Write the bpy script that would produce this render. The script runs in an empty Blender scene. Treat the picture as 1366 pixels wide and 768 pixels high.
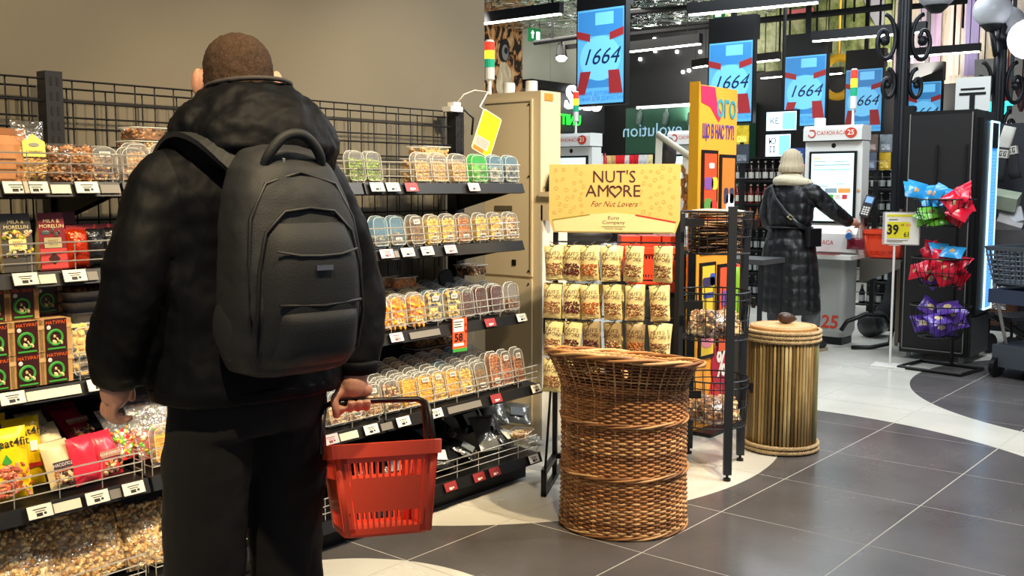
import bpy, bmesh, math, random
from mathutils import Matrix, Vector, noise as mnoise
PI = math.pi
random.seed(7)
S = bpy.context.scene
C = S.collection

# ---------------------------------------------------------------- camera
FPX, HZ, CAMH = 1348.0, 248.0, 1.40
YAW = math.atan(1117 / FPX)
PIT = math.atan((384 - HZ) / FPX)
cam_d = bpy.data.cameras.new('camera'); cam_d.sensor_width = 36.0; cam_d.lens = FPX / 1366 * 36.0
cam_d.clip_start = .05; cam_d.clip_end = 200
cam = bpy.data.objects.new('camera', cam_d); C.objects.link(cam)
cam.location = (0, 0, CAMH)
cam.rotation_euler = (PI / 2 - PIT, 0, YAW - PI / 2)
S.camera = cam

# ---------------------------------------------------------------- world, exposure
w = bpy.data.worlds.new('world'); S.world = w; w.use_nodes = True
w.node_tree.nodes['Background'].inputs[0].default_value = (.80, .88, 1, 1)
w.node_tree.nodes['Background'].inputs[1].default_value = .24
S.view_settings.view_transform = 'Standard'
S.view_settings.look = 'None'
S.view_settings.gamma = 1
S.view_settings.exposure = 0.25

def spot(name, loc, tgt, power, col, size, blend=.5, rad=.04):
    d = bpy.data.lights.new(name, 'SPOT'); d.energy = power; d.color = col
    d.spot_size = math.radians(size); d.spot_blend = blend; d.shadow_soft_size = rad
    o = bpy.data.objects.new(name, d); C.objects.link(o); o.location = loc
    o.rotation_euler = (Vector(tgt) - Vector(loc)).to_track_quat('-Z', 'Y').to_euler()
    o['kind'] = 'helper'
    return o
def area(name, loc, tgt, power, col, sx, sy):
    d = bpy.data.lights.new(name, 'AREA'); d.energy = power; d.color = col
    d.shape = 'RECTANGLE'; d.size = sx; d.size_y = sy
    o = bpy.data.objects.new(name, d); C.objects.link(o); o.location = loc
    o.rotation_euler = (Vector(tgt) - Vector(loc)).to_track_quat('-Z', 'Y').to_euler()
    return o
WARM = (1, .78, .47); NEU = (1, .95, .86); COOL = (.84, .93, 1)
# warm track spots over the nut shelves (hung from the shop ceiling in front of them)
spot('track_spot', (0.2, 1.0, 3.6), (1.0, 3.3, .9), 340, WARM, 62)
spot('track_spot', (1.5, 0.7, 3.6), (2.0, 3.3, .9), 300, WARM, 55)
spot('track_spot', (2.7, 0.8, 3.6), (3.1, 3.2, .6), 400, WARM, 60)
spot('track_spot', (3.0, 0.6, 3.6), (4.15, 3.2, 1.2), 420, (1, .86, .62), 55)
spot('track_spot', (-1.0, 1.1, 3.0), (1.0, 3.0, .2), 260, WARM, 30)
# neutral pool over the display stands and the open floor
area('ceiling_panel', (5.0, 0.6, 3.9), (5.0, 1.6, 0), 110, NEU, 1.6, 1.6)
spot('track_spot', (4.6, 0.0, 3.8), (4.2, 2.3, .3), 180, NEU, 70)
area('ceiling_panel', (7.2, 1.8, 3.8), (7.6, 2.6, 0), 90, COOL, 2.2, .4)
area('ceiling_panel', (7.2, 4.6, 3.8), (8.4, 4.0, 0), 70, COOL, 2.2, .4)
area('ceiling_panel', (10.6, 4.6, 3.9), (10.6, 4.6, 0), 130, COOL, 3, 3)
area('ceiling_panel', (11.5, 9.0, 3.9), (12, 9.4, 0), 160, NEU, 3, 3)
area('mural_fill', (15.9, 5.2, 3.7), (17.2, 5.6, 5.0), 150, NEU, .4, 5)  # unseen fill lights added to brighten the mural, no fixture there
area('mural_fill', (15.9, 9.6, 3.7), (17.2, 9.6, 5.0), 90, NEU, .4, 3)
spot('track_spot', (9.5, 8.5, 3.4), (12.8, 12, 3.2), 500, NEU, 90)

# ---------------------------------------------------------------- helpers
CY_, SY_ = math.cos(YAW), math.sin(YAW); CP_, SP_ = math.cos(PIT), math.sin(PIT)
def sight(u, v):
    a, b = (u - 683) / FPX, (384 - v) / FPX
    return Vector((CY_ * CP_ + a * SY_ + b * CY_ * SP_, SY_ * CP_ - a * CY_ + b * SY_ * SP_, -SP_ + b * CP_))
def on_z(u, v, z=0.0):
    d = sight(u, v); return Vector((0, 0, CAMH)) + d * ((z - CAMH) / d.z)
def on_x(u, v, x):
    d = sight(u, v); return Vector((0, 0, CAMH)) + d * (x / d.x)
def on_y(u, v, y):
    d = sight(u, v); return Vector((0, 0, CAMH)) + d * (y / d.y)
def at_d(u, v, D):
    return Vector((0, 0, CAMH)) + sight(u, v) * D
def lin(c):
    return tuple(((x / 255) / 12.92 if x <= 10 else (((x / 255) + .055) / 1.055) ** 2.4) for x in c)
T = Matrix.Translation
def R(ax, deg): return Matrix.Rotation(math.radians(deg), 4, ax)
MATS = {}
def mat(name, col, rough=.5, metal=0, var=0, vs=8, bump=0, bs=40, emit=0, spec=.5, coat=0, trans=0, stretch=None, sheen=0):
    if name in MATS: return MATS[name]
    m = bpy.data.materials.new(name); m.use_nodes = True
    nt = m.node_tree; b = nt.nodes['Principled BSDF']
    c = lin(col) + (1,)
    b.inputs['Base Color'].default_value = c
    b.inputs['Roughness'].default_value = rough; b.inputs['Metallic'].default_value = metal
    b.inputs['Specular IOR Level'].default_value = spec; b.inputs['Coat Weight'].default_value = coat
    if sheen: b.inputs['Sheen Weight'].default_value = sheen
    if emit:
        b.inputs['Emission Color'].default_value = c; b.inputs['Emission Strength'].default_value = emit
    tc = None
    if var or bump:
        tc = nt.nodes.new('ShaderNodeTexCoord'); mp = nt.nodes.new('ShaderNodeMapping')
        nt.links.new(tc.outputs['Object'], mp.inputs[0])
        if stretch: mp.inputs['Scale'].default_value = stretch
    if var:
        n = nt.nodes.new('ShaderNodeTexNoise'); n.inputs['Scale'].default_value = vs; n.inputs['Detail'].default_value = 4
        r = nt.nodes.new('ShaderNodeMapRange'); r.inputs[1].default_value = .3; r.inputs[2].default_value = .7
        r.inputs[3].default_value = 1 - var; r.inputs[4].default_value = 1 + var
        mx = nt.nodes.new('ShaderNodeVectorMath'); mx.operation = 'SCALE'; mx.inputs[0].default_value = c[:3]
        nt.links.new(mp.outputs[0], n.inputs[0]); nt.links.new(n.outputs[0], r.inputs[0])
        nt.links.new(r.outputs[0], mx.inputs['Scale']); nt.links.new(mx.outputs[0], b.inputs['Base Color'])
    if bump:
        n2 = nt.nodes.new('ShaderNodeTexNoise'); n2.inputs['Scale'].default_value = bs; n2.inputs['Detail'].default_value = 3
        bp = nt.nodes.new('ShaderNodeBump'); bp.inputs['Strength'].default_value = bump; bp.inputs['Distance'].default_value = .01
        nt.links.new(mp.outputs[0], n2.inputs[0]); nt.links.new(n2.outputs[0], bp.inputs['Height'])
        nt.links.new(bp.outputs[0], b.inputs['Normal'])
    MATS[name] = m; return m
def clear(name, tint=(255, 255, 255), refl=.12, milk=.06, rough=.12, mcol=(230, 235, 238), bump=0, bs=60):
    if name in MATS: return MATS[name]
    m = bpy.data.materials.new(name); m.use_nodes = True; nt = m.node_tree
    for n in list(nt.nodes): nt.nodes.remove(n)
    o = nt.nodes.new('ShaderNodeOutputMaterial'); tr = nt.nodes.new('ShaderNodeBsdfTransparent')
    gl = nt.nodes.new('ShaderNodeBsdfGlossy'); di = nt.nodes.new('ShaderNodeBsdfDiffuse')
    a = nt.nodes.new('ShaderNodeMixShader'); b = nt.nodes.new('ShaderNodeMixShader'); lw = nt.nodes.new('ShaderNodeLayerWeight')
    mr = nt.nodes.new('ShaderNodeMapRange'); mr.inputs[3].default_value = refl; mr.inputs[4].default_value = min(1, refl + .5)
    lw.inputs[0].default_value = .25
    tr.inputs[0].default_value = lin(tint) + (1,); gl.inputs['Roughness'].default_value = rough
    di.inputs[0].default_value = lin(mcol) + (1,); a.inputs[0].default_value = milk
    nt.links.new(lw.outputs['Facing'], mr.inputs[0]); nt.links.new(mr.outputs[0], b.inputs[0])
    nt.links.new(tr.outputs[0], a.inputs[1]); nt.links.new(di.outputs[0], a.inputs[2])
    nt.links.new(a.outputs[0], b.inputs[1]); nt.links.new(gl.outputs[0], b.inputs[2]); nt.links.new(b.outputs[0], o.inputs[0])
    if bump:
        n2 = nt.nodes.new('ShaderNodeTexNoise'); n2.inputs['Scale'].default_value = bs
        bp = nt.nodes.new('ShaderNodeBump'); bp.inputs['Strength'].default_value = bump; bp.inputs['Distance'].default_value = .01
        tc = nt.nodes.new('ShaderNodeTexCoord'); nt.links.new(tc.outputs['Object'], n2.inputs[0])
        nt.links.new(n2.outputs[0], bp.inputs['Height']); nt.links.new(bp.outputs[0], gl.inputs['Normal'])
    MATS[name] = m; return m

class MB:
    def __init__(s): s.v = []; s.f = []; s.m = []; s.i = 0; s.M = None; s.sm = []; s.smooth = False
    def add(s, vs, fs):
        o = len(s.v)
        if s.M is not None: vs = [s.M @ Vector(p) for p in vs]
        s.v.extend([tuple(p) for p in vs])
        for f in fs: s.f.append([o + k for k in f]); s.m.append(s.i); s.sm.append(s.smooth)
        return s
    def box(s, x0, x1, y0, y1, z0, z1):
        return s.add([(x0, y0, z0), (x1, y0, z0), (x1, y1, z0), (x0, y1, z0), (x0, y0, z1), (x1, y0, z1), (x1, y1, z1), (x0, y1, z1)],
                     [(3, 2, 1, 0), (4, 5, 6, 7), (0, 1, 5, 4), (1, 2, 6, 5), (2, 3, 7, 6), (3, 0, 4, 7)])
    def cbox(s, c, d): return s.box(c[0] - d[0] / 2, c[0] + d[0] / 2, c[1] - d[1] / 2, c[1] + d[1] / 2, c[2] - d[2] / 2, c[2] + d[2] / 2)
    def rings(s, rs, closed=False, caps=True):
        n = len(rs[0]); vs = [p for r in rs for p in r]; fs = []
        k = len(rs)
        for i in range(k if closed else k - 1):
            a, b = i * n, ((i + 1) % k) * n
            for j in range(n): fs.append((a + j, a + (j + 1) % n, b + (j + 1) % n, b + j))
        if caps and not closed: fs.append(tuple(range(n - 1, -1, -1))); fs.append(tuple((k - 1) * n + j for j in range(n)))
        return s.add(vs, fs)
    def tube(s, pts, r, n=6, closed=False, caps=True, flat=1.0):
        pts = [Vector(p) for p in pts]; k = len(pts); rs = []; ref = None
        for i, p in enumerate(pts):
            if closed: t = pts[(i + 1) % k] - pts[i - 1]
            else: t = pts[min(i + 1, k - 1)] - pts[max(i - 1, 0)]
            if t.length < 1e-9: t = Vector((0, 0, 1))
            t.normalize()
            if ref is None: ref = Vector((0, 0, 1)) if abs(t.z) < .9 else Vector((1, 0, 0))
            u = ref - t * ref.dot(t)
            if u.length < 1e-6: u = t.orthogonal()
            u.normalize(); v = t.cross(u); ref = u
            rr = r[i] if isinstance(r, (list, tuple)) else r
            rs.append([p + (u * math.cos(2 * PI * j / n) * flat + v * math.sin(2 * PI * j / n)) * rr for j in range(n)])
        return s.rings(rs, closed, caps)
    def lathe(s, prof, n=24, c=(0, 0, 0), caps=True):
        return s.rings([[(c[0] + r * math.cos(2 * PI * j / n), c[1] + r * math.sin(2 * PI * j / n), c[2] + z) for j in range(n)] for r, z in prof], False, caps)
    def prism(s, o2, a, b, ax='z'):
        f = {'z': lambda p, h: (p[0], p[1], h), 'y': lambda p, h: (p[0], h, p[1]), 'x': lambda p, h: (h, p[0], p[1])}[ax]
        if ax == 'y': o2 = o2[::-1]
        return s.rings([[f(p, a) for p in o2], [f(p, b) for p in o2]])
    def ball(s, c, r, n=8, k=5, sq=(1, 1, 1)):
        rs = []
        for i in range(1, k):
            t = PI * i / k - PI / 2
            rs.append([(c[0] + r * sq[0] * math.cos(t) * math.cos(2 * PI * j / n), c[1] + r * sq[1] * math.cos(t) * math.sin(2 * PI * j / n), c[2] + r * sq[2] * math.sin(t)) for j in range(n)])
        o = len(rs) * n; vs = [p for q in rs for p in q] + [(c[0], c[1], c[2] - r * sq[2]), (c[0], c[1], c[2] + r * sq[2])]
        fs = []
        for i in range(len(rs) - 1):
            for j in range(n): fs.append((i * n + j, i * n + (j + 1) % n, (i + 1) * n + (j + 1) % n, (i + 1) * n + j))
        for j in range(n):
            fs.append(((j + 1) % n, j, o)); b = (len(rs) - 1) * n; fs.append((b + j, b + (j + 1) % n, o + 1))
        return s.add(vs, fs)
    def mesh(s, name, mats):
        me = bpy.data.meshes.new(name); me.from_pydata(s.v, [], s.f)
        for m in (mats if isinstance(mats, (list, tuple)) else [mats]): me.materials.append(m)
        me.polygons.foreach_set('material_index', s.m); me.polygons.foreach_set('use_smooth', s.sm)
        me.update(); return me
    def build(s, name, mats, parent=None, **k):
        return link(name, s.mesh(name, mats), parent, **k)
def link(name, me, parent=None, label=None, cat=None, group=None, kind=None, loc=None, M=None):
    o = bpy.data.objects.new(name, me); C.objects.link(o)
    if parent: o.parent = parent
    if loc: o.location = loc
    if M is not None: o.matrix_local = M
    return tag(o, label, cat, group, kind)
def tag(o, label=None, cat=None, group=None, kind=None):
    if label: o['label'] = label
    if cat: o['category'] = cat
    if group: o['group'] = group
    if kind: o['kind'] = kind
    return o
def thing(name, label, cat, loc=(0, 0, 0), rz=0, group=None, M=None):
    o = bpy.data.objects.new(name, None); o.empty_display_size = .05; C.objects.link(o)
    if M is not None: o.matrix_local = M
    else: o.location = loc; o.rotation_euler = (0, 0, math.radians(rz))
    return tag(o, label, cat, group)
def kids(o): return list(o.children)
def dup(o, M, label=None, group=None):
    def cp(a, par):
        c = a.copy(); C.objects.link(c)
        if par: c.parent = par; c.matrix_parent_inverse = a.matrix_parent_inverse.copy()
        for ch in kids(a): cp(ch, c)
        return c
    r = cp(o, None); r.matrix_world = M
    if label: r['label'] = label
    if group: r['group'] = group
    return r
def rr(wd, h, rad, seg=3, cx=0, cy=0):
    rads = rad if isinstance(rad, (list, tuple)) else [rad] * 4
    out = []
    for q, (sx, sy) in enumerate(((1, 1), (-1, 1), (-1, -1), (1, -1))):
        r = rads[q]
        for i in range(seg + 1):
            a = PI / 2 * q + PI / 2 * i / seg
            out.append((cx + sx * (wd / 2 - r) + r * math.cos(a), cy + sy * (h / 2 - r) + r * math.sin(a)))
    return out
_TX = {}
def text_mesh(body, m, ext=.001, res=2, shear=0, space=1.0, bold=0):
    k = (body, m.name, ext, shear, space, bold)
    if k in _TX: return _TX[k]
    c = bpy.data.curves.new('text', 'FONT'); c.body = body; c.align_x = 'CENTER'; c.align_y = 'CENTER'; c.size = 1
    c.resolution_u = res; c.extrude = ext; c.shear = shear; c.space_character = space; c.offset = bold
    o = bpy.data.objects.new('text', c); C.objects.link(o); bpy.context.view_layer.update()
    me = bpy.data.meshes.new_from_object(o.evaluated_get(bpy.context.evaluated_depsgraph_get()))
    bpy.data.objects.remove(o); me.materials.clear(); me.materials.append(m); _TX[k] = me
    return me
# text lies in a local x-z plane facing -y
def text(body, size, m, parent, M, name='lettering', sx=1, **k):
    me = text_mesh(body, m, **k)
    return link(name, me, parent, M=M @ R('X', 90) @ Matrix.Diagonal((size * sx, size, size, 1)))
def sheet(wd, h, th, m, name, parent, M, rad=.0):
    b = MB()
    if rad: b.prism(rr(wd, h, rad), -th / 2, th / 2, 'y')
    else: b.cbox((0, 0, 0), (wd, th, h))
    return b.build(name, m, parent, M=M)
def nth(i): return ['first', 'second', 'third', 'fourth', 'fifth', 'sixth', 'seventh', 'eighth', 'ninth', 'tenth', 'eleventh', 'twelfth', 'thirteenth', 'fourteenth'][i]
def bake(mb, mats, voxel=None, smooth=0, disp=None, sub=0, name='tmp'):
    me = mb.mesh(name, mats) if isinstance(mb, MB) else mb
    o = bpy.data.objects.new(name, me); C.objects.link(o)
    if voxel:
        r = o.modifiers.new('r', 'REMESH'); r.mode = 'VOXEL'; r.voxel_size = voxel; r.use_smooth_shade = True
    if sub:
        r = o.modifiers.new('s', 'SUBSURF'); r.levels = sub; r.render_levels = sub
    if smooth:
        r = o.modifiers.new('m', 'SMOOTH'); r.iterations = smooth; r.factor = .5
    for d in (disp or []):
        t = bpy.data.textures.new('t', 'CLOUDS'); t.noise_scale = d[0]; t.noise_depth = 2
        r = o.modifiers.new('d', 'DISPLACE'); r.texture = t; r.strength = d[1]; r.mid_level = .5
    bpy.context.view_layer.update()
    out = bpy.data.meshes.new_from_object(o.evaluated_get(bpy.context.evaluated_depsgraph_get()))
    bpy.data.objects.remove(o); out.materials.clear()
    for m in (mats if isinstance(mats, (list, tuple)) else [mats]): out.materials.append(m)
    return out

BLACK = mat('black_metal', (13, 13, 15), .45, .2)
DARKM = mat('dark_grey_metal', (44, 44, 48), .45, .5, var=.1)
CHROME = mat('chrome_wire', (196, 192, 184), .28, .6)
WHITE = mat('white_plastic', (228, 226, 220), .45)
CLEAR = clear('clear_plastic', refl=.08, milk=.055, mcol=(240, 238, 230))
CLEARB = clear('blue_clear_plastic', tint=(225, 240, 250), refl=.08, milk=.12, mcol=(190, 225, 240))
FILM = clear('clear_film', refl=.10, milk=.05, rough=.14, bump=1.0, bs=45)
INK = mat('black_ink', (25, 22, 24), .6)
PAPER = mat('paper_white', (232, 228, 218), .7)
CARD = mat('cardboard', (176, 138, 88), .8, var=.12, vs=30, bump=.15, bs=90)
# ================================================================ SETTING
def floor_mat():
    m = bpy.data.materials.new('floor_tile'); m.use_nodes = True; nt = m.node_tree; b = nt.nodes['Principled BSDF']
    g = nt.nodes.new('ShaderNodeNewGeometry'); sep = nt.nodes.new('ShaderNodeSeparateXYZ'); nt.links.new(g.outputs['Position'], sep.inputs[0])
    def mth(op, a, bb, c=None):
        n = nt.nodes.new('ShaderNodeMath'); n.operation = op
        for i, x in enumerate((a, bb, c)):
            if x is None: continue
            if isinstance(x, (int, float)): n.inputs[i].default_value = x
            else: nt.links.new(x, n.inputs[i])
        return n.outputs[0]
    X, Y = sep.outputs[0], sep.outputs[1]
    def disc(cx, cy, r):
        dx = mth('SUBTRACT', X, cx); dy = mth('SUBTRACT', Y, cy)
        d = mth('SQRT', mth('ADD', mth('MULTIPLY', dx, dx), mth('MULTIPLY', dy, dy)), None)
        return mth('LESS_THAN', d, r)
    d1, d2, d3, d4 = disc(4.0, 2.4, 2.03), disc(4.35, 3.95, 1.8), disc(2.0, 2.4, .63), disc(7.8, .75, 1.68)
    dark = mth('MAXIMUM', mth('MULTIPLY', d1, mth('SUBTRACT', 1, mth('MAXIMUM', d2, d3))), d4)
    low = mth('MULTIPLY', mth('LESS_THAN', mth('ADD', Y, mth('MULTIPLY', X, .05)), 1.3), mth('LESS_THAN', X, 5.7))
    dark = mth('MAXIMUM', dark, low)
    tc = nt.nodes.new('ShaderNodeTexCoord')
    def noise(s, d=5):
        n = nt.nodes.new('ShaderNodeTexNoise'); n.inputs['Scale'].default_value = s; n.inputs['Detail'].default_value = d
        nt.links.new(g.outputs['Position'], n.inputs[0]); return n.outputs[0]
    n1 = noise(2.2); n2 = noise(40, 2)
    v = mth('ADD', mth('MULTIPLY', n1, .9), mth('MULTIPLY', n2, .15))
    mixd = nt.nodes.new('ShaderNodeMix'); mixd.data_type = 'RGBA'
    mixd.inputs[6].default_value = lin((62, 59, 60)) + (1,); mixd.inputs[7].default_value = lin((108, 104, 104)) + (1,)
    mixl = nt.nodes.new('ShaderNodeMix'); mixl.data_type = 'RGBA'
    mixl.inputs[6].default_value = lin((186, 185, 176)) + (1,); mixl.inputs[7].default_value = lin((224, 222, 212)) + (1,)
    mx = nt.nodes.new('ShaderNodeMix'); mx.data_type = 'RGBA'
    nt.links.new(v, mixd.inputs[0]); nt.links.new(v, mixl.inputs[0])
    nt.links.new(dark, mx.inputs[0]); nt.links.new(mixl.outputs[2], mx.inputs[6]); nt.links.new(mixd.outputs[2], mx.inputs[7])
    nt.links.new(mx.outputs[2], b.inputs['Base Color'])
    rg = nt.nodes.new('ShaderNodeMapRange'); rg.inputs[3].default_value = .16; rg.inputs[4].default_value = .34
    nt.links.new(n1, rg.inputs[0]); nt.links.new(rg.outputs[0], b.inputs['Roughness'])
    return m
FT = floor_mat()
GROUT = mat('grout', (176, 172, 164), .8)
fb = MB(); fb.box(-3, 24, -4, 20, -.06, -.0016)
floor = fb.build('floor', GROUT, kind='structure')
TS = .636; g0 = .0032
tb = MB(); tb.add([(g0, g0, -.02), (TS - g0, g0, -.02), (TS - g0, TS - g0, -.02), (g0, TS - g0, -.02), (g0, g0, -.0008), (TS - g0, g0, -.0008), (TS - g0, TS - g0, -.0008), (g0, TS - g0, -.0008)],
                  [(3, 2, 1, 0), (4, 5, 6, 7), (0, 1, 5, 4), (1, 2, 6, 5), (2, 3, 7, 6), (3, 0, 4, 7)])
tile_me = tb.mesh('tile', FT)
X0, Y0 = 4.488 - TS * 11, 1.380 - TS * 8
cells = []
far = MB()
for i in range(0, 42):
    for j in range(0, 38):
        x, y = X0 + i * TS, Y0 + j * TS
        if y > 3.5 and x < 3.7: continue
        cx, cy = x + TS / 2, y + TS / 2
        dep = cx * CY_ + cy * SY_; lat = cx * SY_ - cy * CY_
        if dep > .9 and abs(lat) < dep * .60 + .5 and dep < 11.5: cells.append((dep, x, y))
        else:
            far.M = T((x, y, 0)); far.add(tb.v, tb.f)
cells.sort()
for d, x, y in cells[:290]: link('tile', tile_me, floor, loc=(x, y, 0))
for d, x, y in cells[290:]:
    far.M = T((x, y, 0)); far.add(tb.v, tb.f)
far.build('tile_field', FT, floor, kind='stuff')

WALLM = mat('painted_wall', (95, 89, 76), .75, var=.04, vs=3, bump=.05, bs=120)
b = MB(); b.box(-4, 4.07, 3.56, 3.86, 0, 5.2); b.build('wall_left', WALLM, kind='structure')
DARKC = mat('black_ceiling', (16, 16, 18), .8)
b = MB(); b.box(-4, 24, -4, 20, 6.2, 6.3); b.build('ceiling', DARKC, kind='structure')

# --- far shop fronts seen across the till line
CREAM = mat('cream_panel', (188, 190, 176), .6, var=.04, vs=2)
YB, XB = 12.0, 17.0
pc = [on_y(u, 110, YB) for u in (650, 695, 733, 770, 832, 868)]
ztop = 5.9
b = MB(); b.box(10.5, 24, YB + .06, YB + .3, 0, 6.2); b.build('wall_back', mat('dark_wall', (34, 35, 38), .7), kind='structure')
b = MB(); b.box(XB + .3, XB + .6, 0.4, 12.3, 0, 6.2); b.build('wall_far', mat('dark_wall_far', (9, 10, 12), .7), kind='structure')
cl = thing('wall_cladding', 'cream wall panels high on the far wall beside the big cat picture', 'wall panel', (0, 0, 0))
zl = on_y(733, 111, YB).z
xs = [pc[1].x, pc[2].x, pc[3].x, (pc[3].x + pc[4].x) / 2, pc[4].x, pc[5].x]
for i in range(5):
    b = MB(); b.box(xs[i] + .01, xs[i + 1] - .01, YB - .02, YB + .06, zl, 5.2); b.build('panel', CREAM, cl)

# big cat picture
def leopard():
    m = bpy.data.materials.new('leopard_print'); m.use_nodes = True; nt = m.node_tree; bs = nt.nodes['Principled BSDF']
    tc = nt.nodes.new('ShaderNodeTexCoord'); mp = nt.nodes.new('ShaderNodeMapping'); mp.inputs['Scale'].default_value = (3.4, 1, 2.0); mp.inputs['Rotation'].default_value = (0, .5, 0)
    nt.links.new(tc.outputs['Object'], mp.inputs[0])
    n = nt.nodes.new('ShaderNodeTexNoise'); n.inputs['Scale'].default_value = 2.2; n.inputs['Detail'].default_value = 2.5; n.inputs['Distortion'].default_value = 1
    nt.links.new(mp.outputs[0], n.inputs[0])
    r = nt.nodes.new('ShaderNodeValToRGB'); e = r.color_ramp.elements
    e[0].position = .46; e[0].color = lin((28, 20, 16)) + (1,); e[1].position = .52; e[1].color = lin((176, 118, 66)) + (1,)
    k = e.new(.7); k.color = lin((206, 178, 132)) + (1,)
    nt.links.new(n.outputs[0], r.inputs[0]); nt.links.new(r.outputs[0], bs.inputs['Base Color']); bs.inputs['Roughness'].default_value = .6
    return m
lx0, lx1 = on_y(640, 60, YB).x, pc[1].x - .02
lp = thing('big_cat_picture', 'tall picture of a spotted big cat face beside the cream wall', 'picture')
b = MB(); b.box(lx0, lx1, YB - .05, YB + .06, 1.6, 5.2); b.build('print', leopard(), lp)
ec = on_y(672, 70, YB - .06)
b = MB(); b.M = T(ec) @ R('X', 90) @ R('Z', -14); b.prism([(math.cos(t) * .14, math.sin(t) * .22 * (1.15 if math.sin(t) > 0 else .8)) for t in [2 * PI * k / 20 for k in range(20)]], 0, .012)
b.build('eye_rim', INK, lp)
b = MB(); b.M = T(ec + Vector((.01, -.02, .0))) @ R('X', 90); b.prism([(math.cos(t) * .085, math.sin(t) * .14) for t in [2 * PI * k / 20 for k in range(20)]], 0, .012)
b.build('iris', mat('eye_grey', (120, 122, 128), .2), lp)
b = MB(); b.M = T(ec + Vector((.02, -.034, .03))) @ R('X', 90); b.prism([(math.cos(t) * .045, math.sin(t) * .06) for t in [2 * PI * k / 16 for k in range(16)]], 0, .008)
b.build('pupil', INK, lp)
b = MB(); b.M = T(on_y(672, 108, YB - .055)) @ R('X', 90); b.prism([(math.cos(t) * .2 + .03 * math.sin(3 * t), math.sin(t) * .34) for t in [2 * PI * k / 20 for k in range(20)]], 0, .01)
b.build('pale_fur_patch', mat('fur_pale', (190, 176, 148), .7, var=.4, vs=14, stretch=(1, 1, .3)), lp)

# shop front with the white and the green sign
sf = thing('storefront', 'dark shop front with glass door beneath the cream wall panels', 'shop front')
b = MB(); zt = zl; b.box(pc[1].x, pc[5].x + .6, YB - .25, YB + .06, zl - .16, zl); b.build('fascia_beam', BLACK, sf)
GREYP = mat('shopfront_grey', (70, 72, 76), .5, var=.05)
b = MB(); b.box(pc[1].x, pc[3].x + 1.2, YB - .12, YB + .05, 2.45, zl - .16); b.build('fascia_panel', GREYP, sf)
b = MB(); gx = on_y(812, 160, YB).x
for x in (on_y(735, 160, YB).x, on_y(786, 160, YB).x, gx): b.box(x - .05, x + .05, YB - .16, YB + .02, 0, 2.45)
b.build('door_frame', BLACK, sf)
b = MB(); b.box(pc[1].x, gx, YB - .02, YB, 0, 2.45); b.build('glass_pane', mat('pale_green_glass', (120, 138, 130), .25), sf)
wl = MB(); wl.box(on_y(812, 160, YB).x + .05, on_y(835, 160, YB).x, YB - .15, YB + .02, 0, zl - .16)
wl.build('timber_pillar', mat('timber', (178, 142, 92), .6, var=.2, vs=5, stretch=(6, 6, 1)), None, label='pale timber pillar between the dark shop front and the green one', cat='pillar')
SIGNW = mat('sign_white_light', (255, 255, 255), .5, emit=1.6); SIGNG = mat('sign_green_light', (40, 235, 60), .5, emit=1.6)
p = on_y(778, 133, YB - .3)
t_ = thing('shop_sign', 'white glowing script sign on the dark fascia, partly behind the nearest screen', 'sign', p)
text('Sixio', .62, SIGNW, t_, Matrix.Identity(4), ext=.05, shear=.2, bold=.02, res=4)
p = on_y(755, 160, YB - .2)
t_ = thing('shop_sign', 'green glowing sign in mirrored letters above the till numbered 21', 'sign', p)
text('UNITTR', .28, SIGNG, t_, Matrix.Diagonal((-1, 1, 1, 1)), ext=.03, bold=.015)

# green shop front to the right with mirrored words
gs = thing('green_storefront', 'dark green shop front with a white light strip and mirrored words', 'shop front')
q0, q1 = on_x(835, 140, XB), on_x(1000, 140, XB)
zt0 = on_x(880, 142, XB).z
b = MB(); b.box(XB, XB + .28, q1.y, q0.y, .4, zt0); b.build('panel', mat('deep_green', (36, 74, 58), .5, emit=.12), gs)
b = MB(); b.box(XB - .08, XB - .02, on_x(935, 140, XB).y, on_x(852, 140, XB).y, zt0 - .03, zt0 + .02); b.build('light_strip', SIGNW, gs)
FW = R('Z', -90)   # local -y faces world -x
text('steel evolution', .36, mat('pale_blue_ink', (150, 190, 215), .5, emit=.35), gs, T(on_x(893, 173, XB - .06)) @ FW @ Matrix.Diagonal((-1, 1, 1, 1)), ext=.01)
for u in (853, 888, 921):
    b = MB(); b.M = T(on_x(u, 155, XB - .15)) @ R('X', 8) @ Matrix.Scale(.5, 4); b.smooth = True
    b.lathe([(.0, -.32), (.1, -.3), (.11, .1), (.05, .2), (.05, .3), (0, .31)], 12)
    b.build('bottle_picture', mat('bottle_grey', (110, 130, 128), .4), gs)

# tall printed mural above the tills
def mural(name, cols, sc, stretch, vs=1.0):
    m = bpy.data.materials.new(name); m.use_nodes = True; nt = m.node_tree; bs = nt.nodes['Principled BSDF']
    tc = nt.nodes.new('ShaderNodeTexCoord'); mp = nt.nodes.new('ShaderNodeMapping'); mp.inputs['Scale'].default_value = stretch
    nt.links.new(tc.outputs['Object'], mp.inputs[0])
    n = nt.nodes.new('ShaderNodeTexNoise'); n.inputs['Scale'].default_value = sc; n.inputs['Detail'].default_value = 8; n.inputs['Roughness'].default_value = .7
    nt.links.new(mp.outputs[0], n.inputs[0])
    r = nt.nodes.new('ShaderNodeValToRGB'); e = r.color_ramp.elements
    e[0].position = cols[0][0]; e[0].color = lin(cols[0][1]) + (1,); e[1].position = cols[-1][0]; e[1].color = lin(cols[-1][1]) + (1,)
    for p_, c_ in cols[1:-1]: k = e.new(p_); k.color = lin(c_) + (1,)
    nt.links.new(n.outputs[0], r.inputs[0]); nt.links.new(r.outputs[0], bs.inputs['Base Color']); bs.inputs['Roughness'].default_value = .35
    nt.links.new(r.outputs[0], bs.inputs['Emission Color']); bs.inputs['Emission Strength'].default_value = 0
    return m
MX = 17.2
def zx(u, v): return on_x(u, v, MX)
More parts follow.
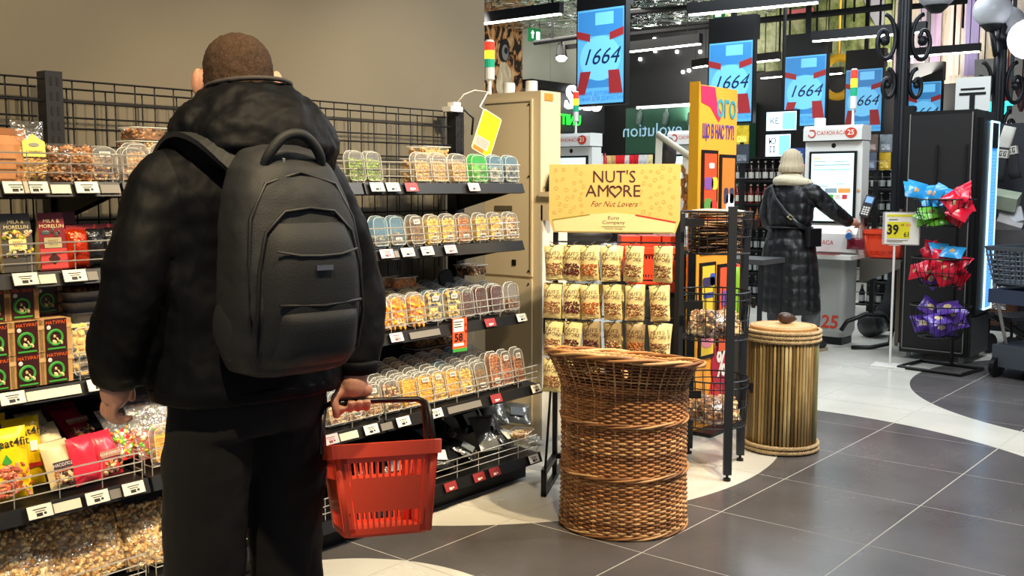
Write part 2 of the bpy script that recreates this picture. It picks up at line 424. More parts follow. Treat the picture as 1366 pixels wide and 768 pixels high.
mu = thing('printed_mural', 'long printed mural of poplar trees high above the row of tills', 'mural')
FOL = mural('foliage_print', [(.3, (48, 56, 32)), (.42, (86, 98, 52)), (.5, (122, 132, 76)), (.6, (160, 162, 120)), (.75, (150, 160, 160))], 2.6, (1, 1.3, .9))
STK = mural('streak_print', [(.25, (52, 46, 42)), (.4, (120, 108, 92)), (.5, (168, 156, 134)), (.6, (132, 118, 140)), (.72, (206, 196, 176)), (.85, (96, 84, 84))], 2.2, (1, 3.2, .18))
def mpanel(u0, u1, v1, m, nm='mural_panel', zt=6.1, dx=0):
    a, c = zx(u0, v1), zx(u1, v1); b = MB(); b.box(MX + dx, MX + .06, c.y + .01, a.y - .01, a.z, zt); return b.build(nm, m, mu)
for u0, u1 in ((868, 945), (945, 1020), (1020, 1100), (1100, 1190)): mpanel(u0, u1, 100 if u0 > 940 else 30, FOL)
for u0, u1 in ((1190, 1250), (1250, 1312), (1312, 1380)): mpanel(u0, u1, 112, STK)
a, c = zx(1052, 14), zx(1085, 24)
b = MB(); b.box(MX - .03, MX, c.y, a.y, c.z, a.z); b.build('pink_house', mat('pink_print', (196, 98, 100), .6), mu)
a, c = zx(1135, 0), zx(1178, 50)
b = MB(); b.M = T((MX - .04, 0, 0)); b.prism([(a.y, a.z + .8), (c.y, a.z + .8), (c.y, c.z), ((a.y + c.y) / 2, c.z + .5)], 0, .03, 'x'); b.build('grey_roof', mat('roof_print', (150, 150, 156), .6), mu)
for u, cc in ((1240, (150, 128, 150)), (1265, (188, 160, 150)), (1290, (110, 100, 140))):
    a, c = zx(u, 20), zx(u + 14, 100); b = MB(); b.box(MX - .03, MX, c.y, a.y, c.z, 6.1); b.build('banner', mat('banner_%d' % u, cc, .6, var=.3, vs=3, stretch=(1, 8, .3)), mu)
a, c = zx(1322, 62), zx(1375, 88)
b = MB(); b.box(MX - .08, MX - .03, c.y, a.y, c.z, a.z); b.build('beige_house', mat('beige_print', (190, 172, 132), .6, var=.2, vs=6), mu)
a, c = zx(1345, 90), zx(1375, 101)
b = MB(); b.box(MX - .12, MX - .08, c.y, a.y, c.z, a.z); b.build('red_awning', mat('red_print', (180, 40, 32), .6), mu)
# lattice of thin suspension rods in front of the mural
rodg = 'black suspension rods in front of the mural'
for i, u in enumerate((1040, 1053, 1075, 1089, 1126, 1138, 1173, 1207, 1245, 1272, 1283, 1300, 1345, 1352)):
    p = on_x(u, 60, 15.5); b = MB(); b.tube([(p.x, p.y, 3.4 + .25 * (i % 3)), (p.x, p.y, 6.2)], .018, 5)
    b.build('suspension_rod', BLACK, None, label='thin black rod hanging from the ceiling in front of the mural', cat='rod', group=rodg)

# wavy mirror ceiling raft
def wavy():
    m = bpy.data.materials.new('wavy_mirror'); m.use_nodes = True; nt = m.node_tree; bs = nt.nodes['Principled BSDF']
    bs.inputs['Metallic'].default_value = 1; bs.inputs['Roughness'].default_value = .12; bs.inputs['Base Color'].default_value = (.75, .8, .76, 1)
    tc = nt.nodes.new('ShaderNodeTexCoord'); n = nt.nodes.new('ShaderNodeTexNoise'); n.inputs['Scale'].default_value = 1.6; n.inputs['Distortion'].default_value = 1.5
    bp = nt.nodes.new('ShaderNodeBump'); bp.inputs['Strength'].default_value = 1; bp.inputs['Distance'].default_value = .25
    nt.links.new(tc.outputs['Object'], n.inputs[0]); nt.links.new(n.outputs[0], bp.inputs['Height']); nt.links.new(bp.outputs[0], bs.inputs['Normal'])
    return m
raft = thing('mirror_ceiling_raft', 'wavy mirrored ceiling raft hanging beyond the nearest screen', 'ceiling panel')
WV = wavy()
for i in range(3):
    for j in range(3):
        b = MB(); b.box(11.2 + i * 1.5, 12.66 + i * 1.5, 7.4 + j * 1.5, 8.86 + j * 1.5, 4.2, 4.24); b.build('mirror_panel', WV, raft)

# suspended rails and linear lamps
ZL = 3.45
LED = mat('led_strip', (255, 250, 238), .5, emit=9)
def bar_lamp(u0, v0, u1, v1, z=ZL, th=.09, label=''):
    a, c = on_z(u0, v0, z), on_z(u1, v1, z)
    mid = (a + c) / 2; L = (a - c).length; ang = math.degrees(math.atan2(c.y - a.y, c.x - a.x))
    t = thing('linear_lamp', label, 'lamp', mid, ang, group='linear lamps over the tills')
    b = MB(); b.box(-L / 2, L / 2, -.045, .045, .012, .012 + th); b.build('housing', BLACK, t)
    b = MB(); b.box(-L / 2 + .02, L / 2 - .02, -.03, .03, -.004, .012); b.build('led_strip', LED, t)
    for s in (-.35, .35):
        b = MB(); b.tube([(L * s, 0, .1), (L * s, 0, 6.2 - z)], .006, 4); b.build('cable', BLACK, t)
    return t
LB = [(640, 33, 749, 19, 3.45, .13, 'black linear lamp crossing in front of the big cat picture'),
      (918, 21, 1093, 4, 3.3, .12, 'longest black linear lamp, hanging above the tree mural'),
      (820, 72, 935, 59, 3.3, .13, 'black linear lamp right of the nearest blue screen'),
      (925, 91, 944, 88, 3.4, .12, 'short lit end of a linear lamp left of the second blue screen'),
      (1003, 84, 1040, 80, 3.4, .12, 'lit end of a linear lamp between second and third blue screens'),
      (1083, 56, 1236, 43, 3.3, .12, 'black linear lamp running behind the left lamp post'),
      (1015, 105, 1048, 102, 3.3, .1, 'lower short lamp left of the third blue screen'),
      (1101, 100, 1124, 98, 3.3, .1, 'short lamp just right of the third blue screen'),
      (1108, 122, 1128, 120, 3.2, .1, 'lowest short lamp between third and fourth blue screens'),
      (1213, 76, 1308, 69, 3.3, .11, 'black linear lamp between the two lamp posts, upper one'),
      (1240, 96, 1366, 88, 3.3, .11, 'black linear lamp running behind the right lamp post'),
      (1176, 82, 1190, 81, 3.3, .1, 'tiny lit lamp end left of the left lamp post')]
for l_ in LB: bar_lamp(*l_[:6], label=l_[6])
def rail(u0, v0, u1, v1, z, label, r=.03):
    a, c = on_z(u0, v0, z), on_z(u1, v1, z); b = MB(); b.tube([a, c], r, 6); b.tube([a, a + Vector((0, 0, 6.2 - z))], .01, 4); b.tube([c, c + Vector((0, 0, 6.2 - z))], .01, 4)
    b.build('ceiling_rail', BLACK, None, label=label, cat='rail')
rail(833, 46, 1190, 9, 3.8, 'long black ceiling rail crossing in front of the tree mural', .045)
rail(830, 17, 925, 9, 4.0, 'short black ceiling rail above the mirrored raft', .045)
rail(1205, 10, 1290, 1, 3.9, 'black ceiling rail between the lamp posts near the top', .04)
rail(1200, 107, 1366, 96, 3.2, 'black ceiling rail above the fifth and sixth screens', .03)
# track light with its round spot lamp
tr = thing('track_light', 'black track light with one glowing spot, left of the nearest screen', 'lamp')
a, c = on_z(713, 57, 3.5), on_z(840, 40, 3.5)
b = MB(); b.tube([a, c], .035, 8); b.build('track', BLACK, tr)
b = MB(); m1 = a.lerp(c, .2); b.tube([m1, m1 + Vector((0, 0, 2.7))], .02, 5); b.build('drop_rod', BLACK, tr)
hp = at_d(750, 70, a.length * 1.0); hd = a.lerp(c, .3)
b = MB(); b.smooth = True; b.M = T(hd + Vector((0, 0, -.19))) @ R('Z', 40) @ R('Y', 25); b.lathe([(.05, .14), (.06, .1), (.085, -.06), (.085, -.09)], 16); b.build('spot_head', BLACK, tr)
b = MB(); b.smooth = True; b.M = T(hd + Vector((0, 0, -.19))) @ R('Z', 40) @ R('Y', 25); b.lathe([(.078, -.092), (.06, -.115), (.02, -.12)], 16); b.build('bulb', mat('bulb', (255, 252, 240), .5, emit=30), tr)
b = MB(); b.box(-.03, .03, -.12, .12, -.03, .03); b.build('gear_box', BLACK, tr, loc=hd + Vector((.12, -.08, -.1)))
b = MB(); b.tube([hd, hd + Vector((0, 0, -.09))], .018, 5); b.build('stem', BLACK, tr)
# green exit sign
p = on_y(713, 47, 11.0)
t = thing('exit_sign', 'small green exit sign with white arrow hanging before the cream wall', 'sign', p)
GRN = mat('exit_green', (20, 120, 66), .5, emit=.4)
b = MB(); b.box(-.155, .155, -.02, .02, -.11, .11); b.build('sign_box', GRN, t)
b = MB(); b.tube([(-.14, 0, .11), (-.14, 0, 2.4)], .008, 4); b.tube([(.14, 0, .11), (.14, 0, 2.4)], .008, 4); b.build('hanger', DARKM, t)
b = MB(); b.box(-.09, -.07, -.03, -.02, -.06, .03); b.prism([(-.12, .02), (-.04, .02), (-.08, .07)], -.03, -.02, 'y'); b.build('arrow', SIGNW, t)
b = MB(); b.box(.03, .11, -.03, -.02, -.07, .06); b.build('door_pictogram', SIGNW, t)
p = on_x(959, 20, 15.2)
t = thing('exit_sign', 'tiny green exit sign under the longest linear lamp', 'sign', p, -90)
b = MB(); b.box(-.1, .1, -.02, .02, -.07, .07); b.build('sign_box', GRN, t)
b = MB(); b.box(-.05, .05, -.03, -.02, -.03, .03); b.build('pictogram', SIGNW, t)
b = MB(); b.tube([(0, 0, .07), (0, 0, 1.5)], .008, 4); b.build('hanger', BLACK, t)
# yellow ring sign
p = on_x(1118, 103, 16.6)
b = MB(); b.smooth = True; b.M = T(p) @ R('Y', 90); b.tube([(math.cos(t) * .32, math.sin(t) * .28, 0) for t in [2 * PI * k / 24 for k in range(24)]], .07, 6, closed=True); b.tube([(-.35, 0, 0), (-(6.2 - p.z), 0, 0)], .02, 5)
b.build('yellow_ring_sign', mat('yellow_gloss', (206, 158, 30), .4, emit=.15), None, label='yellow round ring sign behind the third and fourth blue screens', cat='sign')
# ceiling star lamps on the black soffit
STAR = mat('downlight', (255, 255, 255), .5, emit=12)
for u, v in ((854, 79), (874, 68), (903, 69), (934, 69), (907, 52), (873, 52), (911, 96), (919, 94)):
    p = on_x(u, v, XB + .28); b = MB(); b.ball(p, .035, 6, 4); b.build('downlight', STAR, None, label='tiny round white downlight in the black area beyond the lamps', cat='lamp', group='tiny downlights on the black wall')
# low frequency dark soffit box beyond green shop
# ================================================================ NUT SHELVES
SH = {1: (1.41, 3.03, 0.0), 2: (1.14, 3.03, .015), 3: (.79, 3.03, .05), 4: (.465, 2.92, .06), 5: (.13, 2.92, .05)}
ORD = {1: 'top', 2: 'second', 3: 'third', 4: 'fourth', 5: 'bottom'}
YBK = 3.43
SECX = [(.72, 1.70), (1.70, 2.73), (2.73, 3.745)]
SECN = ['left section of the dark shelving, left of the man', 'middle section of the dark shelving, behind the man', 'right section of the dark shelving, next to the beige cabinet']
PANEL = mat('back_panel', (36, 36, 40), .6, .1)
RAILM = mat('price_rail', (24, 24, 26), .35)
SLOTM = mat('slot_dark', (12, 12, 12), .8)
def shelf_z(n, y): zt, yf, rise = SH[n]; return zt + rise * (y - yf) / (YBK - yf)
def upright(x, par):
    b = MB(); b.box(x - .03, x + .03, 3.44, 3.50, 0, 1.79); u = b.build('upright', DARKM, par)
    b = MB()
    for k in range(34):
        z = 1.77 - k * .05
        for dx in (-.010, .012): b.box(x + dx - .004, x + dx + .004, 3.438, 3.441, z - .028, z)
    b.build('slot_row', SLOTM, u, kind='stuff')
for si, (x0, x1) in enumerate(SECX):
    g = thing('gondola_shelving', SECN[si], 'shelving', (0, 0, 0), group='gondola shelving sections')
    upright(x0, g)
    if si == 2: upright(x1, g)
    b = MB(); b.box(x0 + .03, x1 - .03, 3.44, 3.45, 0, 1.10 if si != 2 else .9)
    b.build('back_panel', PANEL, g)
    b = MB(); b.box(x0 + .02, x1 - .02, 3.0, 3.44, 0, .09); b.build('base', BLACK, g)
    # wire grid above
    b = MB()
    for z in (1.765, 1.69, 1.60, 1.52, 1.44, 1.36, 1.28): b.tube([(x0 + .03, 3.465, z), (x1 - .03, 3.465, z)], .0035, 4)
    n = 13
    for k in range(1, n): 
        x = x0 + (x1 - x0) * k / n; b.tube([(x, 3.472, .9), (x, 3.472, 1.765)], .0032, 4)
    b.build('wire_grid', DARKM, g)
    b = MB()
    for z in (1.74, 1.64, 1.54): b.tube([(x0 + .03, 3.51, z), (x1 - .03, 3.51, z)], .0035, 4)
    for k in range(7): 
        x = x0 + .08 + (x1 - x0 - .16) * k / 6; b.tube([(x, 3.515, 1.0), (x, 3.515, 1.74)], .0032, 4)
    b.build('rear_wire_grid', DARKM, g)
    for n in range(1, 6):
        zt, yf, rise = SH[n]
        b = MB(); a0, a1 = x0 + .006, x1 - .006
        b.add([(a0, yf + .012, zt - .03), (a1, yf + .012, zt - .03), (a1, YBK, zt - .03 + rise), (a0, YBK, zt - .03 + rise), (a0, yf + .012, zt - .004), (a1, yf + .012, zt - .004), (a1, YBK, zt - .004 + rise), (a0, YBK, zt - .004 + rise)],
              [(3, 2, 1, 0), (4, 5, 6, 7), (0, 1, 5, 4), (1, 2, 6, 5), (2, 3, 7, 6), (3, 0, 4, 7)])
        for k in range(40):
            x = a0 + .02 + (a1 - a0 - .04) * k / 39; b.box(x - .004, x + .004, yf + .0, yf + .012, zt - .046, zt - .034)
        sh = b.build('shelf', BLACK, g)
        b = MB(); b.prism([(yf - .012, zt - .042), (yf + .012, zt - .046), (yf + .012, zt + .002), (yf + .004, zt + .002)], a0, a1, 'x'); b.build('price_rail', RAILM, sh)
        b = MB(); e0, e1 = a0 + .012, a1 - .012; yy = yf + .012
        for h in (.030, .058, .088):
            b.tube([(e0, yy + .05, zt + h), (e0, yy, zt + h), (e1, yy, zt + h), (e1, yy + .05, zt + h)], .0021 if h < .08 else .0026, 5)
        for k in range(8):
            x = e0 + (e1 - e0) * k / 7; b.tube([(x, yy + .003, zt), (x, yy + .003, zt + .088)], .0019, 4)
        for x in (e0, e1): b.tube([(x, yy + .05, zt), (x, yy + .05, zt + .088)], .0024, 4)
        b.build('wire_fence', CHROME, sh)
        for x in (a0 + .008, a1 - .008):
            b = MB(); zb = zt - .03
            b.prism([(yf + .03, zb), (yf + .06, zb - .012), (YBK - .05, zb + rise - .085), (YBK + .01, zb + rise - .10), (YBK + .01, zb + rise), (yf + .03, zb)][:5], x - .003, x + .003, 'x')
            b.build('bracket', BLACK, sh)

# ---- price tags
TAGW, TAGR = mat('tag_white', (236, 228, 210), .6), mat('tag_red', (150, 44, 48), .5)
TAGP = mat('tag_pink', (222, 188, 190), .6)
def tag_me(kind):
    b = MB(); b.M = R('X', -24)
    b.box(-.037, .037, -.0012, .0012, -.038, 0); b.i = 1
    for k, (w_, z, h) in enumerate(((.04, -.010, .003), (.03, -.017, .0025))): b.box(-w_ / 2, w_ / 2, -.0018, -.001, z - h, z)
    b.i = 1 if kind != 'r' else 2
    b.box(-.012, .006, -.0018, -.001, -.033, -.023); b.box(.010, .018, -.0018, -.001, -.030, -.023)
    b.i = 3
    for (x0_, x1_, z0_, z1_) in ((-.039, .039, -.040, -.038), (-.039, -.037, -.04, .002), (.037, .039, -.04, .002)): b.box(x0_, x1_, -.003, .002, z0_, z1_)
    return b.mesh('price_tag', [{'w': TAGW, 'r': TAGR, 'p': TAGP}[kind], INK if kind == 'w' else mat('tag_print', (120, 60, 64), .6), PAPER, RAILM])
TM = {k: tag_me(k) for k in 'wrp'}
tags = {1: [(45, 'w'), (18, 'w', -2), (113, 'w'), (500, 'w'), (521, 'w'), (546, 'r'), (629, 'w')],
        2: [(30, 'w'), (96, 'w'), (513, 'p'), (541, 'w'), (567, 'w'), (598, 'p')],
        3: [(10, 'w'), (126, 'w'), (526, 'p'), (651, 'r'), (693, 'w')],
        4: [(45, 'w'), (123, 'w'), (172, 'w'), (438, 'p'), (492, 'w'), (535, 'w'), (579, 'w'), (659, 'r'), (712, 'w')],
        5: [(598, 'r'), (636, 'r'), (657, 'r'), (709, 'w')]}
for n, lst in tags.items():
    zt, yf, _ = SH[n]
    L_ = sorted([t for t in lst if t[0] < 200]); R_ = sorted([t for t in lst if t[0] > 200])
    for side, ls in (('left of the man', L_), ('right of the man', R_)):
        for i, t in enumerate(ls):
            u = t[0]; x = on_y(u, 248 + (CAMH - zt) * 300, yf).x
            x = on_y(u, {1: 245, 2: 345, 3: 450, 4: 570, 5: 640}[n], yf).x
            kn = {'w': 'white', 'r': 'dark red', 'p': 'pale pink'}[t[1]]
            link('price_tag', TM[t[1]], None, loc=(x, yf - .006, zt + .003), label='%s price tag on %s shelf edge, %s from left, %s' % (kn, ORD[n], nth(i), side.replace('the ', '')), cat='price tag', group='price tags on the %s shelf edge' % ORD[n])

STRIP = mat('paper_strip', (214, 206, 184), .6); STRIPG = mat('grey_strip', (112, 108, 102), .5)
for n, u0, u1, m_ in ((1, 66, 92, STRIP), (1, 132, 158, STRIPG), (2, 49, 72, STRIP), (2, 110, 128, STRIPG), (3, 14, 106, STRIP), (4, 66, 106, STRIP), (4, 145, 160, STRIPG), (4, 452, 476, STRIP), (4, 507, 522, STRIPG), (4, 596, 640, STRIPG), (3, 545, 585, STRIPG), (2, 505, 530, STRIPG)):
    zt, yf, _ = SH[n]; vv = {1: 245, 2: 345, 3: 480, 4: 620}[n] if u0 > 300 else {1: 247, 2: 360, 3: 520, 4: 670}[n]
    a_, c_ = on_y(u0, vv, yf).x, on_y(u1, vv, yf).x
    b = MB(); b.prism([(yf - .016, zt - .032), (yf - .013, zt - .032), (yf - .002, zt - .006), (yf - .005, zt - .006)], a_, c_, 'x'); b.build('price_strip', m_, None, label='%s price strip on the %s shelf edge, %s' % ('cream' if m_ is STRIP else 'grey', ORD[n], {66: 'left of the tag by the sleeve', 132: 'under the clear clamshells', 49: 'under the grey carton', 110: 'under the red foil bags', 14: 'under the green ring boxes', 145: 'under the pink pouches', 452: 'behind the basket handle', 507: 'above the red basket', 596: 'below the corn nut clamshells', 545: 'below the banana chips', 505: 'just right of the jacket'}[u0]), cat='price strip')
# ---- kernels
def kernels(b, pts, r, sq=(1, .75, .8), jit=.25, n=5, k=3, mats=1):
    for p in pts:
        b.i = random.randrange(mats) if mats > 1 else b.i
        b.M0 = b.M
        m = (b.M if b.M is not None else Matrix.Identity(4)) @ T(p) @ R('X', random.uniform(0, 180)) @ R('Z', random.uniform(0, 360))
        b.M = m; rr_ = r * random.uniform(1 - jit, 1 + jit); b.ball((0, 0, 0), rr_, n, k, sq); b.M = b.M0
    return b
def nutmat(nm, c, rough=.45): return mat(nm, c, rough, var=.18, vs=60)
N = {'cashew': [nutmat('cashew_a', (220, 184, 124)), nutmat('cashew_b', (196, 152, 92))],
     'almond': [nutmat('almond_a', (150, 104, 66)), nutmat('almond_b', (188, 142, 96)), nutmat('almond_c', (116, 76, 50))],
     'mix': [nutmat('mix_a', (116, 76, 52)), nutmat('mix_b', (226, 196, 140)), nutmat('mix_c', (74, 44, 40)), nutmat('mix_d', (190, 130, 70))],
     'corn': [nutmat('corn_a', (246, 192, 50)), nutmat('corn_b', (230, 166, 40))],
     'mango': [nutmat('mango_a', (244, 172, 44)), nutmat('mango_b', (228, 146, 36))],
     'berry': [nutmat('berry_a', (96, 24, 26)), nutmat('berry_b', (66, 18, 22))],
     'green': [nutmat('green_a', (140, 166, 60)), nutmat('green_b', (96, 120, 44))],
     'pasta': [nutmat('pasta_a', (240, 206, 96)), nutmat('pasta_b', (220, 176, 84)), nutmat('pasta_c', (176, 132, 70))],
     'banana': [nutmat('banana_a', (238, 204, 120)), nutmat('banana_b', (72, 52, 44)), nutmat('banana_c', (226, 170, 70)), nutmat('banana_d', (60, 70, 84))],
     'amber': [nutmat('amber_a', (196, 120, 56)), nutmat('amber_b', (150, 84, 40))],
     'pistachio': [nutmat('pist_a', (232, 204, 150)), nutmat('pist_b', (206, 168, 110)), nutmat('pist_c', (168, 126, 78))],
     'pale': [nutmat('pale_a', (236, 214, 168)), nutmat('pale_b', (208, 160, 110)), nutmat('pale_c', (150, 100, 70))],
     'gummy': [nutmat('gum_r', (214, 50, 40), .2), nutmat('gum_g', (110, 190, 60), .2), nutmat('gum_y', (240, 190, 50), .2), nutmat('gum_o', (240, 130, 40), .2), nutmat('gum_w', (236, 230, 210), .2)],
     'seed': [nutmat('seed_a', (150, 110, 60)), nutmat('seed_b', (100, 66, 36))]}
DESC = {'cashew': 'cashews', 'almond': 'almonds', 'mix': 'mixed dark nuts', 'corn': 'yellow corn nuts', 'mango': 'orange dried mango strips', 'berry': 'dark red dried berries',
        'green': 'green snacks', 'pasta': 'yellow crunchy snacks', 'banana': 'banana chips and dark fruit', 'amber': 'amber brown nuts', 'pale': 'pale trail mix', 'seed': 'brown seeds', 'pistachio': 'pistachios'}
# ---- upright clamshell
def clam_meshes(kind, w_=.092, h=.125, d=.045, fill=.72, tint=CLEAR):
    b = MB(); b.smooth = False
    o = rr(w_, h, [.028, .028, .014, .014], 4, 0, h / 2); i_ = rr(w_ - .012, h - .012, [.024, .024, .012, .012], 4, 0, h / 2)
    pr = lambda q, y: [(p[0], y, p[1]) for p in q]
    b.rings([pr(i_, -d / 2), pr(o, 0), pr(rr(w_ - .01, h - .01, [.024, .024, .012, .012], 4, 0, h / 2), d / 2)][::-1])
    b.rings([pr(rr(w_ + .008, h + .008, [.031, .031, .016, .016], 4, 0, h / 2), -.0015), pr(rr(w_ + .008, h + .008, [.031, .031, .016, .016], 4, 0, h / 2), .0015)][::-1])
    box = b.mesh('container', tint)
    rim = MB(); rim.tube([(p[0], -d / 2, p[1]) for p in rr(w_ - .010, h - .010, [.024, .024, .012, .012], 4, 0, h / 2)], .0011, 4, closed=True)
    rim.tube([(p[0], 0, p[1]) for p in rr(w_ + .008, h + .008, [.031, .031, .016, .016], 4, 0, h / 2)], .0012, 4, closed=True)
    rimm = rim.mesh('rim', mat('rim_highlight', (214, 216, 210), .3))
    c = MB(); ms = N[kind]; hh = h * fill
    c.add([(-w_ / 2 + .012, -d / 2 + .010, .008), (w_ / 2 - .012, -d / 2 + .010, .008), (w_ / 2 - .012, d / 2 - .006, .008), (-w_ / 2 + .012, d / 2 - .006, .008),
           (-w_ / 2 + .012, -d / 2 + .010, hh), (w_ / 2 - .012, -d / 2 + .010, hh), (w_ / 2 - .012, d / 2 - .006, hh), (-w_ / 2 + .012, d / 2 - .006, hh)],
          [(3, 2, 1, 0), (4, 5, 6, 7), (0, 1, 5, 4), (1, 2, 6, 5), (2, 3, 7, 6), (3, 0, 4, 7)])
    pts = []; r = {'mango': .010, 'banana': .013, 'corn': .0055, 'pasta': .007, 'seed': .004, 'berry': .0055, 'mix': .0075, 'pale': .007, 'amber': .007, 'green': .007}.get(kind, .008)
    st = r * 1.55; z = .008
    while z < hh:
        x = -w_ / 2 + .012
        while x < w_ / 2 - .010:
            pts.append((x + random.uniform(-.002, .002), -d / 2 + .008 + random.uniform(-.002, .003), z + random.uniform(-.002, .002))); x += st
        z += st
    for k in range(14): pts.append((random.uniform(-w_ / 2 + .014, w_ / 2 - .014), random.uniform(-d / 2 + .01, d / 2 - .008), hh + random.uniform(-.003, .006)))
    kernels(c, pts, r, (1, .55, 2.0) if kind == 'mango' else (1, .8, .55) if kind == 'banana' else (1, .8, .85), mats=len(ms), n=5, k=3)
    s = MB(); s.box(-.018, .018, -d / 2 - .0018, -d / 2 - .0006, .016, .034); s.i = 1
    for q in range(9): s.box(-.015 + q * .0034, -.0135 + q * .0034, -d / 2 - .0024, -d / 2 - .0017, .019, .031)
    return [('container', box), ('rim', rimm), ('contents', c.mesh('contents', ms)), ('sticker', s.mesh('sticker', [PAPER, INK]))]
CM = {}
def clam(kind, x, y, z, lean=-8, rz=0, sc=1, sticker=1, label='', group=None, tint=None, fill=.72):
    key = (kind, tint.name if tint else '', fill)
    if key not in CM: CM[key] = clam_meshes(kind, tint=tint or CLEAR, fill=fill)
    if isinstance(sc, (int, float)): sc = (sc, sc, sc)
    t = thing('clear_clamshell', label, 'food box', M=T((x, y, z)) @ R('Z', rz) @ R('X', lean) @ Matrix.Diagonal(sc + (1,)), group=group)
    for nm, me in CM[key]:
        if nm == 'sticker' and not sticker: continue
        c = link(nm, me, t)
        if nm == 'sticker' and sticker == 2: c.location = (0, 0, .072)
    return t
def row(n, us, kinds, y, side, sts=None, sc=1, lean=-8, tints=None, fills=None):
    for i, (u, k) in enumerate(zip(us, kinds)):
        vy = {1: 225, 2: 305, 3: 400, 4: 500, 5: 600}[n]
        x = on_y(u, vy, y).x
        clam(k, x, y, shelf_z(n, y) + .004, lean=lean + random.uniform(-2, 2), rz=random.uniform(-5, 5), sc=sc, sticker=(sts[i] if sts else 1),
             tint=tints[i] if tints else None, fill=(fills[i] if fills else .72),
             label='clear clamshell of %s, %s from left, %s shelf %s' % (DESC[k], nth(i), ORD[n], side), group='clamshells in front on the %s shelf' % ORD[n])
RM = 'right of man'
row(1, [474, 497], ['green', 'green'], 3.09, RM, sts=[0, 0], sc=(.95, 1, 1))
row(1, [562, 584, 611, 637, 659, 680], ['cashew', 'cashew', 'cashew', 'pale', 'pale', 'mix'], 3.10, 'at right end', sts=[0] * 6, sc=(1.15, 1, 1.02), tints=[None, None, None, clear('green_clear_plastic', tint=(200, 250, 205), refl=.1, milk=.2, mcol=(120, 235, 140)), CLEARB, CLEARB], fills=[.66, .66, .66, .6, .5, .6])
row(2, [505, 528, 554, 576, 597, 618, 640, 660, 680], ['mix', 'almond', 'seed', 'pasta', 'pasta', 'amber', 'pasta', 'pasta', 'pale'], 3.09, RM, sts=[0, 1, 2, 1, 1, 1, 1, 1, 1], tints=[CLEARB, CLEARB] + [None] * 7, fills=[.3, .38] + [.8] * 7, sc=(1, 1, 1.02))
row(3, [510, 530, 555, 579, 604, 622, 640, 661, 682], ['mango', 'mango', 'mango', 'banana', 'banana', 'berry', 'berry', 'berry', 'almond'], 3.09, RM, sts=[2, 1, 1, 2, 2, 0, 0, 0, 0], sc=(1, 1, 1.08), fills=[.7, .8, .8, .9, .9, .8, .9, .9, .35])
row(4, [448, 472, 497, 522, 546, 567, 585, 604, 622, 641], ['pale', 'pale', 'pale', 'mix', 'corn', 'corn', 'pasta', 'corn', 'pasta', 'seed'], 2.985, RM, sts=[0, 1, 2, 0, 1, 2, 2, 2, 1, 1], sc=(1, 1, 1.05), lean=-12, fills=[.7, .7, .6, .8, .85, .85, .85, .85, .8, .7])
row(4, [660, 675, 691], ['amber', 'amber', 'amber'], 2.985, 'by beige cabinet', sts=[1, 2, 2], sc=(.9, 1, 1.3), lean=-10, fills=[.9, .8, .7])
# clamshells in the middle section, behind the man
for n, kk_ in ((1, ('cashew', 'almond')), (2, ('mix', 'pale', 'seed')), (3, ('mango', 'banana')), (4, ('corn', 'mix', 'pale'))):
    for j in range(8):
        x = 1.80 + j * .105; k_ = kk_[j % len(kk_)]
        if n == 4 and j > 5: continue
        clam(k_, x, 3.10 if n < 4 else 2.99, shelf_z(n, 3.05) + .004, lean=-9, rz=random.uniform(-4, 4), sticker=1,
             label='clamshell of %s, %s in the %s shelf row behind the man' % (DESC[k_], nth(j), ORD[n]), group='clamshells behind the man on the %s shelf' % ORD[n])
# rows filed behind
for n, us, ys, ks in ((3, (500, 522, 545, 567, 588, 609, 630, 650, 670), (3.15, 3.21, 3.27, 3.33), ('mango', 'banana', 'berry', 'seed')),
                      (4, (452, 476, 500, 524, 548, 570, 592, 612, 632, 652, 672), (3.05, 3.12, 3.19, 3.26), ('mix', 'corn', 'pasta', 'amber')),
                      (2, (548, 570, 592, 614, 636, 658), (3.16,), ('pasta', 'amber'))):
    for j, y in enumerate(ys):
        for u in us:
            x = on_y(u, {3: 400, 4: 500, 2: 305}[n], {3: 3.09, 4: 2.985, 2: 3.09}[n]).x + .02 * (j + 1) - .02
            if x > 3.68: continue
            kk = random.choice(ks)
            clam(kk, x, y, shelf_z(n, y) + .003, lean=-10, rz=random.uniform(-4, 4), sticker=0, fill=.5, tint=CLEARB if random.random() < .15 else None,
                 label='clamshell of %s, %s row back, %s from left, %s shelf' % (DESC[kk], nth(j + 1), nth(us.index(u)), ORD[n]), group='clamshells filed behind on the %s shelf' % ORD[n])
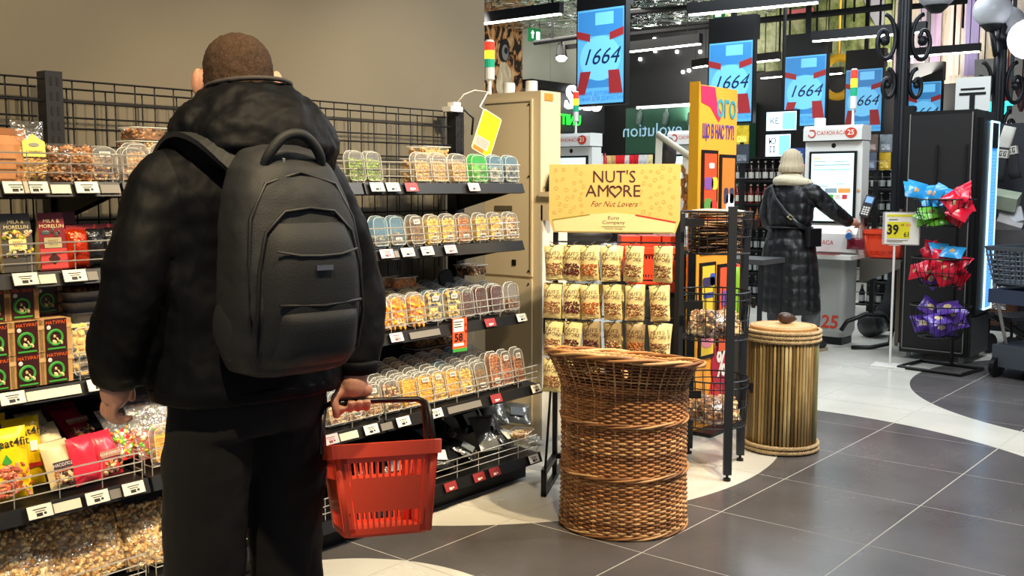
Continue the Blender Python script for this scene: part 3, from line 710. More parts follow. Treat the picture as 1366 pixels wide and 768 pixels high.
# ---- flat tray of nuts
def tray_meshes(kind, w_=.17, d=.12, h=.045, dark=False):
    m = mat('black_tray', (24, 24, 26), .3) if dark else CLEAR
    b = MB(); f = lambda q, z: [(p[0], p[1], z) for p in q]
    b.rings([f(rr(w_ - .03, d - .03, .02), 0), f(rr(w_ - .008, d - .008, .024), h), f(rr(w_, d, .026), h), f(rr(w_, d, .026), h + .003)])
    o = [('tray', b.mesh('tray', m))]
    b = MB(); b.tube([(p[0], p[1], h + .001) for p in rr(w_ + .002, d + .002, .026)], .0018, 4, closed=True)
    o.append(('rim', b.mesh('rim', mat('rim_highlight', (1, 1, 1)) if not dark else m)))
    if kind:
        c = MB(); c.rings([f(rr(w_ - .036, d - .036, .015), .004), f(rr(w_ - .02, d - .02, .02), h * .75)])
        pts = []
        for k in range(70):
            s_ = random.choice(((0, -1), (0, -1), (-1, 0), (1, 0), (0, 0)))
            z = random.uniform(.006, h * .85); q = .5 - .012 / w_
            x = random.uniform(-1, 1) * (w_ / 2 - .016) if s_[0] == 0 else s_[0] * (w_ / 2 - .016 + z * .1)
            y = random.uniform(-1, 1) * (d / 2 - .016) if s_[1] == 0 else -(d / 2 - .017 + z * .1)
            if s_ == (0, 0): z = h * .85
            pts.append((x, y, z))
        kernels(c, pts, .0085, (1.2, .7, .7), mats=len(N[kind])); o.append(('contents', c.mesh('contents', N[kind])))
    return o
TRM = {}
def tray(kind, x, y, z, label, rz=0, dark=False, group=None, w_=.17, d=.12, h=.045, M=None, name='food_tray'):
    k = (kind, dark, w_, d, h)
    if k not in TRM: TRM[k] = tray_meshes(kind, w_, d, h, dark)
    t = thing(name, label, 'food tray', M=M if M is not None else T((x, y, z)) @ R('Z', rz), group=group)
    for nm, me in TRM[k]: link(nm, me, t)
    return t
z1 = 1.413
def fx(u, y, v=230): return on_y(u, v, y).x
# right end stack of cashew trays behind the clamshells
for i, (u, k, lb) in enumerate(((563, 0, 'lower left'), (603, 0, 'lower right'), (563, 1, 'middle left'), (603, 1, 'middle right'), (572, 2, 'topmost'))):
    tray('cashew', fx(u, 3.26), 3.26, z1 + k * .056, 'flat clear tray of cashews, %s in the stack at right end' % lb, w_=.185, d=.13, h=.050, group='stack of cashew trays on the top shelf')
# top shelf left of the man
for u, y, k, kd, lb in ((112, 3.24, 0, 'cashew', 'hidden bottom tray under the left pile'), (112, 3.24, 1, 'cashew', 'upper tray left of the pile by the man'), (160, 3.22, 0, 'mix', 'bottom tray of the pile by the man'),
                        (160, 3.22, 1, 'almond', 'second tray of the pile by the man'), (188, 3.27, 0, 'mix', 'bottom tray right in the pile by the man'), (188, 3.27, 1, 'mix', 'middle right tray of the pile by the man'), (190, 3.26, 2, 'mix', 'third tray of the tallest pile by the man'), (193, 3.27, 3, 'almond', 'topmost tray of the tallest pile by the man')):
    tray(kd, fx(u, y), y, z1 + k * .048, 'flat clear nut tray, %s' % lb, w_=.14, d=.12, h=.042, rz=random.uniform(-6, 6), group='nut trays piled on the top shelf beside the man')
row(1, [138, 176], ['mix', 'mix'], 3.10, 'left of man', sts=[2, 0], sc=(1.0, 1, .88), fills=[.35, .3])
# pillow bag
def pillow(w_, h, t, nx=10, nz=12, crimp=.0, seed=0, b=None, noise=.006):
    b = b or MB(); b.smooth = True; rs = random.Random(seed); off = Vector((rs.uniform(0, 99), rs.uniform(0, 99), 0))
    g = {}
    vs = []; fs = []
    for s_ in (-1, 1):
        for j in range(nz + 1):
            for i in range(nx + 1):
                u, v = i / nx * 2 - 1, j / nz * 2 - 1
                th = t / 2 * (max(0, 1 - abs(u) ** 2.4) ** .55) * (max(0, 1 - abs(v) ** 3) ** .6)
                n_ = mnoise.noise(Vector((u * 2.2, v * 2.2, s_)) + off) * noise * (1 if abs(u) < 1 and abs(v) < 1 else 0)
                x = u * w_ / 2 * (1 - .05 * math.cos(v * 1.5)); g[(s_, i, j)] = len(vs)
                vs.append((x, s_ * (th + .0006) + n_, (v + 1) / 2 * h))
        for j in range(nz):
            for i in range(nx):
                q = [g[(s_, i, j)], g[(s_, i + 1, j)], g[(s_, i + 1, j + 1)], g[(s_, i, j + 1)]]
                fs.append(q if s_ < 0 else q[::-1])
    b.add(vs, fs); return b
def on_pillow(w_, h, t, u, v, k=.86): 
    th = t / 2 * (max(0, 1 - abs(u) ** 2.4) ** .55) * (max(0, 1 - abs(v) ** 3) ** .6) * k
    return (u * w_ / 2 * .95, -th, (v + 1) / 2 * h)
def nutbag(kind, w_, h, t, r, label, M, group=None, fill=1.0, cnt=230, seed=0, name='nut_bag', cat='bag of nuts', film=None, lab=None):
    tg = thing(name, label, cat, M=M, group=group)
    pillow(w_, h, t, seed=seed).build('film', film or FILM, tg)
    c = MB(); pillow(w_ * .86, h * fill * .9, t * .72, seed=seed, b=c, nx=8, nz=8); c.smooth = False
    rs = random.Random(seed); pts = []
    for k in range(cnt):
        u, v = rs.uniform(-.9, .9), rs.uniform(-.92, -.92 + 1.8 * fill); p = on_pillow(w_, h, t, u, v, .84)
        if rs.random() < .2: p = (p[0], -p[1], p[2])
        pts.append(p)
    kernels(c, pts, r, (1, .7, .72), mats=len(N[kind])); c.build('contents', N[kind], tg)
    return tg
# top shelf: cashew bag and tubs
x = fx(42, 3.10)
cb = nutbag('cashew', .10, .185, .055, .0105, 'tall clear bag of cashews with a yellow crowned label on the top shelf', T((x, 3.10, z1)) @ R('X', -6), fill=.66, cnt=170, seed=3)
b = MB(); b.prism([(-.034, .072), (.034, .072), (.034, .118), (.018, .126), (0, .142), (-.018, .126), (-.034, .118)], -.034, -.031, 'y'); lb_ = b.build('label', mat('label_yellow', (238, 222, 110), .5), cb)
b = MB(); b.M = T((0, -.0345, .108)) @ R('X', 90); b.prism([(math.cos(t) * .016, math.sin(t) * .006) for t in [2 * PI * k / 14 for k in range(14)]], 0, .001)
b.build('oval_badge', mat('badge_grey', (150, 150, 140), .5), lb_)
text('CASHEWS', .011, INK, lb_, T((0, -.0346, .086)), ext=.01)
for i, (u, lb, kd) in enumerate(((80, 'left', 'almond'), (107, 'right', 'almond'))):
    t = nutbag(kd, .086 if i == 0 else .078, .118, .06, .011, 'clear square bag of almonds, %s one of two beside the cashew bag' % lb, T((fx(u, 3.10), 3.10, z1)), cnt=130, seed=9 + i, fill=.98, group='almond bags on the top shelf')
KRAFT = mat('kraft_paper', (186, 130, 84), .75, var=.12, vs=12, bump=.3, bs=25)
for i, (u, y) in enumerate(((-10, 3.10), (10, 3.12), (6, 3.24))):
    t = thing('paper_bag', 'brown paper bag, %s at the far left of the top shelf' % ('nearest', 'second', 'rear')[i], 'paper bag', M=T((fx(u, y), y, z1)), group='brown paper bags')
    b = MB(); f = lambda a, c_, y0, y1, z: [(-a, -c_ + y0, z), (a, -c_ + y0, z), (a, c_ + y1, z), (-a, c_ + y1, z)]
    b.rings([f(.05, .035, 0, 0, 0), f(.054, .038, 0, 0, .06), f(.052, .03, 0, 0, .11), f(.05, .006, 0, 0, .145)]); b.build('body', KRAFT, t)
    b = MB(); b.box(-.051, .051, -.012, .010, .138, .158); b.build('folded_top', mat('kraft_dark', (150, 98, 60), .75), t)
# second shelf left: cartons
z2 = shelf_z(2, 3.1)
def carton(x, y, z, w_, d, h, front, side, label, M=None, art=None, name='gable_carton', cat='carton'):
    t = thing(name, label, cat, M=M or T((x, y, z)), group='gift cartons on the second shelf')
    b = MB(); b.add([(-w_ / 2, -d / 2, 0), (w_ / 2, -d / 2, 0), (w_ / 2, d / 2, 0), (-w_ / 2, d / 2, 0), (-w_ / 2 * .9, -.004, h), (w_ / 2 * .9, -.004, h), (w_ / 2 * .9, .004, h), (-w_ / 2 * .9, .004, h)],
                    [(3, 2, 1, 0), (4, 5, 6, 7), (0, 1, 5, 4), (2, 3, 7, 6)]); b.i = 1
    b.add([(-w_ / 2, -d / 2, 0), (w_ / 2, -d / 2, 0), (w_ / 2, d / 2, 0), (-w_ / 2, d / 2, 0), (-w_ / 2 * .9, -.004, h), (w_ / 2 * .9, -.004, h), (w_ / 2 * .9, .004, h), (-w_ / 2 * .9, .004, h)], [(1, 2, 6, 5), (3, 0, 4, 7)])
    b.build('box', [front, side], t)
    F_ = T((0, -d / 2, 0)) @ R('X', -math.degrees(math.atan2(d / 2 - .004, h)))
    return t, F_
GREYC, BURG, SIDEC = mat('carton_grey', (74, 70, 66), .4), mat('carton_burgundy', (124, 34, 46), .35), mat('carton_cream', (206, 180, 120), .5)
CRE = mat('cream_ink', (222, 206, 160), .5); CORAL = mat('coral_ink', (200, 66, 66), .4)
LABELC = mat('label_cream', (232, 214, 140), .5)
for i, (u, y, fr, rz_) in enumerate(((19, 3.10, GREYC, 0), (-24, 3.12, GREYC, 0), (67, 3.10, BURG, -6), (84, 3.19, BURG, -4))):
    t, F_ = carton(fx(u, y, 310), y, z2, .098 if fr is GREYC else .085, .06, .175, fr, SIDEC, ('grey pointed carton of sugared nuts with yellow picture, second shelf', 'grey pointed carton cut by the picture edge on the second shelf', 'burgundy and coral pointed carton with a square label, front one', 'burgundy pointed carton standing behind the coral one')[i],
                   M=T((fx(u, y, 310), y, z2)) @ R('Z', rz_))
    if i == 3: continue
    text('MILLE &\nMORFINA' if 0 else 'MILA &\nMORELUN', .016, CRE, t, F_ @ T((0, -.002, .143)), ext=.01)
    b = MB(); b.M = F_; b.box(-.026, .026, -.0026, -.0006, .068, .100); lb_ = b.build('label', LABELC if fr is GREYC else mat('label_sage', (168, 160, 120), .5), t)
    text('SWEET\nNUTS', .010, mat('brown_ink', (120, 70, 40), .6), lb_, F_ @ T((0, -.003, .084)), ext=.01)
    if fr is GREYC:
        b = MB(); b.M = F_; kernels(b, [(random.uniform(-.042, .042), -.001, random.choice((random.uniform(.045, .068), random.uniform(.100, .122)))) for _ in range(46)], .008, (1, .35, .8), mats=4)
        b.build('printed_nuts', kind='stuff', parent=t, mats=[mat('pn_y', (240, 206, 50), .4), mat('pn_r', (220, 150, 120), .4), mat('pn_w', (240, 226, 190), .4), mat('pn_g', (150, 160, 60), .4)])
    else:
        b = MB(); b.M = F_; b.box(-.040, .040, -.0018, -.0006, .004, .066); b.build('coral_panel', CORAL, t)
        b = MB(); b.M = F_ @ T((0, -.002, .034)); b.prism([(-.018, 0), (0, -.018), (.018, 0), (0, .022)], -.001, .001, 'y'); b.build('dark_diamond', mat('dark_plum', (60, 26, 32), .4), t)
        b = MB(); b.M = F_ @ T((0, -.002, .115)); kernels(b, [(-.02, 0, 0), (.0, 0, .006), (.022, 0, .002), (.01, 0, -.006)], .009, (1.4, .3, .8)); b.build('printed_birds', mat('teal_print', (96, 116, 112), .5), t)
FOILR, FOILK = mat('red_foil', (206, 56, 22), .22, .6, bump=.8, bs=30), mat('black_foil', (46, 46, 50), .2, .6, bump=.8, bs=30)
for i, (u, y, m_, lb) in enumerate(((104, 3.10, FOILR, 'crinkled orange-red foil bag, left one of a pair'), (113, 3.16, FOILR, 'crinkled orange-red foil bag behind the left one'), (127, 3.11, FOILK, 'dark see-through bag with red top beside the red foil bags'), (150, 3.12, FOILK, 'dark see-through bag, partly behind the man'))):
    t = thing('foil_bag', lb + ' on the second shelf', 'bag', M=T((fx(u, y, 310), y, z2)) @ R('X', -8) @ R('Z', 8), group='foil bags on the second shelf')
    pillow(.075, .125, .05, seed=40 + i).build('bag', m_, t)
    b = MB(); b.box(-.036, .036, -.004, .004, .118, .135); b.build('top_fold', mat('red_card', (150, 30, 30), .5), t)
for i in range(2):
    b = MB(); b.box(-.09, .09, -.05, .05, 0, .015); b.build('red_lid_tray', mat('red_tray', (120, 30, 30), .4), None, loc=(fx(118 + 20 * i, 3.26, 300), 3.27, z2 + .10 + .016 * i) if 0 else (fx(140, 3.3, 300), 3.33, z2 + .016 * i), label='flat dark red tray, %s of two at the back of the second shelf' % ('lower', 'upper')[i], cat='tray')
# third shelf left: cardboard boxes with green ring print
z3 = shelf_z(3, 3.08)
MAROON, GREEN_, ORNG = mat('maroon_print', (54, 20, 22), .4), mat('green_print', (60, 150, 60), .4), mat('orange_print', (230, 100, 40), .4)
def ringbox():
    t = thing('cardboard_box', 'x', 'box', M=T((0, 0, -5)))
    b = MB(); b.box(-.05, .05, -.04, .04, 0, .098); b.build('box', CARD, t)
    b = MB(); b.box(-.0515, .0515, -.0415, .0415, .070, .082); b.build('flap', mat('cardboard_light', (196, 158, 104), .8), t)
    b = MB(); b.box(-.034, .034, -.0432, -.0418, .003, .1); p_ = b.build('label', MAROON, t)
    b = MB(); b.tube([(math.cos(a) * .022 - .003, -.044, .042 + math.sin(a) * .022) for a in [2 * PI * k / 18 for k in range(18)]], .0045, 5, closed=True); b.box(-.028, .028, -.0446, -.0436, .006, .011); b.build('green_ring', GREEN_, p_)
    b = MB(); kernels(b, [(-.006, -.044, .046), (.004, -.044, .034), (-.008, -.044, .028), (.012, -.044, .026)], .008, (1.1, .3, .8)); b.build('printed_nuts', mat('pn_w2', (222, 206, 150), .5), p_)
    b = MB(); b.ball((-.022, -.044, .074), .007, 8, 4, (1, .2, 1)); b.build('round_badge', mat('badge_w', (200, 204, 200), .5), p_)
    text('НАТУРАЛ', .014, ORNG, p_, T((.002, -.0445, .088)), ext=.01)
    return t
rb = ringbox(); first = True
for u, y, k, lb in ((27, 3.08, 0, 'bottom box of the left stack'), (27, 3.08, 1, 'middle box of the left stack'), (24, 3.13, 2, 'top box of the left stack'),
                    (66, 3.08, 0, 'bottom box of the right stack'), (66, 3.08, 1, 'upper box of the right stack'), (57, 3.22, 2, 'box behind the right stack, top one'), (-14, 3.08, 0, 'bottom box cut by the left edge'), (-14, 3.08, 1, 'middle box cut by the left edge'), (-16, 3.13, 2, 'top box cut by the left edge'), (57, 3.22, 1, 'box hidden behind the right stack'), (57, 3.22, 0, 'lowest hidden box behind the right stack')):
    M_ = T((fx(u, y, 450), y, z3 + .1 * k)); lb = 'cardboard box with maroon print and green ring, ' + lb
    if first: rb.matrix_world = M_; rb['label'] = lb; rb['group'] = 'cardboard boxes with green ring print'; first = False
    else: dup(rb, M_, lb, 'cardboard boxes with green ring print')
GTR = mat('grey_tray', (128, 126, 122), .4)
for k in range(4):
    t = thing('grey_tray', 'shallow grey food tray, %s of four stacked on the third shelf' % ('bottom', 'second', 'third', 'topmost')[k], 'food tray', M=T((fx(112, 3.2, 400), 3.20, z3 + .13 + k * .034)), group='grey trays stacked on the third shelf')
    b = MB(); f = lambda q, z: [(p[0], p[1], z) for p in q]
    b.rings([f(rr(.15, .12, .02), 0), f(rr(.19, .16, .03), .030), f(rr(.195, .165, .03), .030), f(rr(.195, .165, .03), .034)]); b.build('tray', GTR, t)
    if k == 3:
        b = MB(); kernels(b, [(random.uniform(-.08, .08), random.uniform(-.07, .07), .036) for _ in range(60)], .010, mats=2); b.build('contents', N['amber'], t)
b = MB(); b.box(-.09, .09, -.08, .08, 0, .13); b.build('dark_carton', mat('dark_card', (52, 46, 42), .7), None, loc=(fx(112, 3.2, 400), 3.20, z3 + .0), label='dark carton under the stacked grey trays on the third shelf', cat='carton')
clam('banana', fx(116, 3.07, 460), 3.075, z3, lean=-6, sc=(1.25, 1, 1.3), sticker=0, fill=.95, label='upright clear tray of dried fruit beside the green ring boxes', group=None)
clam('mix', fx(160, 3.07, 460), 3.075, z3, lean=-6, sc=(1.2, 1, 1.2), sticker=0, fill=.95, label='upright clear tray of nuts half hidden by the man\'s left sleeve', group=None)
# stacked dark trays and deep boxes at the back, right of the man
for i, (u, y, n, k, lb) in enumerate(((520, 3.25, 2, 0, 'left brown box'), (505, 3.3, 2, 0, 'far left brown box'), (562, 3.30, 2, 0, 'box with an orange top'), (615, 3.30, 2, 0, 'right round box'),
                                      (500, 3.30, 3, 0, 'lower brown tray'), (500, 3.30, 3, 1, 'second brown tray'), (500, 3.30, 3, 2, 'upper brown tray'), (532, 3.26, 3, 2, 'green leafy tray'), (628, 3.36, 3, 2, 'berry bowl'),
                                      (560, 3.36, 4, 0, 'lowest left carton tray'), (560, 3.36, 4, 1, 'left carton tray'), (588, 3.36, 4, 1, 'right carton tray'), (588, 3.36, 4, 2, 'upper carton tray'), (560, 3.36, 4, 2, 'upper left carton tray'))):
    hh = .062 if n == 2 else .05
    zz = shelf_z(n, y) + k * (hh + .004) + (.03 if n == 2 else .02)
    vv = {2: 290, 3: 375, 4: 460}[n]
    tray(('mix', 'seed', 'almond', 'amber')[i % 4], on_y(u, vv, y).x, y, zz, '%s at the back of the %s shelf, right of man' % (lb, ORD[n]), w_=.15, d=.12, h=hh, group='deep trays at the back of the %s shelf' % ORD[n])
# tilted dark tray standing on the third shelf
p = on_y(592, 385, 3.3)
tray('berry', 0, 0, 0, 'dark oval tray standing on edge at the back of the third shelf', M=T((p.x, 3.3, .93)) @ R('Y', -12) @ R('X', 80) , dark=True, w_=.085, d=.14, h=.03)
# orange promo tag and shelf label
t = thing('promo_tag', 'orange promo card reading 58 hanging from the third shelf edge', 'sign', M=T(on_y(613, 424, 3.01)) @ R('Z', -6))
b = MB(); b.box(-.042, .042, -.0015, .0015, -.135, 0); b.build('card', mat('promo_orange', (226, 86, 48), .5), t)
for za_, zb_ in ((-.06, -.004), (-.124, -.112)):
    b = MB(); b.box(-.038, .022, -.003, -.0016, za_, zb_); b.build('white_field', PAPER, t)
b = MB(); b.box(-.042, .042, -.003, -.0016, -.15, -.135); b.build('green_strip', GREEN_, t)
b = MB()
for k, w_ in enumerate((.05, .04, .046)): b.box(-.034, -.034 + w_, -.004, -.003, -.018 - k * .011, -.014 - k * .011)
b.build('small_print', INK, t); text('58', .05, INK, t, T((-.008, -.0035, -.087)), ext=.01, bold=.02)
b = MB(); kernels(b, [(.033, -.002, -.03), (.034, -.002, -.062), (.030, -.002, -.1)], .008, (1, .3, 1)); b.build('printed_fruit', mat('print_red', (170, 30, 24), .5), t)
# yellow hanging card with cable and white adapter
t = thing('hanging_card', 'tilted yellow card with white text panel hanging at the right end post', 'sign', M=T(on_y(649, 178, 3.2)) @ R('Z', -8) @ R('Y', 23))
b = MB(); b.prism(rr(.125, .205, .012), -.002, .002, 'y'); b.build('card_border', mat('card_cream', (240, 236, 200), .5), t)
b = MB(); b.prism(rr(.115, .195, .009), -.0035, -.002, 'y'); b.build('yellow_face', mat('card_yellow', (232, 216, 10), .45), t)
b = MB(); b.box(-.054, .030, -.005, -.0035, -.078, -.030); wp = b.build('text_panel', PAPER, t)
b = MB()
for k in range(6):
    x = -.05
    while x < .02: l_ = random.uniform(.006, .015); b.box(x, min(x + l_, .026), -.006, -.005, -.038 - k * .0068, -.0345 - k * .0068); x += l_ + .003
b.build('text_lines', INK, wp)
b = MB(); b.box(-.056, .012, -.005, -.0035, -.097, -.080); b.build('orange_corner', mat('card_orange', (235, 120, 40), .5), t)
p0 = on_y(605, 146, 3.44)
t = thing('power_adapter', 'white power adapter sitting on the right end post with its cable', 'adapter', p0)
b = MB(); b.box(-.05, .035, -.03, .03, -.012, .012); b.box(-.02, .03, -.02, .02, .012, .035); b.build('body', WHITE, t)
b = MB(); b.smooth = True; ct = on_y(652, 151, 3.2) - p0
b.tube([(.02, 0, .03), (.045, -.03, .075), (.08, -.07, .095), (.12, -.12, .085), (ct.x - .03, ct.y + .03, ct.z + .03), (ct.x, ct.y, ct.z)], .0035, 6); b.build('cable', WHITE, t)
b = MB(); b.smooth = True; b.tube([(.02, 0, .0), (.06, -.02, .0), (.09, -.05, -.04), (.10, -.03, -.12)], .006, 6); b.build('black_cable', BLACK, t)

# ---- fourth shelf left: pouches
z4 = lambda y: shelf_z(4, y)
def pouch(nm, w_, h, t_, m_, label, M, cat='pouch', group=None, seed=0):
    t = thing(nm, label, cat, M=M, group=group); pillow(w_, h, t_, seed=seed).build('bag', m_, t); return t
YEL = mat('pouch_yellow', (238, 200, 16), .3, bump=.15, bs=20)
def p4(u, v, y, h=0): 
    q = on_y(u, v, y); return T((q.x, y, z4(y) + .004 + h))
for i, (u, y, lb) in enumerate(((13, 3.00, 'yellow snack pouch printed with pink meat, front one at left edge'), (37, 3.07, 'yellow snack pouch standing second behind the front yellow one'), (-8, 3.14, 'yellow snack pouch at the back by the left edge'))):
    t = pouch('snack_pouch', .13 if i == 0 else .11, .21, .05, YEL, lb, p4(u, 640, y) @ R('X', -10) @ R('Z', -6), group='yellow snack pouches', seed=20 + i)
    text('eat4fit', .034, INK, t, T((.02, -.027, .165)), ext=.01, bold=.01)
    if i == 0:
        b = MB(); kernels(b, [(random.gauss(.0, .026), -.026, random.uniform(.012, .10)) for _ in range(90)], .009, (1.3, .5, .6), mats=3); b.build('printed_meat', [mat('meat_a', (196, 100, 80), .5), mat('meat_b', (158, 66, 52), .5), mat('meat_c', (222, 150, 120), .5)], t)
        b = MB(); b.box(-.058, -.018, -.029, -.024, .150, .175); b.build('green_badge', mat('badge_green', (20, 96, 44), .5), t)
        b = MB(); b.M = T((-.005, -.028, .11)); b.prism([(-.014, 0), (0, -.008), (.014, 0), (0, .024)], -.001, .001, 'y'); b.build('printed_leaf', GREEN_, t)
    else:
        b = MB(); b.box(.012, .034, -.028, -.022, .105, .135); b.build('white_badge', PAPER, t); b = MB(); b.box(-.03, .04, -.027, -.02, .055, .068); b.build('red_strip', mat('print_red', (170, 30, 24), .5), t)
CRM, BLUSH = mat('pouch_cream', (226, 206, 160), .35, bump=.2, bs=20), mat('pouch_pink', (222, 48, 72), .28, bump=.2, bs=20)
for i, (u, v, y, h, rx, rz_, lb) in enumerate(((86, 630, 2.99, 0, -22, 10, 'cream nut pouch with a dark word band beside the yellow pouches, front one'), (78, 600, 3.09, .03, -30, 14, 'cream and black nut pouch leaning behind the front cream one'), (60, 580, 3.2, .05, -42, 5, 'grey white pouch lying at the back behind the cream pouches'))):
    t = pouch('nut_pouch', .095, .15, .055, CRM, lb, p4(u, v, y, h) @ R('Z', rz_) @ R('X', rx), group='cream nut pouches', seed=30 + i)
    b = MB(); b.box(-.036, .036, -.0315, -.027, .058, .080); bd = b.build('word_band', MAROON, t)
    text('НАСОЛОДА', .0135, PAPER, bd, T((0, -.0322, .069)), ext=.01)
    b = MB(); b.box(-.036, .036, -.031, -.026, .050, .057); b.build('orange_band', ORNG, t)
    b = MB(); kernels(b, [(random.uniform(-.034, .034), -.022, random.uniform(.008, .046)) for _ in range(26)], .009, mats=4); b.build('contents', N['mix'], t)
for i, (u, v, y, h, rx, rz_, lb) in enumerate(((148, 620, 3.0, .0, -25, 12, 'pink nut pouch with a brown word band, right one of the pink pair'), (118, 620, 2.985, 0, -16, 16, 'pink glossy pouch, left one of the pink pair'), (112, 575, 3.16, .07, -50, 10, 'dark pink pouch tossed at the back behind the pink pair'), (85, 560, 3.24, .08, -60, -20, 'crimson pouch lying at the very back of the fourth shelf'))):
    t = pouch('nut_pouch', .10, .15, .055, BLUSH if i < 2 else mat('pouch_crimson', (150, 26, 52), .3, bump=.2, bs=20), lb, p4(u, v, y, h) @ R('Z', rz_) @ R('X', rx), group='pink nut pouches', seed=50 + i)
    if i != 1:
        b = MB(); b.box(-.038, .038, -.0315, -.027, .056, .078); bd = b.build('word_band', mat('band_tan', (160, 110, 84), .5), t)
        text('КОМПЛІМЕНТ', .0115, PAPER, bd, T((0, -.0322, .067)), ext=.01)
        b = MB(); kernels(b, [(random.uniform(-.036, .036), -.022, random.uniform(.008, .046)) for _ in range(28)], .009, mats=4); b.build('contents', N['mix'], t)
for i, (u, v, y, rx, rz_) in enumerate(((183, 600, 3.06, -35, 15), (212, 590, 3.02, -25, 5), (240, 590, 3.02, -25, 5), (200, 570, 3.18, -45, -10))):
    nutbag('gummy', .15, .19, .055, .010, 'glossy clear bag of colourful candied fruit, %s beside pink pouches' % ('leftmost', 'second', 'third, mostly behind the man,', 'rear one')[i], p4(u, v, y, .02) @ R('Z', rz_) @ R('X', rx), fill=.55, cnt=110, seed=60 + i, group='candied fruit bags', name='candy_bag', cat='bag of sweets', film=clear('shiny_film', refl=.22, milk=.12, rough=.1, bump=2.0, bs=38))
DKF = mat('dark_pouch', (40, 36, 34), .3, var=.4, vs=12, bump=.3, bs=20)
for i, (u, v, y) in enumerate(((30, 560, 3.28), (130, 555, 3.3), (165, 560, 3.28), (60, 550, 3.34), (100, 550, 3.36))):
    pouch('dark_pouch', .13, .14, .05, DKF, 'dark crumpled pouch at the back of the fourth shelf, %s from left' % nth((0, 3, 4, 1, 2)[i]), p4(u, v, y, .05) @ R('Z', random.uniform(-40, 40)) @ R('X', -62), group='dark pouches at the back of the fourth shelf left of the man', seed=70 + i)
# ---- bottom shelf left: pistachio bags
z5 = lambda y: shelf_z(5, y)
bags = [(12, 730, 2.99, .17, .24, -28, -14), (62, 720, 3.00, .18, .25, -34, 12), (105, 705, 3.02, .18, .27, -30, -8), (150, 700, 3.02, .14, .22, -26, 14), (196, 690, 2.99, .15, .22, -28, -6), (160, 650, 3.2, .18, .2, -55, 30), (40, 680, 3.22, .2, .22, -50, -20), (105, 660, 3.26, .2, .22, -48, 10), (250, 690, 3.0, .15, .22, -28, 5)]
for i, (u, v, y, w_, h, rx, rz_) in enumerate(bags):
    q = on_y(u, v, y)
    nutbag('pistachio', w_, h, .085, .0115, 'bag of pistachios, %s, bottom shelf heap' % ('at the left edge', 'second from the left', 'third and tallest', 'fourth, narrow one', 'fifth, left of the man\'s leg', 'lying behind the fourth and fifth bags', 'lying behind the left two bags', 'lying behind the tallest bag', 'hidden behind the man\'s leg')[i],
           T((q.x, y, z5(y) + .01 + (.06 if y > 3.1 else 0))) @ R('Z', rz_) @ R('X', rx), cnt=300, seed=80 + i, group='pistachio bags heaped on the bottom shelf')
# ---- bottom shelf right: dark pouches and trays
SHK = mat('shiny_black_pouch', (26, 26, 28), .18, .2, bump=.8, bs=22)
GRF = mat('grey_film_pouch', (120, 122, 120), .2, .4, bump=.8, bs=22)
rs = random.Random(5)
spots = [(500, 640, 3.0), (530, 625, 3.02), (560, 618, 3.0), (588, 610, 3.0), (612, 600, 3.02), (636, 595, 3.0), (660, 588, 3.02), (682, 582, 3.0), (545, 590, 3.14), (575, 585, 3.15), (605, 575, 3.15), (635, 568, 3.16), (662, 562, 3.15), (690, 560, 3.12), (590, 560, 3.28), (620, 552, 3.28), (650, 545, 3.28), (560, 565, 3.28)]
for i, (u, v, y) in enumerate(spots):
    q = on_y(u, v, y); k = 1 + int((3.3 - y) * 0)
    lab = 'black glossy pouch, %s in %s row of the bottom shelf heap' % (nth(i if i < 8 else i - 8 if i < 14 else i - 14), 'front' if i < 8 else 'middle' if i < 14 else 'back')
    m_ = GRF if i in (12, 13, 6) else SHK
    if m_ is GRF: lab = lab.replace('black glossy', 'grey see-through')
    t = pouch('black_pouch', rs.uniform(.12, .15), rs.uniform(.15, .19), .045, m_, lab, T((q.x, y, z5(y) + .03 + (.05 if y > 3.1 else 0) + (.03 if y > 3.2 else 0))) @ R('Z', rs.uniform(-35, 35)) @ R('X', rs.uniform(-65, -40)) @ R('Y', rs.uniform(-15, 15)), group='glossy pouches heaped on the bottom shelf right', seed=100 + i)
    if i % 2 == 1 or i > 13:
        b = MB(); b.box(-.035, .03, -.0275, -.024, .03, .09); b.build('label', mat('pale_label', (206, 212, 206), .5) if i % 4 == 3 else mat('grey_label', (110, 118, 124), .5), t)
tray('green', fx(552, 3.05, 610), 3.04, z5(3.05) + .08, 'small tray of green herbs on the bottom shelf behind the red basket', w_=.12, d=.1, h=.03)
q = on_y(695, 580, 3.0)
tray('pale', q.x, 3.0, z5(3.0) + .06, 'white topped clear tray at the right end of the bottom shelf', w_=.13, d=.1, h=.035, rz=20)
# ================================================================ DISPLAYS IN THE MIDDLE
# beige cabinet
BEIGE = mat('beige_paint', (206, 190, 158), .5, bump=.02, bs=200)
cb = thing('kiosk_cabinet', 'tall beige metal cabinet standing at the end of the nut shelving', 'cabinet', (4.20, 0, 0))
CT = 1.895
b = MB(); b.box(0, .17, 3.285, 3.95, .06, CT); b.build('body', BEIGE, cb)
b = MB(); b.box(-.012, 0, 3.335, 3.93, .92, CT - .04); b.box(-.012, 0, 3.335, 3.93, .10, .905); b.build('back_panel', BEIGE, cb)
b = MB(); b.box(-.0165, -.012, 3.345, 3.92, CT - .055, CT - .052); b.box(-.0165, -.012, 3.342, 3.345, .94, CT - .05); b.build('panel_seam', mat('seam', (120, 108, 84), .7), cb)
for y, z in ((3.355, CT - .07), (3.90, CT - .07), (3.355, .95), (3.355, 1.45), (3.56, 1.50), (3.56, 1.53), (3.355, .88)):
    b = MB(); b.M = T((-.013, y, z)) @ R('Y', -90); b.lathe([(.006, 0), (.005, .004)], 8); b.build('screw', DARKM, cb)
p = on_x(743, 272, 4.2)
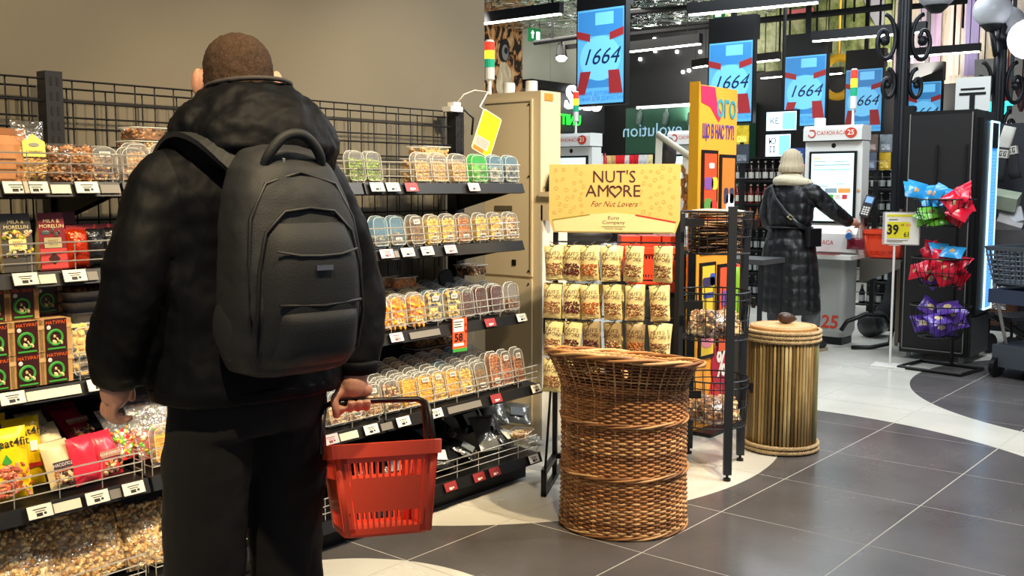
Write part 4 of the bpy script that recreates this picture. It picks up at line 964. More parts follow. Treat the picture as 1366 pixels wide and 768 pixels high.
for u0, u1, v0, v1, nm, m_ in ((660, 683, 274, 281, 'slot', mat('shadow_slot', (90, 80, 62), .7)), (683, 688, 346, 354, 'lock', BLACK), (727, 738, 122, 130, 'orange_sticker', mat('sticker_orange', (226, 130, 40), .5))):
    if nm == 'orange_sticker':
        b = MB(); b.box(.03, .10, 3.281, 3.285, CT - .05, CT - .012); b.build(nm, m_, cb); continue
    a, c = on_x(u0, v0, 4.185), on_x(u1, v1, 4.185); b = MB(); b.box(-.016, -.012, c.y, a.y, c.z, a.z); b.build(nm, m_, cb)
WS = mat('white_side', (214, 210, 200), .5)
b = MB(); b.box(.0, .22, 3.272, 3.284, .04, 1.30); sp = b.build('side_panel', WS, cb)
b = MB(); b.box(.10, .135, 3.268, 3.272, .985, 1.03); b.box(.06, .07, 3.268, 3.272, 1.02, 1.03); b.box(.06, .07, 3.268, 3.272, .90, .92); b.build('cable_hole', BLACK, sp)
b = MB(); b.box(-.02, .20, 3.17, 3.285, 1.345, 1.37); b.box(.0, .03, 3.2, 3.284, 1.22, 1.345); b.build('side_bracket', BEIGE, cb)
b = MB(); b.box(.01, .11, 3.2, 3.27, .62, .76); b.build('black_socket', BLACK, cb)
t = thing('card_reader', 'black handset with a coiled loop on the beige cabinet bracket', 'card reader', (4.27, 3.225, 1.371))
b = MB(); b.prism([(-.05, 0), (.05, 0), (.035, .08), (-.01, .12), (-.04, .07)], -.035, .035, 'y'); b.build('body', BLACK, t)
b = MB(); b.tube([(-.05 + .0 * k, -.03 + .03 * math.sin(k * .6), .03 + .03 * math.cos(k * .6)) if 0 else (-.06 - .025 * math.sin(k * .6), 0, .045 + .03 * math.cos(k * .6)) for k in range(11)], .004, 5); b.build('cord', BLACK, t)
for u in (679, 709):
    p = on_x(u, 124, 4.28)
    b = MB(); b.smooth = False; b.lathe([(.032, 0), (.032, .058), (.028, .061)], 20); b.build('white_sensor_cap', WHITE, None, loc=(4.28, p.y, CT), label='short white cylinder on the cabinet top, %s of two' % ('left' if u == 679 else 'right'), cat='sensor')
def beacon(p, s, label):
    t = thing('signal_beacon', label, 'signal light', p, group='till signal beacons')
    b = MB(); b.lathe([(.03, 0), (.012, .01), (.01, .09 * s), (.028, .10 * s), (.028, .17 * s)], 14); b.build('stem', WHITE, t)
    z = .17 * s
    for nm, c_, e in (('green_lens', (30, 150, 110), .5), ('yellow_lens', (255, 200, 40), 1.6), ('red_lens', (230, 60, 40), .8)):
        b = MB(); b.lathe([(.029, z), (.029, z + .05 * s)], 14); b.build(nm, mat('beacon_' + nm, c_, .3, emit=e), t); z += .05 * s
    b = MB(); b.lathe([(.029, z), (.02, z + .012)], 14); b.build('cap', WHITE, t); return t
pb = on_x(653, 120, 4.30); beacon((4.30, min(pb.y, 3.9), CT), .92, 'red, yellow and green signal beacon on the beige cabinet by the wall edge')

# NUT'S AMORE stand
PL, PR = at_d(741, 400, 4.78), at_d(903, 400, 4.66)
PL.z = PR.z = 0
sang = math.degrees(math.atan2(PR.y - PL.y, PR.x - PL.x)); SW = (PR - PL).length
st = thing('nut_display_stand', 'black wire stand with a yellow header board and hooks for nut pouches', 'display stand', PL, sang)
for x in (0, SW):
    b = MB(); b.box(x - .011, x + .011, -.012, .012, .02, 1.27); b.build('post', BLACK, st)
    b = MB(); yf_ = -.30 if x == 0 else -.04; b.box(x - .012, x + .012, yf_, .22, .0, .024); b.box(x - .012, x + .012, yf_, yf_ + .024, .0, .12); b.box(x - .012, x + .012, yf_, .0, .10, .124); b.build('foot', BLACK, st)
b = MB(); b.box(0, SW, -.012, .012, .10, .125); b.build('cross_bar', BLACK, st)
b = MB(); b.tube([(.0, -.02, .72), (.005, -.29, .12)], .006, 5); b.build('brace_rod', BLACK, st)
YB_, CB = mat('board_yellow', (220, 188, 110), .5), mat('board_cream', (232, 214, 158), .5)
sw = .605; scx = SW / 2 - .01
b = MB(); b.box(scx - sw / 2, scx + sw / 2, -.020, -.014, 1.245, 1.50); b.prism([(scx - sw / 2 + .02, 1.185), (scx + sw / 2 - .02, 1.185), (scx + sw / 2, 1.245), (scx - sw / 2, 1.245)], -.020, -.014, 'y')
hd = b.build('header_board', YB_, st)
b = MB(); b.prism([(scx - .275, 1.19), (scx + .275, 1.19), (scx + .285, 1.235), (scx + .10, 1.268), (scx, 1.277), (scx - .10, 1.270), (scx - .285, 1.243)], -.0225, -.0205, 'y'); b.build('cream_field', CB, hd)
b = MB(); b.add([(scx - .285, -.0235, 1.240), (scx - .11, -.0235, 1.266), (scx - .11, -.0235, 1.271), (scx - .285, -.0235, 1.246)], [(0, 1, 2, 3)]); b.build('olive_line', mat('olive_line', (150, 140, 56), .5), hd)
b = MB(); b.add([(scx + .10, -.0235, 1.264), (scx + .285, -.0235, 1.231), (scx + .285, -.0235, 1.238), (scx + .10, -.0235, 1.271)], [(0, 1, 2, 3)]); b.build('red_line', mat('red_line', (196, 46, 40), .5), hd)
rs = random.Random(2); b = MB(); pl = []
for k in range(400):
    x, z = rs.uniform(-.28, .28), rs.uniform(1.27, 1.485)
    if abs(x) < .125 and z > 1.26: continue
    if any((x - q[0]) ** 2 + (z - q[1]) ** 2 < .026 ** 2 for q in pl): continue
    pl.append((x, z))
OUT = mat('pattern_line', (196, 156, 76), .6)
for x, z in pl:
    a_, c_, ph = rs.uniform(.006, .010), rs.uniform(.005, .009), rs.uniform(0, 3)
    b.tube([(scx + x + a_ * math.cos(t) * math.cos(ph) - c_ * math.sin(t) * math.sin(ph), -.0206, z + a_ * math.cos(t) * math.sin(ph) + c_ * math.sin(t) * math.cos(ph)) for t in [2 * PI * k / 10 for k in range(10)]], .0009, 3, closed=True)
b.build('fruit_and_nut_pattern', OUT, hd, kind='stuff')
MAR = mat('maroon_ink', (74, 28, 36), .6)
F0 = T((scx, -.0215, 0))
text("NUT'S", .078, MAR, hd, F0 @ T((.0, 0, 1.440)), sx=.95)
text("AM", .078, MAR, hd, F0 @ T((-.075, 0, 1.375)), sx=1.0)
text("RE", .078, MAR, hd, F0 @ T((.081, 0, 1.375)), sx=1.0)
b = MB(); hp_ = [(.027 * math.sin(t) ** 3, .024 * (13 * math.cos(t) - 5 * math.cos(2 * t) - 2 * math.cos(3 * t) - math.cos(4 * t)) / 14) for t in [2 * PI * k / 36 for k in range(3, 35)]]
b.tube([(scx + .008 + x, -.0225, 1.379 + z) for x, z in hp_], .0032, 5); b.build('heart_letter', MAR, hd)
text('For Nut Lovers', .036, mat('brown_script', (128, 72, 44), .6), hd, F0 @ T((0, 0, 1.317)), shear=.4, sx=.95)
text('Euro\nCompany', .021, mat('grey_ink', (70, 74, 60), .6), hd, F0 @ T((0, -.002, 1.243)), sx=1.3)
text('Food for Change', .012, mat('grey_ink', (70, 74, 60), .6), hd, F0 @ T((0, -.002, 1.204)))
b = MB(); b.box(scx - .055, scx + .055, -.0245, -.0235, 1.213, 1.2142); b.build('thin_rule', mat('grey_ink', (70, 74, 60), .6), hd)
for z in (1.14, .965, .79, .62):
    b = MB(); b.tube([(0, 0, z), (SW, 0, z)], .004, 5); b.build('hook_rail', DARKM, st)
# pouches
PCR = mat('pouch_paper', (228, 212, 150), .35, bump=.1, bs=25)
KR2 = mat('pouch_kraft', (150, 130, 88), .4, bump=.1, bs=25)
def amore(kind, paper=None):
    w_, h, t_ = .086, .16, .036
    t = thing('nut_pouch', 'x', 'pouch', M=T((0, 0, -5)))
    b = MB(); pillow(w_, h, t_, b=b, nx=8, nz=10, noise=.003); me = b.mesh('bag', [PCR, N[kind][0]]); me.materials[0] = paper or PCR; link('bag', me, t)
    c = MB(); pts = []
    for k in range(130):
        u, v = random.uniform(-.86, .86), random.uniform(-.66, .0); pts.append(on_pillow(w_, h, t_, u, v, 1.03))
    kernels(c, pts, .0052, (1.1, .6, .7), mats=len(N[kind])); c.build('nut_window', N[kind], t)
    b = MB(); b.add([on_pillow(w_, h, t_, u, -.66 + .16 * math.cos(u * 1.6), 1.04) for u in [-.9 + .2 * k for k in range(10)]] + [on_pillow(w_, h, t_, u, -.9, 1.05) for u in [.9 - .2 * k for k in range(10)]], [tuple(range(20))]); b.build('foot_band', mat('foot_band', (206, 206, 150), .5), t)
    text("NUT'S", .0235, MAR, t, T((0, -.0195, .125)), ext=.004); text('AMORE', .0235, MAR, t, T((0, -.0195, .104)), ext=.004)
    b = MB(); b.box(-.008, .008, -.003, .003, .150, .154); b.build('hang_hole', INK, t)
    return t
KD = ['almond', 'berry', 'amber', 'mix', 'mix', 'mix']
PROTO = {}
rows_ = [(327, 1.125, (747, 769, 793, 820, 848, 886)), (378, .950, (743, 769, 795, 824, 851, 884)), (427, .775, (743, 769, 796, 825, 852, 884)), (474, .605, (743, 770, 797, 826, 853, 884))]
SM = T(PL) @ R('Z', sang)
KW = {'almond': 'tan almonds', 'berry': 'dark berries', 'amber': 'amber nuts', 'mix': 'mixed nuts'}
for r_, (v, z, us) in enumerate(rows_):
    for i, u in enumerate(us):
        d = PL.lerp(PR, (u - 741) / 162); x = (u - 741) / 162 * SW
        for dep in range(2 if r_ < 3 else 1):
            k = KD[i] if not (r_ == 2 and i == 2) else 'berry'
            kf = r_ == 2 and i in (2, 3, 4) and dep == 0
            if kf: k = {2: 'berry', 3: 'mix', 4: 'amber'}[i]
            pk_ = k + ('_kraft' if kf else '')
            if pk_ not in PROTO: PROTO[pk_] = amore(k, KR2 if kf else None); o = PROTO[pk_]; fresh = True
            else: fresh = False
            M_ = SM @ T((x, -.14 + .05 * dep, z - .155)) @ R('Z', random.uniform(-8, 8)) @ R('Y', random.uniform(-4, 4)) @ R('X', random.uniform(-3, 4))
            lab = '%s nut pouch of %s, %s on the %s hook row, %s' % ('kraft brown' if kf else 'cream', KW[k], nth(i), nth(r_), 'behind' if dep else 'in front')
            if fresh: o.matrix_world = M_; o['label'] = lab; o['group'] = 'nut pouches hanging on the display stand'
            else: dup(PROTO[pk_], M_, lab, 'nut pouches hanging on the display stand')
        b = MB()
        b.tube([(x - .006, 0, z + .004), (x - .006, -.16, z + .004), (x - .012, -.178, z + .002), (x - .016, -.182, z + .012)], .0022, 5)
        b.tube([(x + .006, 0, z + .016), (x + .006, -.15, z + .016), (x - .02, -.165, z + .022)], .0018, 5)
        b.build('hook', BLACK, st)

# wicker basket
WK = [mat('wicker_a', (178, 124, 74), .45, var=.3, vs=9), mat('wicker_b', (138, 92, 56), .45, var=.3, vs=9), mat('wicker_c', (206, 162, 110), .45, var=.25, vs=9)]
wc = at_d(833, 500, 4.20); wc.z = 0
wk = thing('wicker_basket', 'tall round brown wicker basket with a flared slanted rim in front of the pouches', 'basket', wc)
ra = math.atan2(-CY_, SY_)       # direction of image right
def tilt(a): return math.cos(a - ra)     # +1 at image right
def wr(z, a):
    zz = z / .70
    r = .262 - .008 * math.sin(zz * PI * 1.0) 
    if z > .585: r += .055 * ((z - .585) / .13) ** 1.2
    return r
NS = 56; dark_core = mat('wicker_core', (52, 30, 18), .8)
b = MB(); b.smooth = True
b.rings([[((wr(z, 0) - .010) * math.cos(2 * PI * j / 40), (wr(z, 0) - .010) * math.sin(2 * PI * j / 40), z) for j in range(40)] for z in (.012, .2, .4, .585)], caps=True)
b.build('inner_lining', dark_core, wk)
def tnear(a): return math.cos(a - (YAW + PI))
def ztop(a): return .69 - .028 * tilt(a) + .035 * tnear(a)
stakes = []
for j in range(NS):
    a = 2 * PI * j / NS; zt = ztop(a); b = MB(); pts = []
    for k in range(15):
        z = .01 + (zt - .01) * k / 14; r = wr(z, a); pts.append((r * math.cos(a), r * math.sin(a), z))
    b.smooth = True; b.tube(pts, .0040, 5); b.build('stake', WK[j % 3], wk)
NP = NS * 3
rowsz = [.020 + .0098 * k for k in range(58)] + [.5884 + .0125 * k for k in range(8)]
for q, z0 in enumerate(rowsz):
    b = MB(); b.smooth = True; pts = []; fl = z0 > .585
    if fl and q % 2: pass
    for k in range(NP):
        a = 2 * PI * k / NP; ph = math.cos(PI * k / 3 + PI * q)
        z = z0 * (ztop(a) / .69 if z0 > .3 else 1) + random.uniform(-.0012, .0012)
        if z0 > .3: z = z0 + (ztop(a) - .69) * (z0 - .3) / .39
        r = wr(z, a) + .0050 * ph
        pts.append((r * math.cos(a), r * math.sin(a), z))
    b.tube(pts, .0054 if not fl else .0040, 5, closed=True)
    b.build('woven_strand', WK[random.choice((0, 0, 1, 2))], wk)
def twist(name, z, r, n, amp, par, slant=0):
    for s in range(3):
        b = MB(); b.smooth = True; pts = []
        for k in range(n):
            a = 2 * PI * k / n; ph = a * 5 + s * 2 * PI / 3
            zz = z + (slant * -tilt(a) + slant * 1.25 * tnear(a)); rr_ = (r(zz, a) if callable(r) else r) + amp * math.cos(ph)
            pts.append((rr_ * math.cos(a), rr_ * math.sin(a), zz + amp * math.sin(ph)))
        b.tube(pts, amp * .85, 5, closed=True); b.build(name, WK[s], par)
twist('bottom_braid', .010, .263, 240, .006, wk)
twist('middle_braid', .245, .2615, 240, .006, wk)
twist('middle_braid', .455, .2605, 240, .006, wk, .004)
twist('rim_braid', .697, lambda z, a: .322, 260, .0085, wk, .028)
b = MB(); b.smooth = True
b.rings([[(rr_ * math.cos(2 * PI * j / 48), rr_ * math.sin(2 * PI * j / 48), z - .028 * tilt(2 * PI * j / 48) + .035 * tnear(2 * PI * j / 48)) for j in range(48)] for rr_, z in ((.318, .690), (.255, .655), (.15, .640), (.03, .637))], caps=False)
lid = b.build('woven_tray_top', WK[0], wk)
for s in range(34):
    rr_ = .02 + s * .009; zz = .640 + max(0, (rr_ - .15)) * .31
    b = MB(); b.smooth = True; nn = max(14, int(rr_ * 400)); b.tube([((rr_ + .002 * math.cos(k * PI)) * math.cos(2 * PI * k / nn), (rr_) * math.sin(2 * PI * k / nn), zz + .004 * (k % 2) - .028 * tilt(2 * PI * k / nn) + .035 * tnear(2 * PI * k / nn)) for k in range(nn)], .0044, 4, closed=True)
    b.build('lid_strand', WK[s % 3], lid)

# bamboo barrel
bc = at_d(1043, 500, 5.40); bc.z = 0
bb = thing('bamboo_barrel', 'round bamboo cane barrel bound with rope, wooden top', 'barrel', bc)
BM = [mat('bamboo_a', (176, 146, 92), .45, var=.3, vs=6, stretch=(1, 1, .25)), mat('bamboo_b', (118, 94, 54), .45, var=.35, vs=6, stretch=(1, 1, .25)), mat('bamboo_c', (196, 172, 120), .45, var=.25, vs=6, stretch=(1, 1, .25)), mat('bamboo_d', (118, 116, 76), .45, var=.3, vs=6, stretch=(1, 1, .25))]
BR_, BH = .178, .655
b = MB(); b.lathe([(BR_ - .01, .0), (BR_ - .01, BH - .01)], 32); b.build('core_drum', mat('core_dark', (44, 34, 22), .8), bb)
nb = 58
for j in range(nb):
    a = 2 * PI * j / nb; rad = random.uniform(.0075, .0098); z0, z1_ = .01, BH - .02; b = MB(); b.smooth = True
    x, y = BR_ * math.cos(a), BR_ * math.sin(a); nd = random.uniform(.15, .4); pr = []
    zs = [z0, nd - .012, nd, nd + .012, nd + .22, nd + .232, nd + .244, z1_] if nd + .25 < z1_ else [z0, nd - .012, nd, nd + .012, z1_]
    for k, z in enumerate(zs): pr.append((x, y, z))
    b.tube(pr, [rad * (1.14 if k in (2, 5) else 1) for k in range(len(zs))], 7)
    b.build('cane', BM[3] if tilt(a) > .8 and random.random() < .8 else random.choice(BM[:3]), bb)
ROPE = mat('rope', (186, 160, 120), .85, var=.2, vs=60, bump=.3, bs=150)
def rope(z, r, name='rope_coil'):
    b = MB(); b.smooth = True
    for s in range(3):
        n = 220; b.tube([((r + .0066 * math.cos(a * 30 + s * 2.094)) * math.cos(a), (r + .0066 * math.cos(a * 30 + s * 2.094)) * math.sin(a), z + .0066 * math.sin(a * 30 + s * 2.094)) for a in [2 * PI * k / n for k in range(n)]], .0054, 4, closed=True)
    b.build(name, ROPE, bb)
for z in (.016, .040): rope(z, BR_ + .015)
for z in (BH - .058, BH - .036, BH - .014): rope(z, BR_ + .012)
b = MB(); b.lathe([(.172, BH - .012), (.174, BH + .006), (.170, BH + .012)], 48); WD = mat('pale_wood', (206, 156, 98), .5, var=.12, vs=5, stretch=(1, 7, 1)); tp = b.build('wooden_top', WD, bb)
b = MB(); b.tube([(.152 * math.cos(a), .152 * math.sin(a), BH + .0122) for a in [2 * PI * k / 48 for k in range(48)]], .0015, 4, closed=True); b.build('groove', mat('wood_dark', (140, 96, 56), .6), tp)
# avocado
b = MB(); b.smooth = True
for_r = [(.004, -.052), (.016, -.047), (.027, -.034), (.031, -.016), (.030, .002), (.024, .022), (.016, .038), (.009, .047), (.003, .051)]
b.M = R('Y', 90); b.lathe(for_r, 20)
av = at_d(1056, 417, 5.37)
o = b.build('avocado', mat('avocado_skin', (58, 40, 32), .4, var=.25, vs=30, bump=.4, bs=120), None, label='ripe dark brown avocado lying on the bamboo barrel top', cat='fruit')
o.location = (bc.x + .045, bc.y - .0, BH + .012 + .0305); o.rotation_euler = (0, math.radians(6), math.radians(-45))
b = MB(); b.lathe([(.004, 0), (.005, .006)], 8); b.build('stem', BM[1], o, M=R('Y', 90) @ T((0, 0, .049)))

# basket rack
RK = mat('rack_paint', (36, 40, 46), .45, .3)
ctr = at_d(953, 400, 5.0); ctr.z = 0
rk = thing('basket_rack', 'dark slate rack of four posts holding three round wire baskets', 'rack', ctr)
posts = [at_d(906, 400, 4.86), at_d(975, 400, 4.74), at_d(992, 400, 5.10), at_d(922, 400, 5.24)]
tops = [1.27, 1.305, 1.26, 1.26]
for p, zt in zip(posts, tops):
    x, y = p.x - ctr.x, p.y - ctr.y
    b = MB(); b.M = T((x, y, 0)) @ R('Z', math.degrees(YAW)); b.box(-.014, .014, -.019, .019, .03, zt); b.build('post', RK, rk)
    b = MB(); b.lathe([(.018, 0), (.018, .012), (.007, .014), (.007, .035)], 10, (x, y, 0)); b.build('levelling_foot', BLACK, rk)
BK3 = [(1.275, 1.075), (.885, .655), (.455, .225)]
for k, (zr, zb) in enumerate(BK3):
    b = MB(); r0, r1 = .175, .165
    for z, r, th in ((zr, r0, .004), (zr - .035, r0 - .002, .0028), (zb, r1, .004), ((zr + zb) / 2 - .02, (r0 + r1) / 2, .0022)):
        b.tube([(r * math.cos(a), r * math.sin(a), z) for a in [2 * PI * q / 32 for q in range(32)]], th, 5, closed=True)
    for q in range(24):
        a = 2 * PI * q / 24; b.tube([(r0 * math.cos(a), r0 * math.sin(a), zr), (r1 * math.cos(a), r1 * math.sin(a), zb), (.02 * math.cos(a), .02 * math.sin(a), zb)], .0024, 4)
    wb = b.build('wire_basket', RK, rk)
    lp_ = at_d(925, 400, 4.78); b = MB(); b.M = T((lp_.x - ctr.x, lp_.y - ctr.y, zr - .045)) @ R('Z', math.degrees(YAW) - 90); b.box(-.045, .045, -.006, .006, -.018, .018); b.build('label_holder', BLACK, wb)
    cl_ = at_d(1000, 400, 5.05); b = MB(); b.M = T((cl_.x - ctr.x, cl_.y - ctr.y, zr - .065)) @ R('Z', math.degrees(YAW) - 90); b.box(-.022, .02, -.01, .01, -.008, .008); b.box(.012, .026, -.016, .016, -.025, .025); b.build('clamp', BLACK, wb)
# things in the rack
CUSH = [mat('stick_a', (196, 160, 116), .5), mat('stick_b', (120, 88, 62), .5), mat('stick_c', (66, 50, 44), .5), mat('stick_d', (222, 206, 180), .4), mat('stick_e', (214, 120, 70), .4)]
for k in range(16):
    t = thing('snack_packet', '%s long snack packet, layer %s in the top rack basket' % (['tan', 'brown', 'dark', 'white', 'orange'][[0, 1, 2, 0, 1, 2, 1, 0, 2, 1, 0, 3, 4, 3, 0, 3][k]], nth(k % 8) + (' lower' if k < 8 else ' upper')), 'packet', M=T((ctr.x, ctr.y, 1.078 + .0135 * k)) @ R('Z', YAW * 57.3 - 90 + random.uniform(-28, 28)) @ R('Y', random.uniform(-3, 3)) @ R('X', -90) @ T((random.uniform(-.01, .01), 0, -.06)), group='snack packets stacked in the top rack basket')
    b = MB(); pillow(.26, .12, .013, b=b, seed=k, nx=8, nz=5); b.build('wrapper', CUSH[[0, 1, 2, 0, 1, 2, 1, 0, 2, 1, 0, 3, 4, 3, 0, 3][k]], t)
for k, (zb, n_) in enumerate(((.66, 3), (.23, 3))):
    for j in range(n_):
        dx, dy = ((-.05, .02), (.06, .0), (.0, -.05))[j]
        v = R('Z', math.degrees(YAW) - 90) @ Vector((dx, dy, 0))
        nutbag(('pale', 'pistachio', 'mix')[j] if k == 0 else ('mix', 'pale', 'almond')[j], .15, .16, .11, .011, 'clear bag of nuts, %s in the %s rack basket' % (('left rear', 'right', 'front')[j], ('middle', 'bottom')[k]), T((ctr.x + v.x, ctr.y + v.y, zb + .055)) @ R('Z', math.degrees(YAW) - 90 + (j - 1) * 20) @ R('X', -60) @ T((0, 0, -.07)), cnt=170, seed=200 + k * 5 + j, group='nut bags in the rack baskets')

# orange poster board
ob = at_d(930, 300, 5.62); obx, oby = ob.x, ob.y
OX1 = on_y(981, 250, oby).x
BW = OX1 - obx
t = thing('poster_board', 'tall orange advertising board with framed posters behind the basket rack', 'board', (obx, oby, 0)); OB = t
OR_ = mat('board_orange', (244, 164, 52), .5); OE = mat('board_edge', (196, 148, 22), .5)
b = MB(); b.box(0, BW, -.0, .05, .02, 1.955); b.build('panel', OR_, t)
b = MB(); b.box(-.012, 0, -.004, .055, .02, 1.97); b.build('edge_profile', OE, t)
b = MB(); b.box(-.02, BW, -.12, .16, 0, .02); b.build('base_plate', BLACK, t)
def bz(v, x=0.1): return on_y(950, v, oby).z
BL_ = mat('violet_ink', (92, 60, 140), .5); TEALI = mat('teal_ink', (60, 150, 160), .5); PINKI = mat('pink_ink', (232, 40, 90), .5)
b = MB(); b.prism([(.01, 1.95), (.17, 1.95), (.20, 1.86), (.26, 1.80), (.22, 1.76), (.12, 1.84), (.02, 1.86)], -.003, 0, 'y'); b.build('pink_splash', PINKI, t)
text('ОГО', .13, TEALI, t, T((BW * .70, -.003, 1.83)), ext=.01, sx=.85, bold=.03)
text('ЩО В НАС ТУТ!', .105, BL_, t, T((BW * .5, -.003, 1.70)), ext=.01, sx=BW * 1.06, bold=.02)
def poster(x0, x1, z0, z1_, c, items):
    b = MB(); b.box(x0, x1, -.012, 0, z0, z1_); f = b.build('poster_frame', BLACK, t)
    b = MB(); b.box(x0 + .018, x1 - .018, -.014, -.012, z0 + .02, z1_ - .02); b.build('poster', mat('poster_%d_%d' % (c[0], c[1]), c, .35), f)
    b = None
    for k, (fx_, fz, w_, h_, cc) in enumerate(items):
        b = MB(); cx_, cz = x0 + (x1 - x0) * fx_, z0 + (z1_ - z0) * fz; b.prism(rr(w_, h_, min(w_, h_) * .3, 2, cx_, cz), -.016, -.014, 'y'); b.build('printed_shape', mat('ps_%d_%d_%d' % cc, cc, .5), f)
q = BW / 2
V_, G_, Y_, W_ = (130, 80, 160), (90, 150, 70), (236, 210, 60), (226, 226, 226)
poster(.03, q - .015, 1.02, 1.60, (222, 80, 40), [(.38, .68, .10, .07, V_), (.75, .68, .07, .07, Y_), (.35, .45, .09, .10, G_), (.72, .45, .08, .08, (200, 60, 50)), (.4, .33, .10, .05, (150, 40, 50)), (.4, .2, .09, .05, (150, 180, 60)), (.55, .85, .06, .03, W_)])
poster(q + .015, BW - .02, 1.02, 1.58, (214, 126, 50), [(.35, .58, .05, .09, (60, 60, 90)), (.72, .58, .05, .09, (60, 60, 90)), (.62, .42, .10, .20, (216, 222, 232)), (.5, .3, .07, .10, (190, 200, 220))])
poster(.03, q - .015, .42, .97, (236, 200, 60), [(.5, .8, .14, .05, (60, 50, 90)), (.5, .66, .12, .03, (50, 70, 150)), (.75, .82, .06, .07, (60, 90, 190)), (.5, .28, .15, .18, (236, 140, 160)), (.4, .3, .06, .05, (214, 90, 70))])
poster(q + .015, BW - .02, .42, .95, (222, 90, 50), [(.5, .62, .12, .09, V_), (.5, .44, .12, .07, (80, 150, 110)), (.5, .25, .12, .07, (100, 110, 180))])
b = MB(); b.M = T((BW * .60, -.004, .27)); b.prism([(-.13, -.22), (.12, -.24), (.09, .02), (-.08, .0)], -.002, .002, 'y'); b.build('red_bag_print', mat('bag_print_red', (196, 48, 52), .5), t)
b = MB(); b.M = T((BW * .66, -.006, .36)) @ R('X', 90); b.prism([(.11 * math.cos(a), .14 * math.sin(a)) for a in [2 * PI * k / 20 for k in range(20)]], 0, .003); b.build('percent_disc', mat('disc_red', (170, 24, 52), .5), t)
text('%', .22, PAPER, t, T((BW * .66, -.012, .36)), ext=.005, bold=.02, sx=.8)
# brown gloves / stalks bundle hanging between the header board and the orange board
STK2 = mat('cotton_glove', (206, 188, 150), .7, var=.2, vs=30)
for i, (u, v) in enumerate(((913, 232), (918, 244), (911, 252), (919, 262), (914, 272))):
    p = at_d(u, v, 5.95); b = MB(); b.smooth = True
    for k in range(4): b.tube([(.0, 0, .03), (.012 + .012 * (k - 1.5), 0, -.02 - .006 * (k % 2)), (.03 * (k - 1.5) * .5, .0, -.05)], .008, 5)
    b.tube([(-.01, 0, .06), (.0, 0, .02)], .017, 6)
    b.build('work_glove', STK2, None, M=T(p) @ R('Y', -30 + 10 * i), label='pale work glove, %s from the top in the strip beside the orange board' % nth(i), cat='glove', group='work gloves hanging in a strip')
b = MB(); p = at_d(921, 200, 6.0); b.tube([(p.x, p.y, 0), (p.x, p.y, 1.75)], .01, 6); b.build('glove_stand_pole', BLACK, None, label='thin black pole carrying the strip of work gloves', cat='stand')
